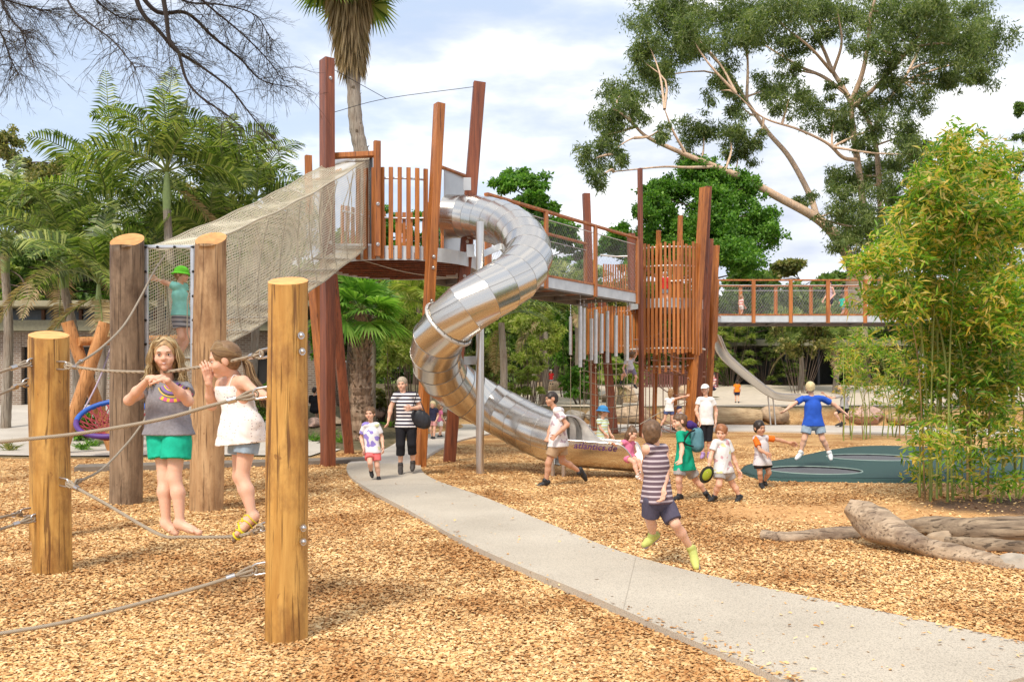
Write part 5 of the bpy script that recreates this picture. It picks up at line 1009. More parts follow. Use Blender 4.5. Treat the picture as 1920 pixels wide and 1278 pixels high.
for q, (px, py, Yd, L_, lab) in enumerate([(940, 600, 34, 3.4, 'broad grey green palm behind the steel pole'), (1020, 590, 42, 3.2, 'slender palm left of the chime pipes'), (1000, 545, 48, 3.0, 'palm under the first footbridge'), (1080, 560, 46, 2.6, 'palm behind the longest chime pipe'), (860, 560, 40, 2.6, 'palm between the slide and the round deck'), (800, 580, 30, 2.2, 'yellow green palm under the round deck'), (1500, 640, 52, 3.2, 'broad palm under the right bridge'), (1565, 645, 50, 3.0, 'pale trunked palm beside the dark pavilion'), (1160, 715, 41, 1.3, 'small bright palm behind the climbing ropes'), (1850, 600, 44, 3.2, 'palm behind the big bamboo')]):
    palm(lab, px, py, Yd, 13, L_, .14, 41+q, shaft=False, dry=1, mat=G_YEL if q in (4, 5, 8) else G_PALM, group='palms in the garden beyond the towers', spears=((1.5, .8),), nl=40)
# ---- fan palms
def fan(mb, base, d, stem, rad, rg, nseg=26, mi=0, spread=R(115), droopy=.25):
    d = nrm(d); tip = A(base)+d*stem-np.array([0, 0, 1])*stem*.12; tube(mb, spline([base, (A(base)+tip)/2+[0, 0, stem*.05], tip], 6), .016, 4, False, 1)
    s = nrm(np.cross(d, rg.normal(0, .25, 3)+[0, 0, 1])); a = np.linspace(-spread, spread, nseg); V = []; 
    n_ = np.cross(s, d)
    for x in a:
        e = d*math.cos(x)+s*math.sin(x); r_ = rad*(1-.18*(abs(x)/spread)**2)*rg.uniform(.92, 1.05); w_ = rad*.052; q = np.cross(e, n_); m_ = tip+e*r_*.55+n_*.02*rg.normal(); V += [tip, m_+q*w_, tip+e*r_-np.array([0, 0, 1])*r_*droopy, m_-q*w_]
    i = np.arange(nseg)[:, None]*4; mb.add(np.array(V), i+np.array([[0, 1, 2, 3]]), mi)
def boots(mb, p, r0, rg, n, mi=0):
    for k in range(n):
        t = rg.uniform(0, 1); i = int(t*(len(p)-1)); a = rg.uniform(0, 6.28); o = np.array([math.cos(a), math.sin(a), 0]); b_ = p[i]+o*r0*.9; e = b_+o*rg.uniform(.05, .13)+np.array([0, 0, rg.uniform(.1, .22)]); s = np.cross(o, [0, 0, 1])*rg.uniform(.04, .07); mb.add([b_-s, b_+s, e+s*.5, e-s*.5, b_-[0, 0, .12]+o*.06], [[0, 1, 2, 3]], mi); mb.add([b_-s, b_+s, b_-[0, 0, .14]+o*.05], [[0, 2, 1]], mi)
fp = P(678, 590, 25); g0 = gz(fp.x, 25); root = thing('fan_palm', (fp.x, 25, g0), 'stout fan palm with shaggy trunk seen between the tower posts', 'palm tree'); rg = np.random.default_rng(4); mb = MB()
p = spline([(P(680, 0, 25).x, 25, g0-.1), (P(676, 0, 25).x, 25, (fp.z+g0)/2), (fp.x, 25, fp.z)], 30); tube(mb, p, np.linspace(.36, .22, 30)*(1+.06*np.sin(np.arange(30)*2.2)), 14); boots(mb, p, .30, rg, 420); obj('trunk', mb, logmat('shaggy_palm_trunk', (.13, .075, .045), (.34, .22, .14), (.05, .03, .02), (.42, .33, .24), .5), root, False)
mb = MB()
for k in range(34):
    a = k*2.4; e = R(85-k*3.6); fan(mb, A(fp)+[0, 0, .1], (math.cos(a)*math.cos(e), math.sin(a)*math.cos(e), math.sin(e)), rg.uniform(.6, .9), rg.uniform(.75, .95), rg)
obj('crown', mb, [G_FAN, RACH], root)
wy = 30.0; wt = P(652, -30, wy); wb = P(688, 560, wy); g0 = gz(wb.x, wy); root = thing('fan_palm', (wb.x, wy, g0), 'very tall slim palm with a skirt of dead fronds behind the left tower posts', 'palm tree'); mb = MB()
p = spline([(wb.x, wy, g0-.1), tuple(P(690, 500, wy)), tuple(P(682, 320, wy)), tuple(P(667, 230, wy)), tuple(P(661, 120, wy)), tuple(wt)], 60); tube(mb, p, np.linspace(.30, .20, 60)*(1+.05*np.sin(np.arange(60)*1.9)), 14); boots(mb, p[:44], .2, rg, 60); obj('trunk', mb, BK_PALM, root, True)
mb = MB(); C = []; D = []; rg = np.random.default_rng(6); pa = A(P(657, 60, wy))
for k in range(2600):
    a = rg.uniform(0, 6.28); h = rg.uniform(0, 1); c = A(P(652+h*9, -40+150*h, wy)); rr_ = .2+.55*(1-h)**.7*rg.uniform(.3, 1); C.append(c+[math.cos(a)*rr_, math.sin(a)*rr_, 0]); D.append([math.cos(a)*.25, math.sin(a)*.25, -1])
V, Fc = leaf_arrays(np.array(C), np.array(D), rg.uniform(.5, 1.1, len(C)), .03, rg); obj('dead_fronds', MB().add(V, Fc), DRYF, root)
mb = MB()
for k in range(30): a = k*2.4; e = R(60-k*3.2); fan(mb, A(wt)+[0, 0, .15], (math.cos(a)*math.cos(e), math.sin(a)*math.cos(e), math.sin(e)), 1.0, 1.0, rg)
obj('crown', mb, [G_PALM, RACH], root)
# ---- bamboo
CULM = plain('bamboo_culm', (.22, .26, .06), .4, 0, .5, 3); CULMB = plain('bamboo_culm_brown', (.26, .17, .07), .5, 0, .4, 3)
def bamboo(label, culms, blobs, nleaf, leaf, seed, loc, grp='bamboo clumps'):
    root = thing('bamboo_clump', loc, label, 'bamboo', grp); rg = np.random.default_rng(seed)
    for pts, r_ in culms:
        mb = MB(); p = spline(pts, 26); rr_ = np.linspace(r_, r_*.3, 26)*(1+.12*(np.arange(26) % 3 == 0)); tube(mb, p, rr_, 7, False); obj('culm', mb, CULMB if rg.uniform() < .3 else CULM, root, True)
    mb = MB(); C = []; src = np.concatenate([spline(p_, 30)[8:] for p_, _ in culms])
    for c, r_, k_ in blobs:
        n = int(nleaf*k_); m_ = max(2, n//9); sub = A(c)+np.clip(rg.normal(0, .42, (m_, 3)), -1, 1)*A(r_); C.append(np.repeat(sub, 9, 0)+rg.normal(0, .035, (m_*9, 3)))
        for s in sub[::7]: q = src[np.argmin(np.linalg.norm(src-s, axis=1))]; tube(mb, [q, (q+s)/2+[0, 0, .04], s], [.004, .003, .0015], 3, False)
    C = np.concatenate(C); D = rg.normal(size=C.shape)*[1, 1, .75]+[-.05, -.05, .02]; V, Fc = leaf_arrays(C, D, leaf[0]*rg.uniform(.6, 1.25, len(C)), leaf[1]*rg.uniform(.7, 1.2, len(C)), rg, .15); mb.add(V, Fc, 1); obj('foliage', mb, [CULM, G_BAM], root)
rg = np.random.default_rng(12); cu = []
for k in range(34):
    bx = rg.uniform(1715, 1960); by = 928+rg.uniform(-14, 14); b_ = G(bx, by); tx = bx+rg.normal(0, 55)+(bx-1830)*.35; ty = rg.uniform(300, 560); top = P(tx, ty, b_.y+rg.uniform(-.8, .8)); mid = P(bx+(tx-bx)*.25, 640, b_.y+rg.uniform(-.2, .2)); cu.append(([tuple(b_), tuple(mid), tuple(top)], rg.uniform(.009, .02)))
bl_ = [(1790, 300, 55, 50, 1.1), (1845, 330, 55, 55, 1.2), (1880, 400, 60, 60, 1.2), (1760, 370, 60, 55, 1.2), (1810, 410, 70, 55, 1.4), (1715, 440, 60, 50, 1.2), (1668, 478, 48, 30, .6), (1628, 492, 34, 16, .28), (1650, 560, 34, 26, .3), (1770, 480, 75, 55, 1.5), (1860, 480, 75, 60, 1.5), (1900, 560, 60, 70, 1.2), (1720, 540, 65, 50, 1.3), (1800, 570, 80, 60, 1.6), (1690, 570, 40, 36, .5), (1745, 630, 60, 45, 1.0), (1850, 640, 80, 55, 1.4), (1790, 700, 80, 40, 1.0), (1880, 720, 70, 50, 1.0), (1735, 740, 50, 50, .55), (1830, 790, 70, 50, .6), (1900, 820, 50, 50, .5), (1760, 830, 60, 50, .35), (1730, 885, 40, 30, .15), (1820, 870, 60, 40, .22), (1880, 900, 50, 30, .2), (1900, 300, 30, 20, .2), (1735, 330, 20, 40, .3), (1790, 265, 24, 18, .2)]
Yb = 11.6; kk = Yb/F; bs = []
for x, y, rx, ry, k_ in bl_: d = rg.uniform(-.9, 1.2); bs.append((P(x, y, Yb+d), (rx*kk*1.15, .55, ry*kk*1.15), k_))
bb = G(1830, 930); bamboo('big bright bamboo clump with yellowing leaves at the right edge', cu, bs, 1350, (.135, .0155), 13, tuple(bb))
cu = []; rg = np.random.default_rng(14)
for k in range(16):
    bx = rg.uniform(1575, 1700); b_ = GP(bx, 821+rg.uniform(-6, 6)); b_.z = gz(b_.x, b_.y); top = P(bx+rg.normal(0, 22), rg.uniform(620, 720), b_.y+rg.uniform(-.5, .5)); cu.append(([tuple(b_), tuple(P(bx+rg.normal(0, 4), 760, b_.y)), tuple(top)], rg.uniform(.014, .024)))
Yb = 27.0; kk = Yb/F; bs = [(P(x, y, Yb+rg.uniform(-.5, .6)), (rx*kk*1.1, .9, ry*kk*1.1), k_*.9) for x, y, rx, ry, k_ in [(1600, 660, 36, 28, .5), (1640, 650, 40, 34, .7), (1680, 680, 40, 40, .8), (1620, 700, 40, 36, .6), (1660, 730, 40, 36, .5), (1590, 720, 28, 28, .3), (1700, 760, 36, 40, .5), (1625, 770, 36, 26, .2), (1580, 690, 20, 22, .3), (1610, 630, 30, 20, .3)]]
bb = GP(1635, 821); bamboo('slender pale bamboo clump behind the trampolines', cu, bs, 620, (.21, .019), 15, tuple(bb))
rg = np.random.default_rng(3)
for q, pts in enumerate([[(1680, 700, 11), (1740, 694, 10.8), (1830, 684, 10.6), (1960, 678, 10.4)], [(1740, 722, 11), (1830, 722, 10.8), (1960, 716, 10.6)], [(1800, 610, 11), (1860, 628, 10.8), (1950, 632, 10.6)]]):
    pass
# ---- casuarina branches hanging in at the top left, from a tree standing out of frame
CN = leafmat('needle_foliage', [(.018, .02, .016), (.035, .035, .022), (.08, .07, .03), (.12, .10, .045)], .7, .1)
HB = plain('dark_twigs', (.035, .026, .022), .9)
HY = 9.0; trunkx = -12.0
root = thing('casuarina_tree', (trunkx, HY, 0), 'fine needled dark branches of an overhanging tree at the top left', 'tree'); mb = MB()
tube(mb, spline([(trunkx, HY, -.1), (trunkx+.2, HY, 5), (trunkx+.6, HY, 12)], 20), np.linspace(.35, .18, 20), 12); rg = np.random.default_rng(17)
src0 = A((trunkx+.5, HY, 10)); limbs2 = [[(240, -70), (262, 15), (300, 60), (330, 95), (370, 120), (430, 165), (470, 215), (510, 265)], [(230, -60), (290, 20), (350, 25), (400, 70), (450, 110), (490, 150), (550, 165)], [(300, -40), (312, 30), (318, 75), (335, 100), (350, 150), (380, 185), (425, 215), (470, 255)], [(110, -40), (135, 15), (170, 45), (210, 75), (240, 110), (255, 130)], [(-20, -60), (10, 20), (40, 60), (55, 110)], [(-40, 20), (0, 60), (20, 110), (35, 140)], [(270, -60), (340, 0), (420, 10), (480, 30), (510, 80)], [(-60, -40), (0, -5), (60, 15), (95, 22)], [(340, -40), (390, 10), (450, 60), (500, 110), (530, 150)], [(150, -50), (180, 0), (220, 30), (250, 38)]]
C = []; D = []
for li, pl in enumerate(limbs2):
    dy = rg.uniform(-1.2, 1.2); pts = [P(x, y, HY+dy*(i/len(pl))) for i, (x, y) in enumerate(pl)]; full = spline(pts, 40); tube(mb, np.vstack([[src0+(full[0]-src0)*.0], full[:1]]), .05, 5, False); big = li in (0, 1, 2); tube(mb, full, np.linspace(.028 if big else .014, .004, 40), 5, False)
    for t in np.arange(6, 40, .8):
        i = int(t); p = full[i]; tg = nrm(full[min(i+1, 39)]-full[i-1]); sd_ = nrm(rg.normal(size=3)*[1, .8, .6]+tg*.9+[0, 0, -.25]); ln = rg.uniform(.15, .52); q = spline([p, p+sd_*ln*.5+[0, 0, .02], p+sd_*ln+[0, 0, -.05]], 7); tube(mb, q, np.linspace(.004, .0016, 7), 3, False)
        for s in range(1, 7):
            for _ in range(2 if li > 3 else 1):
                s2 = nrm(sd_+rg.normal(0, .6, 3)); l2 = rg.uniform(.05, .16); e = q[s]+s2*l2; tube(mb, [q[s], e], .0012, 3, False)
            for f in range(3): C.append(q[s]+s2*l2*rg.uniform(.2, 1)); D.append(s2+rg.normal(0, .3, 3)+[0, 0, -.1])
obj('branches', mb, HB, root); C = np.array(C); V, Fc = leaf_arrays(C, np.array(D), rg.uniform(.05, .12, len(C)), .0016, rg, .1); obj('needles', MB().add(V, Fc), CN, root)
# ------------------------------------------------------------------ bodies: signed distance shapes turned into one surface
def sdf_eval(prims, vox, org, dims, k, cuts=(), noise=0, nseed=0):
    d = np.full(dims, 1.0, np.float32)
    for pr in prims:
        a, b, ra, rb = A(pr[0]), A(pr[1]), pr[2], pr[3]; sc = pr[4] if len(pr) > 4 else None; sub = pr[5] if len(pr) > 5 else False; kk = pr[6] if len(pr) > 6 else k
        R_ = max(ra, rb); 
        if sc is not None: ext = max(1, 1/min(sc[1]))*R_
        else: ext = R_
        lo = np.minimum(a, b)-ext-kk*2-vox*2; hi = np.maximum(a, b)+ext+kk*2+vox*2
        i0 = np.clip(np.floor((lo-org)/vox).astype(int), 0, dims); i1 = np.clip(np.ceil((hi-org)/vox).astype(int)+1, 0, dims)
        if (i1 <= i0).any(): continue
        xs = [org[q]+np.arange(i0[q], i1[q])*vox for q in range(3)]; X, Y, Z = np.meshgrid(*xs, indexing='ij'); p = np.stack([X, Y, Z], -1)
        if sc is not None:  # oriented scale: rows of M are axes, s scales
            M, s = sc; M = A(M); s = A(s); q = ((p-a)@M.T)*s; bq = ((b-a)@M.T)*s
        else: q = p-a; bq = b-a
        L2 = bq@bq
        t = np.clip((q@bq)/L2, 0, 1) if L2 > 1e-10 else np.zeros(q.shape[:3])
        v = np.linalg.norm(q-t[..., None]*bq, axis=-1)-(ra+(rb-ra)*t)
        if sc is not None: v = v/np.max(s)**.5
        sl = tuple(slice(i0[q], i1[q]) for q in range(3)); o = d[sl]
        if sub: 
            v = -v; h = np.clip(.5-.5*(o-v)/kk, 0, 1); d[sl] = o*(1-h)+v*h+kk*h*(1-h)
        else: h = np.clip(.5+.5*(o-v)/kk, 0, 1); d[sl] = o*(1-h)+v*h-kk*h*(1-h)
    if len(cuts) or noise:
        xs = [org[q]+np.arange(dims[q])*vox for q in range(3)]; X, Y, Z = np.meshgrid(*xs, indexing='ij')
        if noise:
            rg = np.random.default_rng(nseed)
            for f, am in ((22, 1), (40, .6), (75, .35)):
                w_ = rg.normal(size=3)*f*np.array([1, 1, .55]); w2 = rg.normal(size=3)*f*.6; d += noise*am*np.sin(X*w_[0]+Y*w_[1]+Z*w_[2]+1.5*np.sin(X*w2[0]+Y*w2[1]+Z*w2[2]))
        for pt, n in cuts:
            n = nrm(n); d = np.maximum(d, -((X-pt[0])*n[0]+(Y-pt[1])*n[1]+(Z-pt[2])*n[2]))
    return d
def surfnets(d, org, vox):
    s = d < 0; n = np.array(d.shape)-1; acc = np.zeros((*n, 3), np.float32); cnt = np.zeros(tuple(n), np.float32)
    C = [(i, j, k) for i in (0, 1) for j in (0, 1) for k in (0, 1)]; sl = lambda c: tuple(slice(c[q], c[q]+n[q]) for q in range(3))
    for c in C:
        for ax in range(3):
            if c[ax]: continue
            e = list(c); e[ax] = 1; a, b = d[sl(c)], d[sl(e)]; m = (a < 0) != (b < 0)
            if not m.any(): continue
            t = np.where(m, a/np.where(m, a-b, 1), 0)
            for q in range(3): acc[..., q] += m*(c[q]+(t if q == ax else 0))
            cnt += m
    act = cnt > 0; idx = np.full(tuple(n), -1, np.int64); idx[act] = np.arange(act.sum()); ijk = np.argwhere(act); V = (ijk+acc[act]/cnt[act][:, None])*vox+org; Q = []
    for ax in range(3):
        u, v = [(1, 2), (2, 0), (0, 1)][ax]; a = s; sh = [slice(1, n[q]) for q in range(3)]; sh[ax] = slice(0, n[ax]); s2 = list(sh); s2[ax] = slice(1, n[ax]+1)
        p, q_ = a[tuple(sh)], a[tuple(s2)]; m = np.argwhere(p != q_); 
        if len(m) == 0: continue
        base = m.copy(); base[:, u] += 1; base[:, v] += 1
        def I(du, dv): b = base.copy(); b[:, u] += du; b[:, v] += dv; return idx[b[:, 0], b[:, 1], b[:, 2]]
        q4 = np.stack([I(-1, -1), I(0, -1), I(0, 0), I(-1, 0)], -1); fl = q_[m[:, 0], m[:, 1], m[:, 2]]; q4[fl] = q4[fl][:, ::-1]; Q.append(q4)
    F_ = np.concatenate(Q) if Q else np.zeros((0, 4), int); F_ = F_[(F_ >= 0).all(1)]; return V, F_
def sdf(prims, vox, k=.02, cuts=(), noise=0, seed=0):
    lo = np.min([np.minimum(A(p[0]), A(p[1]))-max(p[2], p[3])*(1/min(p[4][1]) if len(p) > 4 and p[4] is not None else 1) for p in prims if not (len(p) > 5 and p[5])], 0)-.03
    hi = np.max([np.maximum(A(p[0]), A(p[1]))+max(p[2], p[3])*(1/min(p[4][1]) if len(p) > 4 and p[4] is not None else 1) for p in prims if not (len(p) > 5 and p[5])], 0)+.03
    dims = np.ceil((hi-lo)/vox).astype(int)+1; 
    while np.prod(dims) > 5e6: vox *= 1.15; dims = np.ceil((hi-lo)/vox).astype(int)+1
    d = sdf_eval(prims, vox, lo, dims, k, cuts, noise, seed); return surfnets(d, lo, vox)
def rc(a, b, ra, rb=None): return (A(a), A(b), ra, rb if rb is not None else ra)
def el(c, M, r): r = A(r); m_ = r.max(); return (A(c), A(c), m_, m_, (M, m_/r))
def els(c, M, r, k=.01): r = A(r); m_ = r.max(); return (A(c), A(c), m_, m_, (M, m_/r), True, k)
def skinmat(name, c):
    m, t, b = newmat(name); tc = N(t, 'ShaderNodeTexCoord'); n = N(t, 'ShaderNodeTexNoise', Scale=9.0, Detail=4.0); t.links.new(tc.outputs['Object'], n.inputs[0])
    r_ = ramp(t, [(.3, tuple(x*y for x, y in zip(c, (.97, .88, .86)))), (.7, c)], n.outputs[0]); t.links.new(r_.outputs[0], b.inputs['Base Color']); b.inputs['Roughness'].default_value = .5; b.inputs['Subsurface Weight'].default_value = .12; b.inputs['Subsurface Radius'].default_value = (.02, .008, .004); b.inputs['Subsurface Scale'].default_value = .5; b.inputs['Specular IOR Level'].default_value = .3; return m
SKIN = skinmat('fair_skin', (.72, .44, .31)); SKIN2 = skinmat('tanned_skin', (.55, .31, .20)); LIP = plain('lips', (.58, .22, .18), .45, 0, .05); EYEW = plain('eye_white', (.75, .73, .70), .25, 0, .02); IRIS = plain('iris', (.05, .045, .04), .15, 0, .05); BROW = plain('brow', (.22, .13, .07), .8)
def stripes(name, ca, cb, period, duty=.5, third=None, scz=None):
    m, t, b = newmat(name); tc = N(t, 'ShaderNodeTexCoord'); s = N(t, 'ShaderNodeSeparateXYZ'); t.links.new(tc.outputs['Object'], s.inputs[0]); d = N(t, 'ShaderNodeMath', operation='DIVIDE'); d.inputs[1].default_value = period; t.links.new(s.outputs[2], d.inputs[0]); f = N(t, 'ShaderNodeMath', operation='FRACT'); t.links.new(d.outputs[0], f.inputs[0])
    st = [(0, ca), (duty, cb)] if not third else [(0, ca), (.33, cb), (.5, third), (.83, cb)]; r_ = ramp(t, st, f.outputs[0], 'CONSTANT'); t.links.new(r_.outputs[0], b.inputs['Base Color']); b.inputs['Roughness'].default_value = .85; b.inputs['Specular IOR Level'].default_value = .2; return m
def patches(name, ca, cb, scale=9, th=.6, third=None):
    m, t, b = newmat(name); tc = N(t, 'ShaderNodeTexCoord'); n = N(t, 'ShaderNodeTexNoise', Scale=float(scale), Detail=1.0); t.links.new(tc.outputs['Object'], n.inputs[0]); r_ = ramp(t, [(0, third or ca), (.36, ca), (th, cb)], n.outputs[0], 'CONSTANT'); t.links.new(r_.outputs[0], b.inputs['Base Color']); b.inputs['Roughness'].default_value = .85; b.inputs['Specular IOR Level'].default_value = .2; return m
def dots(name, ca, cb, scale=42):
    m, t, b = newmat(name); tc = N(t, 'ShaderNodeTexCoord'); v = N(t, 'ShaderNodeTexVoronoi', Scale=float(scale), Randomness=.35); t.links.new(tc.outputs['Object'], v.inputs[0]); r_ = ramp(t, [(0, cb), (.20, ca)], v.outputs[0], 'CONSTANT'); t.links.new(r_.outputs[0], b.inputs['Base Color']); b.inputs['Roughness'].default_value = .85; b.inputs['Specular IOR Level'].default_value = .2; return m
def cloth(name, c, var=.10): return plain('cloth_'+name, c, .88, 0, var, 16, .1, .15)
def hand_prims(w_, d, n, L_, curl=.5, thumb=1, spread=.12):
    d = nrm(d); n = nrm(A(n)-d*np.dot(n, d)); t = np.cross(n, d); pr = [rc(w_-d*L_*.12, w_+d*L_*.1, L_*.16, L_*.15)]; ln = [.36, .42, .39, .30]
    for i in range(4):
        o = (1.5-i)*.118*L_; kn = w_+d*L_*(.50-.02*abs(i-1.2))+t*o*thumb; pr.append(rc(w_+d*L_*.05+t*o*.6*thumb, kn, L_*.085, L_*.072))
        d1 = nrm(d*math.cos(curl)+n*math.sin(curl)+t*thumb*(1.5-i)*spread); a = kn+d1*L_*ln[i]*.55; c2 = curl*2.1; d2 = nrm(d*math.cos(c2)+n*math.sin(c2)+t*thumb*(1.5-i)*spread*.5); pr += [rc(kn, a, L_*.060, L_*.053), rc(a, a+d2*L_*ln[i]*.52, L_*.053, L_*.042)]
    tb = w_+d*L_*.12+t*thumb*L_*.17; t1 = tb+nrm(d*.75+t*thumb*.65+n*.35)*L_*.26; t2 = t1+nrm(d*.9+t*thumb*.15+n*(.3+curl*.4))*L_*.22; pr += [rc(w_+t*thumb*L_*.05, tb, L_*.09, L_*.075), rc(tb, t1, L_*.07, L_*.058), rc(t1, t2, L_*.058, L_*.045)]; return pr
def person(label, J, H_, face, skin, hair, top, bottom, shoes, group='children and adults in the playground', vox=.011, hh=.108, female=False, hands=None, hat=None, hairlen=0, base=None, hs=1.0, look_up=0, fine=False, extra=None, bare=False, seed=0, slim=1.0):
    """J: 16 points: head, neck, shA, elA, wrA, shB, elB, wrB, hipA, knA, anA, toeA, hipB, knB, anB, toeB"""
    hd, nk, sA, eA, wA, sB, eB, wB, hA, kA, aA, tA, hB, kB, aB, tB = [A(p) for p in J]; s = H_/1.7*slim; cs = (.86+.14*min(1, H_/1.6)) if H_ < 1.5 else 1.0; s *= 1.08 if H_ < 1.5 else 1
    lowest = min(aA[2], aB[2], tA[2], tB[2]); bx = (hA+hB)/2; base = base if base is not None else (bx[0], bx[1], max(gz(bx[0], bx[1]), lowest-.1)); root = thing('person', tuple(base), label, 'person', group)
    f = nrm(face); u = nrm(hd-nk*.999); u = nrm(u*.5+np.array([0, 0, 1])*.5); u = nrm(u-f*np.dot(u, f)*1.0); r_ = np.cross(f, u); M = np.array([r_, f, u]); q = hh/.108; hc = hd
    hp = lambda x, y, z: hc+(r_*x+f*y+u*z)*q
    mid = (sA+sB)/2; hip = (hA+hB)/2; cr = nrm(sB-sA); cf = nrm(np.cross(cr, mid-hip)); chest = mid*.68+hip*.32; waist = mid*.38+hip*.62
    wS = np.linalg.norm(sB-sA); ratio = max(0.6, min(1, wS/(.36*s)))  # foreshortening is real depth, keep widths
    if wS < .26*s:  # give the shoulders their true breadth in depth
        add = np.cross(nrm(mid-hip), nrm(face)); 
        if np.dot(add, cr) < 0: add = -add
        cr = nrm(cr*wS+add*(.30*s-wS)); 
    def tors(g): # torso volume, inflated by g
        hw = .105*s; up_ = nrm(mid-hip); Mt = np.array([cr, np.cross(up_, cr), up_])
        return [rc(mid-cr*.115*s, mid+cr*.115*s, .052*s+g), el(chest, Mt, (.150*s+g, .100*s+g, .155*s+g)), el(waist, Mt, (.125*s+g, .090*s+g, .15*s+g)), el(hip+up_*.01, Mt, (.155*s+g, .108*s+g, .12*s+g))]
    body = tors(0)+[rc(nk-nrm(nk-mid+[0, 0, .001])*.01, (hd*.62+nk*.38), .050*s*1.05, .046*s*1.05)]
    for sh, e_, w_ in ((sA, eA, wA), (sB, eB, wB)): body += [rc(mid*.5+sh*.5, sh, .05*s, .050*s), rc(sh, e_, .046*s, .037*s), rc(e_, e_*.6+w_*.4, .038*s, .038*s), rc(e_*.6+w_*.4, w_, .038*s, .024*s)]
    for h_, k_, a_, t_ in ((hA, kA, aA, tA), (hB, kB, aB, tB)):
        cal = k_*.66+a_*.34; bk = nrm(k_-(h_+a_)/2+[0, -.001, 0])*-.016*s; ft = nrm(t_-a_); fk = .72 if shoes else 1; body += [rc(h_, k_, .082*s, .053*s), rc(k_, cal+bk, .052*s, .053*s), rc(cal+bk, a_, .052*s, .031*s), rc(a_, a_+(t_-a_)*.55, .034*s*fk, .030*s*fk), rc(a_-ft*.03*s*fk, a_+(t_-a_)*.9*fk, .031*s*fk, .024*s*fk)]
    mb = MB(); mb.add(*sdf(body, vox, .028*s))
    if fine and bare:  # toes
        tp = []
        for a_, t_ in ((aA, tA), (aB, tB)):
            fd = nrm(t_-a_); fs = nrm(np.cross(fd, [0, 0, 1]))
            for i in range(5): o = fs*(i-2)*.014; tp += [rc(a_+(t_-a_)*.5+o*.7, t_+o-fd*.012*abs(i-1)-fd*.012, .012, .0095 if i else .013)]
        mb.add(*sdf(tp, .004, .006))
    hv = .0042 if fine else max(.006, vox*.62)
    # head
    up3 = [el(hp(0, -.008, .022), M, (.074*q, .090*q, .088*q)), el(hp(0, .018, -.040), M, (.054*q, .062*q, .064*q)), rc(hp(-.033, .052, -.030), hp(-.033, .05, -.03), .029*q), rc(hp(.033, .052, -.030), hp(.033, .05, -.03), .029*q), rc(hp(0, .080, -.002), hp(0, .094, -.024), .007*q, .0105*q), rc(hp(-.010, .084, -.028), hp(.010, .084, -.028), .0075*q), rc(hp(-.032, .074, .020), hp(.032, .074, .020), .011*q), rc(hp(0, .062, -.085), hp(0, .058, -.088), .021*q), rc(hp(-.02, .072, -.053), hp(.02, .072, -.053), .011*q),
        el(hp(-.074, -.006, -.010), M, (.010*q, .019*q, .028*q)), el(hp(.074, -.006, -.010), M, (.010*q, .019*q, .028*q)), rc(hp(0, -.012, -.06), nk, .046*s*1.05, .05*s), els(hp(-.030, .101, .001), M, (.017*q, .020*q, .010*q), .006), els(hp(.030, .101, .001), M, (.017*q, .020*q, .010*q), .006)]
    mb.add(*sdf(up3, hv, .016*q))
    if hands is None: hands = [None, None]
    for i_, (e_, w_) in enumerate(((eA, wA), (eB, wB))):
        hd_ = hands[i_] or {}; d = nrm(hd_.get('d', w_-e_)); n_ = hd_.get('n', np.cross(d, nrm(np.cross(d, cr)+[.01, .01, 0]))); pr = hand_prims(w_+d*.01, d, n_, (.145 if H_ < 1.5 else .175)*hs, hd_.get('curl', .45), hd_.get('thumb', 1 if i_ else -1)); mb.add(*sdf(pr, .0034 if fine else .0058 if vox < .014 else .009, .006))
    obj('body', mb, skin, root, True)
    if fine or H_ > 0:
        e_ = MB(); ir = MB(); br = MB(); lp = MB()
        for sx in (-1, 1):
            blob(e_, hp(.030*sx, .0738, .001), (.0110*q, .0110*q, .0068*q), 12, 9); blob(ir, hp(.030*sx, .0800, .001), .0062*q, 10, 7)
            tube(br, spline([hp(.016*sx, .0905, .019), hp(.031*sx, .088, .0235), hp(.046*sx, .074, .018)], 6), [.0016*q, .0026*q, .0028*q, .0026*q, .002*q, .001*q], 5); tube(br, spline([hp(.018*sx, .083, .004), hp(.030*sx, .0885, .0095), hp(.043*sx, .077, .005)], 6), .0014*q, 4)
        tube(lp, spline([hp(-.030, .069, -.041), hp(-.016, .081, -.0485), hp(0, .0855, -.0515), hp(.016, .081, -.0485), hp(.030, .069, -.041)], 9), [.001*q, .0022*q, .003*q, .0032*q, .003*q, .0032*q, .003*q, .0022*q, .001*q], 6); tube(lp, spline([hp(-.028, .071, -.043), hp(0, .0850, -.0610), hp(.028, .071, -.043)], 9), [.001*q, .0025*q, .0036*q, .004*q, .0042*q, .004*q, .0036*q, .0025*q, .001*q], 6)
        
        if fine: te = MB(); tube(te, spline([hp(-.020, .0765, -.0485), hp(0, .0855, -.0555), hp(.020, .0765, -.0485)], 9), [.001*q, .0026*q, .0036*q, .004*q, .004*q, .004*q, .0036*q, .0026*q, .001*q], 6); obj('teeth', te, plain('tooth_white', (.80, .77, .70), .3, 0, .02), root, True)
        obj('eyes', e_, EYEW, root, True); obj('irises', ir, IRIS, root, True); obj('eyebrows', br, BROW, root, True); obj('lips', lp, LIP, root, True)
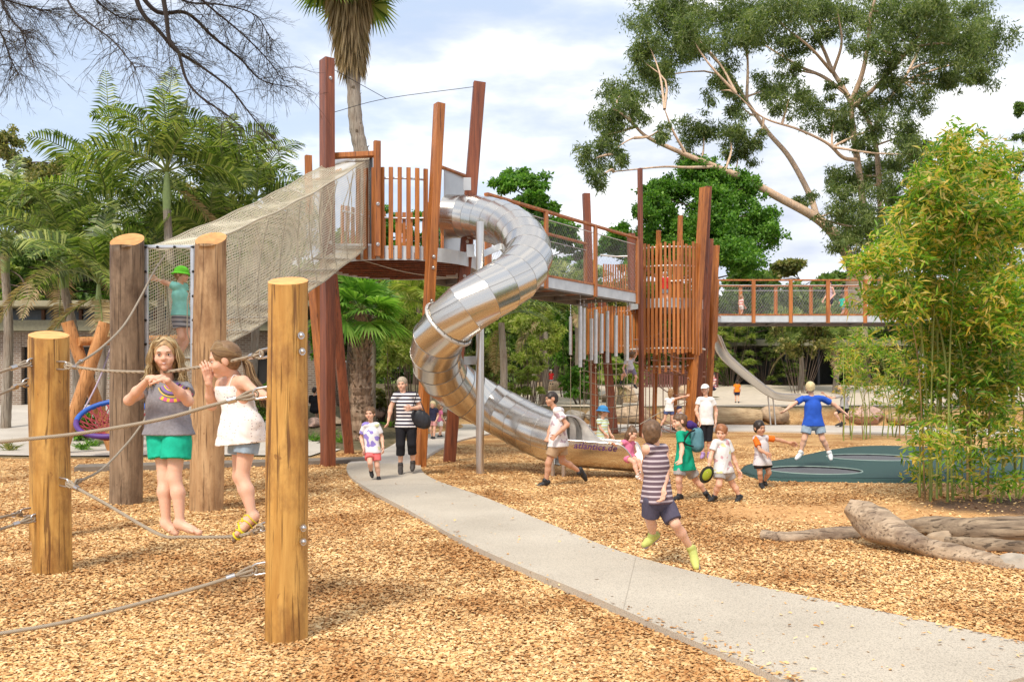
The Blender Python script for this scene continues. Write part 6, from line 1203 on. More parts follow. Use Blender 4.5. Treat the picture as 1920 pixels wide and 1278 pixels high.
    # hair
    if hair is not None and not (hat and hat.get('cover')):
        hpz = [el(hp(0, -.014, .030), M, (.083*q, .098*q, .090*q))]; 
        if hairlen > 0: hpz.append(el(hp(0, -.045, -.03), M, (.078*q, .062*q, (.09+hairlen*.3)*q)))
        else: hpz.append(el(hp(0, -.040, -.012), M, (.074*q, .062*q, .072*q)))
        hpz += [els(hp(0, .115, -.022 if fine else -.035), M, (.066*q, (.088 if fine else .078)*q, (.098 if fine else .090)*q), .012), els(hp(-.095, .03, -.06), M, (.035*q, .045*q, .05*q), .01), els(hp(.095, .03, -.06), M, (.035*q, .045*q, .05*q), .01)]
        h = MB(); h.add(*sdf(hpz, hv*1.1, .012, noise=(.0022 if fine else .0045)*q, seed=seed)); obj('hair', h, hair, root, True)
    if hat:
        kind = hat['kind']; h = MB()
        if kind == 'bucket':
            P1 = [el(hp(0, -.010, .045), M, (.092*q, .105*q, .082*q))]; h.add(*sdf(P1, hv, .01, cuts=[(hp(0, 0, .028), u)])); n = 28; a = np.arange(n)*2*math.pi/n; r1 = np.array([hp(math.cos(x)*.090, -.01+math.sin(x)*.103, .034) for x in a]); r2 = np.array([hp(math.cos(x)*.128, -.01+math.sin(x)*.145, .004) for x in a]); r3 = r2-u*.005; r4 = r1-u*.006; j = np.arange(n); k_ = (j+1) % n
            h.add(np.vstack([r1, r2, r3, r4]), np.concatenate([np.stack([j, j+n, k_+n, k_], -1), np.stack([j+n, j+2*n, k_+2*n, k_+n], -1), np.stack([j+2*n, j+3*n, k_+3*n, k_+2*n], -1)]))
        else:
            P1 = [el(hp(0, -.010, .036), M, (.087*q, .101*q, .086*q))]; h.add(*sdf(P1, hv, .01, cuts=[(hp(0, 0, .034), u*.98+f*.05)])); 
            if kind == 'cap': n = 12; t = np.linspace(-1, 1, n); sg = hat.get('dir', 1); r1 = np.array([hp(x*.070, sg*(.058+.028*(1-x*x))-.004, .040) for x in t]); r2 = np.array([hp(x*.062, sg*(.095+.060*(1-x*x)**.5), .026) for x in t]); j = np.arange(n-1); h.add(np.vstack([r1, r2]), np.stack([j, j+1, j+n+1, j+n], -1)); h.add(np.vstack([r1-u*.005, r2-u*.005]), np.stack([j+n, j+n+1, j+1, j], -1))
        obj(hat.get('name', 'hat'), h, hat['mat'], root, True)
    # garments
    if top:
        g = top.get('g', .014); pr = tors(g); slv = top.get('sleeve', .45); hem = top.get('hem', .0)*.4; up_ = nrm(mid-hip)
        pr += [rc(hip, hip-np.array([0, 0, .10*s+hem]), .125*s+g, top.get('flare', .135)*s+g)]
        if top.get('boxy'): Mt = np.array([cr, np.cross(up_, cr), up_]); pr += [el((chest+waist)/2, Mt, (.145*s+g*1.5, .100*s+g*1.5, .26*s))]
        pr += [rc(mid*.45+sh*.55, sh, .056*s, .054*s+g*.5) for sh in (sA, sB)] if slv > 0 else []
        pr += [rc(waist+(h_-hip)*.5, h_-np.array([0, 0, .12*s+hem]), .095*s+g, .104*s*(1.0 if not bottom else max(1, bottom.get('flare', 1)*.92))+g+.008) for h_ in (hA, hB)]
        bot_ = top.get('z', hip[2]-.015*s-hem); cuts = [((hip[0], hip[1], bot_), (0, 0, 1))]
        if slv <= 0: cuts += [(sA+nrm(sA-mid)*.012, mid-sA), (sB+nrm(sB-mid)*.012, mid-sB)]
        cuts.append((nk+[0, 0, top.get('neck', .005)], (0, 0, -1)))
        m = MB(); m.add(*sdf(pr, vox*.85, .03*s, cuts, noise=.0018 if not fine else .0024, seed=seed+5))
        m2 = MB() if 'mat2' in top else m
        if slv > 0:
            for sh, e_ in ((sA, eA), (sB, eB)):
                d_ = e_-sh; m2.add(*sdf([rc(sh, sh+d_*(slv+.2), .052*s+g*.6, .056*s+g*.9)], vox*.75, .02, [(sh+d_*slv, -d_)], noise=.0018, seed=seed+int(sh[0]*50) % 7))
        obj(top.get('name', 'shirt'), m, top['mat'], root, True)
        if m2 is not m: obj('sleeves', m2, top['mat2'], root, True)
    if bottom:
        g = bottom.get('g', .014); ln = bottom.get('len', .6); pr = [tors(g*.8)[3]]; pr += [rc(hip+[0, 0, .06*s], hip, .105*s+g, .115*s+g), rc(hA, hA+(kA-hA)*.15, .088*s+g, .088*s+g), rc(hB, hB+(kB-hB)*.15, .088*s+g, .088*s+g)]
        m = MB(); m.add(*sdf(pr, vox*.85, .02*s, [((0, 0, bottom.get('top', hip[2]+.10*s)), (0, 0, -1))], noise=.0014, seed=seed+9))
        for h_, k_, a_ in ((hA, kA, aA), (hB, kB, aB)):
            fl = bottom.get('flare', 1.0); l1 = min(1, ln); d_ = k_-h_; r1 = (.088-.026*l1)*s*fl+g*.8
            if ln <= 1: m.add(*sdf([rc(h_, h_+d_*(l1+.22), .090*s+g, r1)], vox*.75, .02, [(h_+d_*l1, -d_), ((0, 0, bottom.get('top', hip[2]+.07*s)), (0, 0, -1))], noise=.002, seed=seed+3))
            else:
                e2 = k_+(a_-k_)*(ln-1); m.add(*sdf([rc(h_, k_, .090*s+g, .064*s+g), rc(k_, e2+(e2-k_)*.25, .064*s+g, .054*s*fl+g)], vox*.75, .02, [(e2, k_-e2)], noise=.002, seed=seed+3))
        obj(bottom.get('name', 'shorts'), m, bottom['mat'], root, True)
    if shoes:
        for a_, t_, k_ in ((aA, tA, kA), (aB, tB, kB)):
            fd = nrm(t_-a_); m = MB(); dn = nrm(np.cross(np.cross(fd, a_-k_), fd)); dn = dn if np.dot(dn, a_-k_) > 0 else -dn; he = a_-fd*.035*s+dn*.022*s; to = t_+dn*.004*s
            m.add(*sdf([rc(he, a_*.4+t_*.6+dn*.012*s, .047*s, .045*s), rc(a_*.4+t_*.6+dn*.012*s, to, .045*s, .034*s), rc(a_-dn*.03*s, a_, .046*s, .044*s)], max(.006, vox*.7), .015*s)); so_ = obj('shoe', m, shoes['mat'], root, True)
            if shoes.get('sole'): m = MB(); m.add(*sdf([rc(he+dn*.034*s, to+dn*.030*s, .036*s, .030*s)], max(.006, vox*.7), .01)); obj('sole', m, shoes['sole'], so_, True)
            if shoes.get('sock'): m = MB(); m.add(*sdf([rc(a_+(k_-a_)*.02, a_+(k_-a_)*.16, .036*s, .036*s)], max(.006, vox*.7), .01)); obj('sock', m, shoes['sock'], root, True)
    root['_'] = 1; del root['_']
    return root, dict(hp=hp, M=M, q=q, s=s, mid=mid, hip=hip, cr=cr, cf=cf, chest=chest, waist=waist, nk=nk, hd=hd, f=f, u=u, r=r_)
def PJ(Y, pts):
    out = []
    for p in pts: out.append(P(p[0], p[1], Y+(p[2] if len(p) > 2 else 0)))
    return out
H_BLOND = plain('blond_hair', (.42, .27, .13), .55, 0, .35, 40); H_BROWN = plain('brown_hair', (.13, .070, .035), .5, 0, .4, 40); H_DARK = plain('dark_hair', (.03, .02, .015), .45, 0, .3, 40); H_GREY = plain('silver_hair', (.40, .33, .25), .6, 0, .2, 40); H_LB = plain('light_brown_hair', (.30, .17, .08), .5, 0, .4, 40); H_PALE = plain('pale_blond_hair', (.62, .50, .28), .55, 0, .2, 40)
WHITE = cloth('white', (.78, .76, .74)); BLK = cloth('black', (.018, .017, .02)); NAVY = cloth('dark_navy', (.03, .03, .06)); SHOEB = plain('black_shoe', (.02, .02, .022), .5); SHOEW = plain('white_shoe', (.72, .72, .70), .5); SOLEW = plain('pale_sole', (.6, .6, .55), .6); DENIM = cloth('pale_denim', (.30, .38, .46), .2); KHAKI = cloth('khaki', (.42, .28, .17)); GREYS = cloth('grey_shorts', (.36, .34, .33))

# --- girl in the grey shirt
def strands(rg, root, hp, mat, n, fn, r=.0022, name='hair_strands'):
    mb = MB()
    for k in range(n): p = fn(rg); m = len(p); tube(mb, p, np.linspace(r, r*.5, m), 4, False)
    return obj(name, mb, mat, root, True)
Y1 = 6.15; HN = A((-.1, .2, -.95))
J1 = PJ(Y1, [(309, 664, .08), (314, 708, .13), (275, 731, .16), (242, 750, .00), (280, 709, -.15), (346, 729, .14), (353, 752, .0), (312, 713, -.16), (301, 800, .16), (309, 893, .12), (312, 983, .05), (332, 1001, .02), (333, 800, .12), (327, 897, .06), (338, 983, .0), (377, 1000, -.04)])
T_GREY = plain('heather_grey_shirt', (.24, .23, .25), .9, 0, .14, 60, .05, .15)
g1, q1 = person('smiling blond girl in grey shirt and green shorts leaning on the hand rope', J1, 1.38, (.30, -1, -.10), SKIN, H_BLOND, {'mat': T_GREY, 'sleeve': .38, 'g': .016, 'neck': -.02, 'z': float(P(0, 815, Y1+.14).z), 'boxy': True, 'hem': .06, 'flare': .14}, {'mat': plain('cloth_jade', (.015, .42, .27), .88, 0, .12, 25, .2, .15), 'len': .62, 'flare': 1.42, 'g': .020, 'k': .03, 'top': float(P(0, 808, Y1+.14).z)}, None, vox=.0078, fine=True, bare=True, hairlen=.12, hh=.112, seed=11,
  hands=[{'d': (.95, -.1, .12), 'n': (.1, .3, -.95), 'curl': .55, 'thumb': 1}, {'d': (-.90, -.1, .20), 'n': (-.1, .2, -.95), 'curl': .85, 'thumb': -1}])
hp = q1['hp']; rg = np.random.default_rng(31)
def st1(rg):
    a = rg.uniform(.95, 2*math.pi-.95)+math.pi/2; s_, c_ = math.sin(a), math.cos(a)  # skip the face (front)
    top = hp(c_*.03, .01+s_*.03, .122); m1 = hp(c_*.084, -.01+s_*.094, .06+rg.normal(0, .008)); side = hp(c_*(.094+rg.uniform(0, .022)), -.015+s_*.092, -.04); side2 = hp(c_*(.10+rg.uniform(0, .03)), -.02+s_*.085, -.11+rg.normal(0, .012)); e = hp(c_*(.095+rg.uniform(0, .05)), -.015+s_*.08, -.16-rg.uniform(0, .07)); w_ = rg.normal(0, .006, 3); return spline([top, m1, side+w_, side2-w_, e+w_*2], 14)
H_BL2 = leafmat('blond_strands', [(.30, .19, .09), (.45, .30, .15), (.58, .43, .24), (.66, .52, .32)], .45, .1)
strands(rg, g1, hp, H_BL2, 620, st1, .0030)
def st1b(rg):
    s = rg.choice([-1, 1]); x = rg.uniform(.004, .03)*s; p0 = hp(x*.5-.01, .045, .112); return spline([p0, hp(x+.040*s-.005, .070, .080), hp(.084*s, .022, .01), hp(.092*s+rg.normal(0, .004), -.005, -.07), hp(.100*s+rg.normal(0, .01), -.01, -.15)], 12)
strands(rg, g1, hp, H_BL2, 110, st1b, .0028, 'fringe')
# chest print: colourful bands drawn on the shirt front
from mathutils.bvhtree import BVHTree
sh_o = [c for c in g1.children if c.name.startswith('shirt')][0]; off_ = wloc(g1); bvh = BVHTree.FromPolygons([v.co+off_ for v in sh_o.data.vertices], [list(p.vertices) for p in sh_o.data.polygons])
pc = P(319, 714, Y1)
def on_front(x, z):
    h = bvh.ray_cast(Vector((pc.x+x, Y1-1, pc.z+z)), Vector((0, 1, 0)))[0]
    return A(h)-[0, .0035, 0] if h is not None else None
mb = [MB(), MB(), MB(), MB()]
for (rad_, thick, m_) in [(.018, .016, 3), (.040, .006, 1), (.050, .014, 0), (.070, .006, 2), (.082, .014, 3), (.102, .005, 1), (.112, .007, 2), (.130, .026, 0)]:
    n_ = 26; aa = np.linspace(R(205 if rad_ < .12 else 235), R(335 if rad_ < .12 else 322), n_)
    for q_ in range(n_-1):
        for r0_, r1_ in ((rad_, rad_+thick/2), (rad_+thick/2, rad_+thick)):
            pts = [on_front(math.cos(t)*r, math.sin(t)*r*.95) for t, r in ((aa[q_], r0_), (aa[q_+1], r0_), (aa[q_+1], r1_), (aa[q_], r1_))]
            if all(p is not None for p in pts): mb[2 if rad_ > .12 and q_ % 5 in (1, 2) else (3 if rad_ == .050 and q_ % 4 == 0 else m_)].add(pts, [[0, 1, 2, 3]])
for m_, nm, c_ in ((0, 'pink', (.62, .13, .30)), (1, 'black', (.03, .02, .03)), (2, 'yellow', (.80, .55, .05)), (3, 'violet', (.25, .14, .40))): obj('shirt_print', mb[m_], plain('print_'+nm, c_, .8), g1)
# --- girl in the white dotted top
Y2 = 5.62
J2 = PJ(Y2, [(421, 674, .12), (441, 706, .16), (417, 719, .30), (397, 760, .26), (391, 716, .12), (456, 716, .06), (482, 738, .02), (501, 742, -.06), (452, 812, .22), (449, 893, .24), (473, 967, .16), (449, 985, .12), (466, 812, .12), (454, 893, .10), (474, 972, .02), (441, 1004, -.01)])
g2, q2 = person('girl with brown ponytail in white dotted top and denim shorts by the thick front log', J2, 1.26, (-1, -.28, -.22), SKIN, plain('mid_brown_hair', (.20, .115, .055), .5, 0, .3, 40), None, {'mat': DENIM, 'len': .46, 'flare': 1.2, 'g': .012, 'top': float(P(0, 829, Y2+.2).z)}, None, vox=.0078, fine=True, hh=.110, seed=12, hands=[{'d': (-.1, -.1, 1), 'n': (-.6, .5, 0), 'curl': .3, 'thumb': 1}, {'d': (.9, .0, .1), 'n': (.1, .2, -1), 'curl': .8, 'thumb': -1}])
mid, hip = q2['mid'], q2['hip']; s = q2['s']; ncen = mid*.5+hip*.5; zt = float(P(0, 724, Y2+.17).z); zb = float(P(0, 832, Y2+.17).z); pr = [rc(mid-[0, 0, .035], hip, .115*s, .135*s), rc(ncen, A(P(457, 862, Y2+.2)), .13*s, .25*s), rc(hip, hip-[0, 0, .1], .15*s, .18*s), rc(A(J2[8])+[0, 0, .06], A(J2[8])-[0, 0, .12], .12*s, .14*s), rc(A(J2[12])+[0, 0, .06], A(J2[12])-[0, 0, .12], .125*s, .14*s), rc(mid+q2['cr']*.03-[0, 0, .06], mid-q2['cr']*.03-[0, 0, .06], .125*s)]
mb = MB(); mb.add(*sdf(pr, .007, .03, [((0, 0, zt), (0, 0, -1)), ((ncen[0], 0, zb), (-.10, 0, 1))], noise=.0035, seed=4)); obj('sleeveless_top', mb, dots('white_dotted_cotton', (.82, .77, .74), (.42, .36, .36), 48), g2, True)
mb = MB()
for o in (-.045, .05): c = q2['mid']; a = A(P(430, 724, Y2+.10))+[0, o*1.2+.05, 0]; tube(mb, spline([a, A(P(443, 705, Y2+.14))+[0, o*1.5+.03, 0.006], A(P(462, 722, Y2+.2))+[0, o*1.2, 0]], 10), .008, 6, sq=.5)
obj('shoulder_straps', mb, WHITE, g2, True)
hp = q2['hp']; rg = np.random.default_rng(33); H_B2 = leafmat('brown_strands', [(.13, .07, .035), (.21, .12, .06), (.30, .18, .09), (.38, .25, .13)], .45, .1)
def st2(rg):
    a = rg.uniform(-1.55, 1.55); s_ = math.sin(a); c_ = math.cos(a); p0 = hp(s_*.03, .075-.02*abs(s_), .085); return spline([hp(s_*.05, .066, .075), hp(s_*.078, .02, .095*c_+.03), hp(s_*.084, -.05, .06*c_+.02), hp(s_*.05, -.098, .0+.02*c_), hp(s_*.01, -.112, -.035)], 12)+rg.normal(0, .0015, 3)
strands(rg, g2, hp, H_B2, 1000, st2, .0032)
def st3(rg): w_ = rg.normal(0, .012, 3); return spline([hp(0, -.105, -.03), hp(0, -.135, -.06)+w_, A(P(473, 712, Y2+.15))+w_*1.3, A(P(487, 734, Y2+.12))+w_*1.6, A(P(497, 752, Y2+.1))+w_*2.4], 12)
strands(rg, g2, hp, H_B2, 150, st3, .0030, 'ponytail')
YEL = plain('yellow_strap', (.72, .60, .02), .5)
for ad, (an, to) in ((.12, ((473, 967), (449, 985))), (.0, ((474, 972), (441, 1004)))):
    a = A(P(*an, Y2+(.16 if ad else .02))); t = A(P(*to, Y2+(.12 if ad else -.01))); fd = nrm(t-a); mb = MB(); mb.add(*sdf([rc(a-fd*.03-[0, 0, .034], t-[0, 0, .022]+fd*.01, .017, .014)], .006, .01)); sh_ = obj('sandal', mb, plain('sandal_sole', (.16, .10, .06), .7), g2, True); mb = MB(); sd_ = nrm(np.cross(fd, [0, 0, 1]))
    for t0, rr_, tl_ in ((.02, .041, 0), (.3, .036, .35), (.55, .034, -.35), (.75, .031, .3), (.9, .028, -.3)):
        c = a+(t-a)*t0-[0, 0, .012*t0]; nn = nrm(np.cross(sd_, fd)); tube(mb, [c+(sd_*math.cos(x)+nn*math.sin(x))*rr_+fd*math.cos(x)*.02*tl_*2 for x in np.linspace(0, 2*math.pi, 15)], .0065, 5, False, sq=.6)
    obj('straps', mb, YEL, sh_, True)
# --- child with the green hat in the gate
Y3 = 12.25
J3 = PJ(Y3, [(341, 515), (338, 530), (329, 537, -.08), (311, 530, -.08), (296, 525, -.1), (345, 537, .1), (350, 556, .12), (352, 574, .1), (334, 597, -.03), (340, 631, -.05), (329, 660, .0), (339, 666, 0), (345, 597, .05), (354, 631, .03), (335, 671, .0), (353, 681, -.02)])
person('child in bright green hat and turquoise shirt standing in the net gate', J3, 1.30, (1, -.25, -.05), SKIN, H_LB, {'mat': cloth('turquoise', (.26, .62, .56)), 'z': float(P(0, 592, Y3).z), 'hem': .04}, {'mat': stripes('grey_plaid', (.13, .13, .15), (.36, .35, .36), .06, .4), 'len': .55, 'flare': 1.25}, {'mat': NAVY, 'sole': SOLEW, 'sock': WHITE}, hat={'kind': 'bucket', 'mat': cloth('lime', (.16, .62, .05)), 'name': 'hat', 'cover': False}, vox=.011, hands=[{'curl': .1}, None], seed=3)
# --- running and walking people in the middle
Y = GP(0, 910).y
J = PJ(Y, [(1034, 748), (1038, 763), (1044, 770, -.1), (1064, 796, -.14), (1043, 815, -.22), (1050, 771, .12), (1033, 801, .15), (1027, 819, .0), (1041, 835, -.06), (1028, 868, -.08), (1023, 903, -.05), (1008, 911, -.08), (1052, 835, .08), (1054, 864, .1), (1088, 884, .25), (1098, 899, .3)])
person('running boy in white shirt and tan shorts passing in front of the slide mouth', J, 1.46, (-1, -.35, -.1), SKIN2, H_DARK, {'mat': patches('white_print_shirt', (.72, .68, .68), (.45, .33, .38), 14, .62), 'g': .022, 'boxy': True, 'sleeve': .6}, {'mat': KHAKI, 'len': .6, 'flare': 1.25}, {'mat': SHOEB}, vox=.012, seed=21)
Y = 17.6; J = PJ(Y, [(1131, 771), (1130, 783), (1122, 789, -.05), (1126, 803, -.08), (1134, 812, -.1), (1137, 789, .08), (1140, 804, .08), (1146, 815, .05), (1124, 822), (1118, 843), (1108, 861), (1118, 867), (1135, 822, .05), (1138, 845), (1140, 863), (1150, 868)])
person('child in blue hat and striped yellow shirt behind the slide chute', J, 1.12, (1, -.3, -.1), SKIN, H_LB, {'mat': stripes('pastel_stripes', (.75, .78, .70), (.42, .68, .66), .06, .5, (.70, .66, .22)), 'hem': .03}, {'mat': NAVY, 'len': .7}, {'mat': SHOEB}, hat={'kind': 'bucket', 'mat': cloth('blue_hat', (.06, .24, .50))}, vox=.012, seed=22)
Y = 14.9; J = PJ(Y, [(1185, 813), (1181, 824), (1170, 829, -.02), (1157, 836, -.05), (1151, 832, -.12), (1186, 830, .16), (1191, 846, .16), (1182, 855, .1), (1172, 856, .0), (1189, 866, -.22), (1197, 893, -.30), (1205, 899, -.38), (1181, 856, .14), (1197, 863, -.08), (1205, 886, -.15), (1213, 892, -.22)])
r_, q_ = person('girl in pink dress sitting on the end of the slide chute', J, 1.10, (.75, -.5, -.35), SKIN, H_BROWN, {'mat': cloth('pink', (.72, .20, .34)), 'name': 'dress', 'sleeve': .25, 'hem': .02}, {'mat': MC['cloth_pink'], 'len': .5, 'name': 'skirt', 'k': .06}, {'mat': SHOEW}, vox=.011, hairlen=.3, seed=23, base=(P(1176, 858, 14.9).x, 14.9, P(1176, 866, 14.9).z))
# nearest runner
Y = 7.45; J = PJ(Y, [(1222, 812), (1227, 829), (1213, 842, -.05), (1211, 866, .1), (1207, 884, .28), (1245, 842, .08), (1248, 884, .02), (1244, 918, -.08), (1223, 938, -.03), (1219, 972, .02), (1224, 1005, .14), (1208, 1020, .12), (1243, 938, .05), (1266, 981, -.06), (1297, 1030, .05), (1305, 1062, -.10)])
person('nearest boy running in sleeveless purple striped hoodie and grey shorts', J, 1.26, (.15, 1, .0), SKIN, H_BROWN, {'mat': stripes('purple_stripes', (.13, .085, .105), (.50, .42, .44), .042, .62), 'sleeve': 0, 'hem': .02}, {'mat': cloth('slate_purple', (.085, .075, .11)), 'len': .88, 'flare': 1.2}, {'mat': plain('lime_shoe', (.50, .52, .14), .6, 0, .25), 'sole': plain('violet_sole', (.25, .22, .42), .5)}, vox=.010, seed=24)
Y = GP(0, 937).y; J = PJ(Y, [(1274, 790), (1281, 807), (1274, 814, -.1), (1279, 840, -.16), (1276, 860, -.3), (1290, 814, .1), (1293, 840, .12), (1284, 862, .0), (1276, 877, -.06), (1273, 900, -.1), (1274, 930, -.05), (1263, 935, -.1), (1292, 877, .06), (1306, 902, .1), (1323, 924, .12), (1332, 937, .1)])
r_, q_ = person('boy in green polo shirt and grey shorts striding left with a blue bag', J, 1.22, (-1, -.3, -.15), SKIN, H_BROWN, {'mat': cloth('jade_shirt', (.01, .34, .20)), 'sleeve': .6, 'hem': .04, 'boxy': True}, {'mat': GREYS, 'len': .62, 'flare': 1.25}, {'mat': SHOEB}, hat=None, vox=.011, seed=25)
c = A(P(1304, 822, Y)); root = thing('backpack', (c[0], c[1], c[2]-.15), 'grey blue backpack on the back of the boy in green', 'backpack'); mb = MB(); mb.add(*sdf([rc(c+[.02, 0, .07], c-[-.02, 0, .09], .085, .10)], .011, .02, noise=.003)); obj('bag', mb, cloth('bag_blue', (.10, .22, .26)), root, True); mb = MB(); tube(mb, spline([c+[-.03, -.1, .12], A(P(1291, 812, Y-.14)), A(P(1283, 830, Y-.16)), c+[-.05, -.1, -.1]], 12), .012, 6); obj('strap', mb, BLK, root, True)
c = A(P(1294, 796, Y)); root = thing('cap', tuple(c), 'dark purple cap hanging behind the head of the boy in green', 'cap'); mb = MB(); mb.add(*sdf([rc(c, c+[.05, .02, -.02], .06, .05)], .01, .01)); obj('crown', mb, cloth('purple_cap', (.06, .03, .16)), root, True); mb = MB(); beam(mb, c+[.06, 0, -.02], c+[.13, 0, -.07], .1, .008, (0, 0, 1)); obj('peak', mb, MC['cloth_purple_cap'], root)
Y = GP(0, 858).y; J = PJ(Y, [(1322, 730), (1323, 743), (1311, 749), (1305, 769, -.05), (1311, 787, -.12), (1335, 749), (1343, 769, .05), (1342, 789, 0), (1317, 793), (1318, 825, -.05), (1318, 851), (1315, 858, -.12), (1330, 793), (1329, 825, -.05), (1330, 851), (1329, 858, -.12)])
person('woman in white shirt and visor with black knee shorts behind the playing boys', J, 1.58, (-.5, -.85, 0), SKIN, H_GREY, {'mat': WHITE, 'sleeve': .5, 'boxy': True, 'hem': .05}, {'mat': BLK, 'len': 1.05, 'name': 'knee_shorts'}, {'mat': plain('violet_shoe', (.35, .22, .42), .6)}, hat={'kind': 'cap', 'mat': WHITE, 'name': 'visor'}, vox=.013, hh=.112, seed=26)
Y = GP(0, 940).y; J = PJ(Y, [(1353, 810), (1352, 823), (1341, 830, -.05), (1333, 853, -.08), (1329, 872, -.12), (1364, 829, .05), (1375, 858, .08), (1384, 880, .05), (1350, 884, -.05), (1348, 908, -.1), (1339, 932, 0), (1330, 938, -.05), (1364, 884, .05), (1374, 908, .08), (1386, 931, .1), (1380, 940, .03)])
person('red haired boy in white printed shirt walking with a cap in his hand', J, 1.16, (-.4, -.9, -.2), SKIN, plain('red_hair', (.30, .12, .05), .5, 0, .3, 40), {'mat': patches('white_pink_print', (.66, .66, .66), (.55, .33, .36), 11, .6, (.62, .60, .30)), 'boxy': True, 'sleeve': .6}, {'mat': GREYS, 'len': .55, 'flare': 1.25}, {'mat': SHOEB, 'sock': WHITE}, vox=.011, seed=27)
c = A(P(1325, 889, Y-.14)); root = thing('cap', tuple(c-[0, 0, .08]), 'black and lime cap held in the hand of the red haired boy', 'cap'); mb = MB(); M_ = np.array([[.5, 0, .86], [0, 1, 0], [-.86, 0, .5]]); mb.add(*sdf([el(c, M_, (.125, .03, .085))], .008, .01)); obj('brim', mb, cloth('black_cap', (.03, .03, .02)), root, True); mb = MB(); mb.add(*sdf([el(c-[0, .02, 0], M_, (.085, .035, .055))], .008, .01)); obj('crown', mb, cloth('lime_cap', (.28, .32, .03)), root, True)
Y = GP(0, 915).y; J = PJ(Y, [(1424, 802), (1426, 815), (1416, 822, -.05), (1425, 843, -.16), (1436, 849, -.24), (1438, 821, .05), (1459, 824, .05), (1480, 830, .05), (1423, 868, -.04), (1425, 887, -.06), (1427, 908), (1432, 915, -.1), (1437, 868, .04), (1442, 886, .0), (1433, 903, .14), (1437, 908, .1)])
person('boy in white shirt with orange sleeves pointing right beside the rubber pad', J, 1.07, (.35, -.9, -.05), SKIN2, H_DARK, {'mat': patches('white_grey_print', (.62, .58, .60), (.40, .33, .36), 12, .6), 'mat2': cloth('orange', (.72, .16, .02)), 'sleeve': .65, 'boxy': True, 'hem': .05}, {'mat': BLK, 'len': .5, 'flare': 1.3}, {'mat': SHOEB}, vox=.011, seed=28)
Y = 16.3; J = PJ(Y, [(1519, 727), (1521, 740), (1505, 747), (1488, 757, -.05), (1474, 768, -.1), (1542, 747), (1563, 758, .05), (1583, 773, .05), (1515, 795), (1508, 823, -.04), (1501, 849), (1493, 859, -.08), (1535, 795), (1542, 823, -.04), (1555, 849), (1558, 860, -.08)])
person('boy in blue shirt and pale denim shorts jumping above the trampoline', J, 1.45, (.1, .99, 0), SKIN, H_PALE, {'mat': cloth('royal_blue', (.03, .10, .50)), 'boxy': True, 'sleeve': .65, 'hem': .05}, {'mat': DENIM, 'len': .62, 'flare': 1.25}, {'mat': SHOEW, 'sock': WHITE}, vox=.012, seed=29)
Y = 14.2; J = PJ(Y, [(694, 775), (695, 788), (684, 797), (677, 820, .03), (681, 838, -.08), (707, 797), (716, 818, .05), (718, 837, -.05), (692, 847), (694, 868, -.16), (696, 884, .04), (698, 893, 0), (705, 847), (707, 873, -.04), (710, 897), (709, 907, -.14)])
person('small boy in white and violet patterned shirt and coral shorts walking on the path', J, 1.14, (-.15, -1, -.05), SKIN, H_BROWN, {'mat': patches('white_violet_pattern', (.74, .72, .74), (.28, .22, .58), 8, .6, (.60, .62, .35)), 'boxy': True, 'sleeve': .7}, {'mat': cloth('coral', (.80, .17, .17)), 'len': .62, 'flare': 1.25}, {'mat': SHOEB}, vox=.011, seed=30)
Y = 15.2; J = PJ(Y, [(754, 720), (755, 734), (743, 741), (733, 763), (729, 785, -.05), (778, 741), (789, 764, .02), (772, 765, -.18), (752, 797), (751, 833, -.06), (751, 872, .02), (751, 889, -.16), (771, 797), (772, 832, -.04), (774, 868, .1), (773, 880, 0)])
person('grey haired woman in black and white striped top walking on the path', J, 1.68, (-.15, -1, -.05), SKIN, H_GREY, {'mat': stripes('black_white_stripes', (.03, .025, .045), (.72, .70, .70), .062, .5), 'sleeve': .55, 'boxy': True, 'hem': .04}, {'mat': BLK, 'len': 1.5, 'name': 'trousers', 'flare': 1.15, 'top': 99}, {'mat': plain('dark_sandal', (.05, .04, .035), .6)}, vox=.012, hh=.115, hairlen=.05, seed=31)
c = A(P(787, 784, Y-.05)); root = thing('handbag', tuple(c-[0, 0, .2]), 'black shoulder bag of the grey haired woman', 'handbag'); mb = MB(); M_ = np.array([[.85, 0, -.5], [0, 1, 0], [.5, 0, .85]]); mb.add(*sdf([el(c, M_, (.20, .07, .14)), el(c-[0, 0, .05], M_, (.19, .07, .10))], .012, .03, noise=.004)); obj('bag', mb, plain('black_leather', (.02, .02, .024), .35, 0, .2, 20), root, True); mb = MB(); tube(mb, spline([c+[-.14, 0, .10], A(P(782, 742, Y))+[0, -.09, .02], A(P(780, 738, Y))+[0, .05, .03], c+[.1, 0, .08]], 14), .012, 6, sq=.5); obj('strap', mb, MC['black_leather'], root, True)

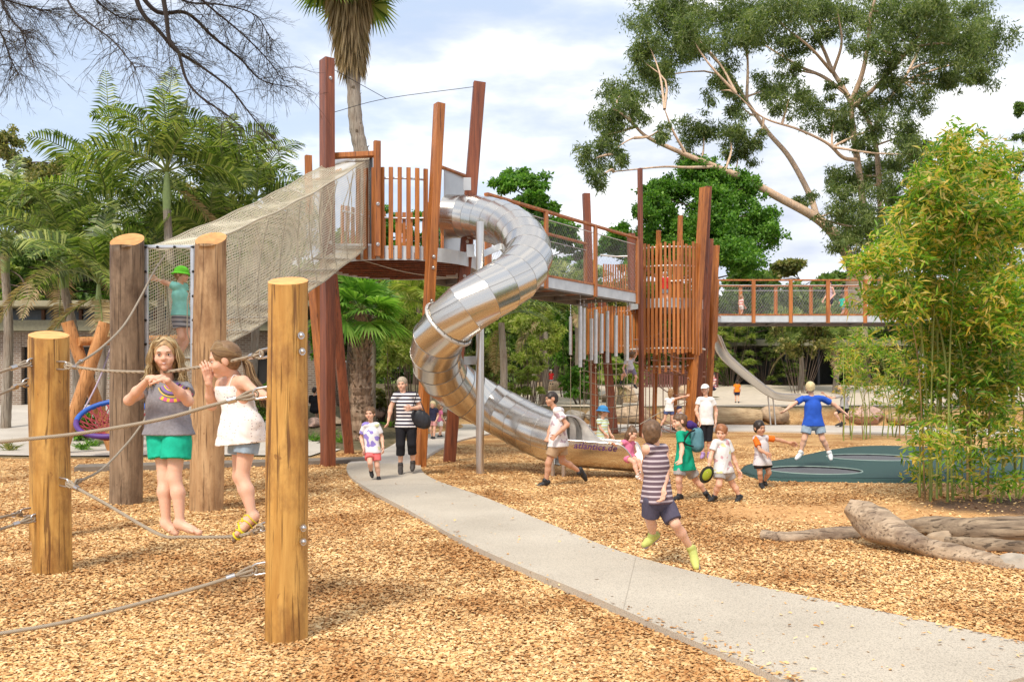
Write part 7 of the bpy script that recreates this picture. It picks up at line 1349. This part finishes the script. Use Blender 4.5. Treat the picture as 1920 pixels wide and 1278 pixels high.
# --- small figures farther away, generated poses
def auto(x, Y, H_, ang, stride=.3, arm=.3, z=None, sit=False):
    """upright or seated figure facing `ang` (0 = towards +X, 90 = away)"""
    z0 = gz(x, Y) if z is None else z; f = np.array([math.cos(R(ang)), math.sin(R(ang)), 0]); s_ = np.array([-f[1], f[0], 0]); U = np.array([0, 0, 1.]); B = np.array([x, Y, z0]); h = H_; o = lambda a, b, c: B+f*a*h+s_*b*h+U*c*h
    if sit:
        zz = .26; return [o(.0, 0, zz+.43), o(0, 0, zz+.33), o(0, .10, zz+.29), o(.07, .13, zz+.15), o(.2, .08, zz+.1), o(0, -.10, zz+.29), o(.07, -.13, zz+.15), o(.2, -.08, zz+.1), o(0, .055, zz), o(.24, .06, zz+.01), o(.25, .06, .04), o(.33, .06, .02), o(0, -.055, zz), o(.24, -.06, zz+.01), o(.25, -.06, .04), o(.33, -.06, .02)]
    k = stride; return [o(.01, 0, .93), o(0, 0, .845), o(0, .105, .80), o(-.05*arm*4, .13, .64), o(.10*arm*3, .13, .50), o(0, -.105, .80), o(.0, -.14, .63), o(.08+.1*arm, -.13, .49), o(0, .055, .50), o(.10*k*1.5, .06, .27), o(.22*k, .06, .045), o(.22*k+.10, .06, .02), o(0, -.055, .50), o(.02, -.06, .27), o(-.25*k, -.06, .05), o(-.25*k+.08, -.06, .02)]
def far(px, Y, label, H_, ang, top, bot, hair, z=None, sit=False, stride=.3, arm=.3, hat=None, skin=None, sl=.5, vox=.018, ln=.6, dx=0, **kw):
    x = (px-960)*Y/F; J = auto(x, Y, H_, ang, stride, arm, z, sit); a = R(ang); return person(label, J, H_, (math.cos(a), math.sin(a), -.05), skin or SKIN, hair, {'mat': top, 'sleeve': sl}, {'mat': bot, 'len': ln}, {'mat': SHOEB}, hat=hat, vox=vox, hh=.105, seed=int(px), **kw)
RED = cloth('red', (.62, .03, .03)); ORG = cloth('orange_shirt', (.80, .22, .02)); PINKS = stripes('pink_white_stripes', (.72, .25, .22), (.75, .68, .64), .12, .5)
far(1382, 43.5, 'small boy in orange shirt walking away on the sand under the open slide', 1.12, 80, ORG, NAVY, H_DARK)
far(1033, 51.0, 'child in red shirt and pale cap sitting on the far short log', 1.1, 80, RED, DENIM, None, sit=True, hat={'kind': 'cap', 'mat': WHITE}, z=gz(2.2, 51)+.45)
x_ = (590-960)*29/F; far(590, 29.0, 'dark haired person in black sitting on a rock by the garden', 1.5, 80, BLK, BLK, H_DARK, sit=True, z=gz(x_, 29), ln=1.4, sl=.9)
far(1247, 30.0, 'child in red shirt and pale cap standing on the slatted tower deck', 1.12, 85, RED, DENIM, None, z=BZ+.01, hat={'kind': 'cap', 'mat': WHITE, 'name': 'cap'}, vox=.016)
far(1390, 37.0, 'toddler in pink striped dress on the right bridge', .92, 20, PINKS, WHITE, H_LB, z=4.525, vox=.016)
far(1556, 37.2, 'woman in lilac singlet and dark shorts on the right bridge', 1.55, 200, cloth('lilac', (.48, .36, .42)), NAVY, H_DARK, z=4.525, hat={'kind': 'cap', 'mat': BLK}, vox=.017, sl=0, stride=.5)
far(1579, 37.0, 'little girl in turquoise shirt beside the woman on the right bridge', .95, 20, cloth('aqua', (.03, .50, .38)), DENIM, H_BROWN, z=4.525, vox=.016, stride=.7)
far(1338, 46.0, 'adult in red checked shirt sitting in the shade behind the slatted tower', 1.65, 200, stripes('red_check', (.45, .10, .12), (.60, .52, .52), .14, .5), NAVY, H_DARK, sit=True, z=gz(10, 46)+.2)
J = PJ(34.0, [(1575, 727), (1579, 738), (1572, 743, -.2), (1558, 746, -.25), (1545, 738, -.3), (1590, 744, .2), (1588, 760, .2), (1580, 770, .1), (1580, 765, -.1), (1566, 775, -.25), (1577, 792, -.1), (1567, 797, -.2), (1588, 765, .15), (1582, 780, .0), (1583, 793, .2), (1575, 798, .1)])
person('adult in grey shirt half crouching on the far path behind the jumping boy', J, 1.62, (-1, -.2, -.1), SKIN, H_GREY, {'mat': cloth('grey_tee', (.34, .32, .31)), 'boxy': True}, {'mat': BLK, 'len': .8}, {'mat': SHOEB}, vox=.018, seed=40)
J = PJ(27.6, [(1258, 735), (1256, 744), (1249, 749), (1252, 762), (1262, 752, -.1), (1262, 748), (1275, 745), (1287, 742, -.1), (1250, 770), (1246, 786), (1238, 800), (1234, 805), (1259, 770), (1261, 787), (1264, 803), (1270, 806)])
person('girl in white top and denim shorts reaching into the ropes under the slatted tower', J, 1.22, (.6, .7, 0), SKIN, H_LB, {'mat': WHITE, 'sleeve': .2}, {'mat': cloth('blue_denim', (.09, .12, .26)), 'len': .4}, {'mat': SHOEB}, vox=.015, hairlen=.2, seed=41, base=(P(1254, 806, 27.6).x, 27.6, 0))
J = PJ(27.2, [(1185, 665), (1181, 674), (1174, 677, -.1), (1168, 690, -.1), (1172, 700, -.2), (1186, 676, .1), (1192, 668, .1), (1194, 655, 0), (1178, 694), (1167, 703, -.1), (1165, 715), (1163, 719, -.1), (1186, 692), (1193, 707, -.1), (1190, 722), (1194, 727, -.1)])
r_, _ = person('child in grey shirt climbing high in the ropes left of the thin tower post', J, 1.12, (.4, .8, .3), SKIN, H_BROWN, {'mat': cloth('grey_white', (.52, .50, .52))}, {'mat': cloth('grey_violet', (.20, .17, .24)), 'len': .75}, {'mat': SHOEB, 'sock': WHITE}, vox=.015, seed=42)
far(1274, 27.0, 'toddler with navy cap and violet striped shirt low in the ropes', .95, 210, stripes('violet_white', (.22, .12, .45), (.70, .68, .72), .10, .5), NAVY, None, hat={'kind': 'cap', 'mat': NAVY}, vox=.015, z=0)
far(812, 26.0, 'child in dark top behind the post at the far end of the path', 1.1, 250, NAVY, cloth('pinkish', (.6, .3, .3)), H_PALE, vox=.016)
far(825, 27.0, 'small child in pink bending behind the slide tube', 1.0, 30, MC['cloth_pink'], WHITE, H_LB, vox=.016)
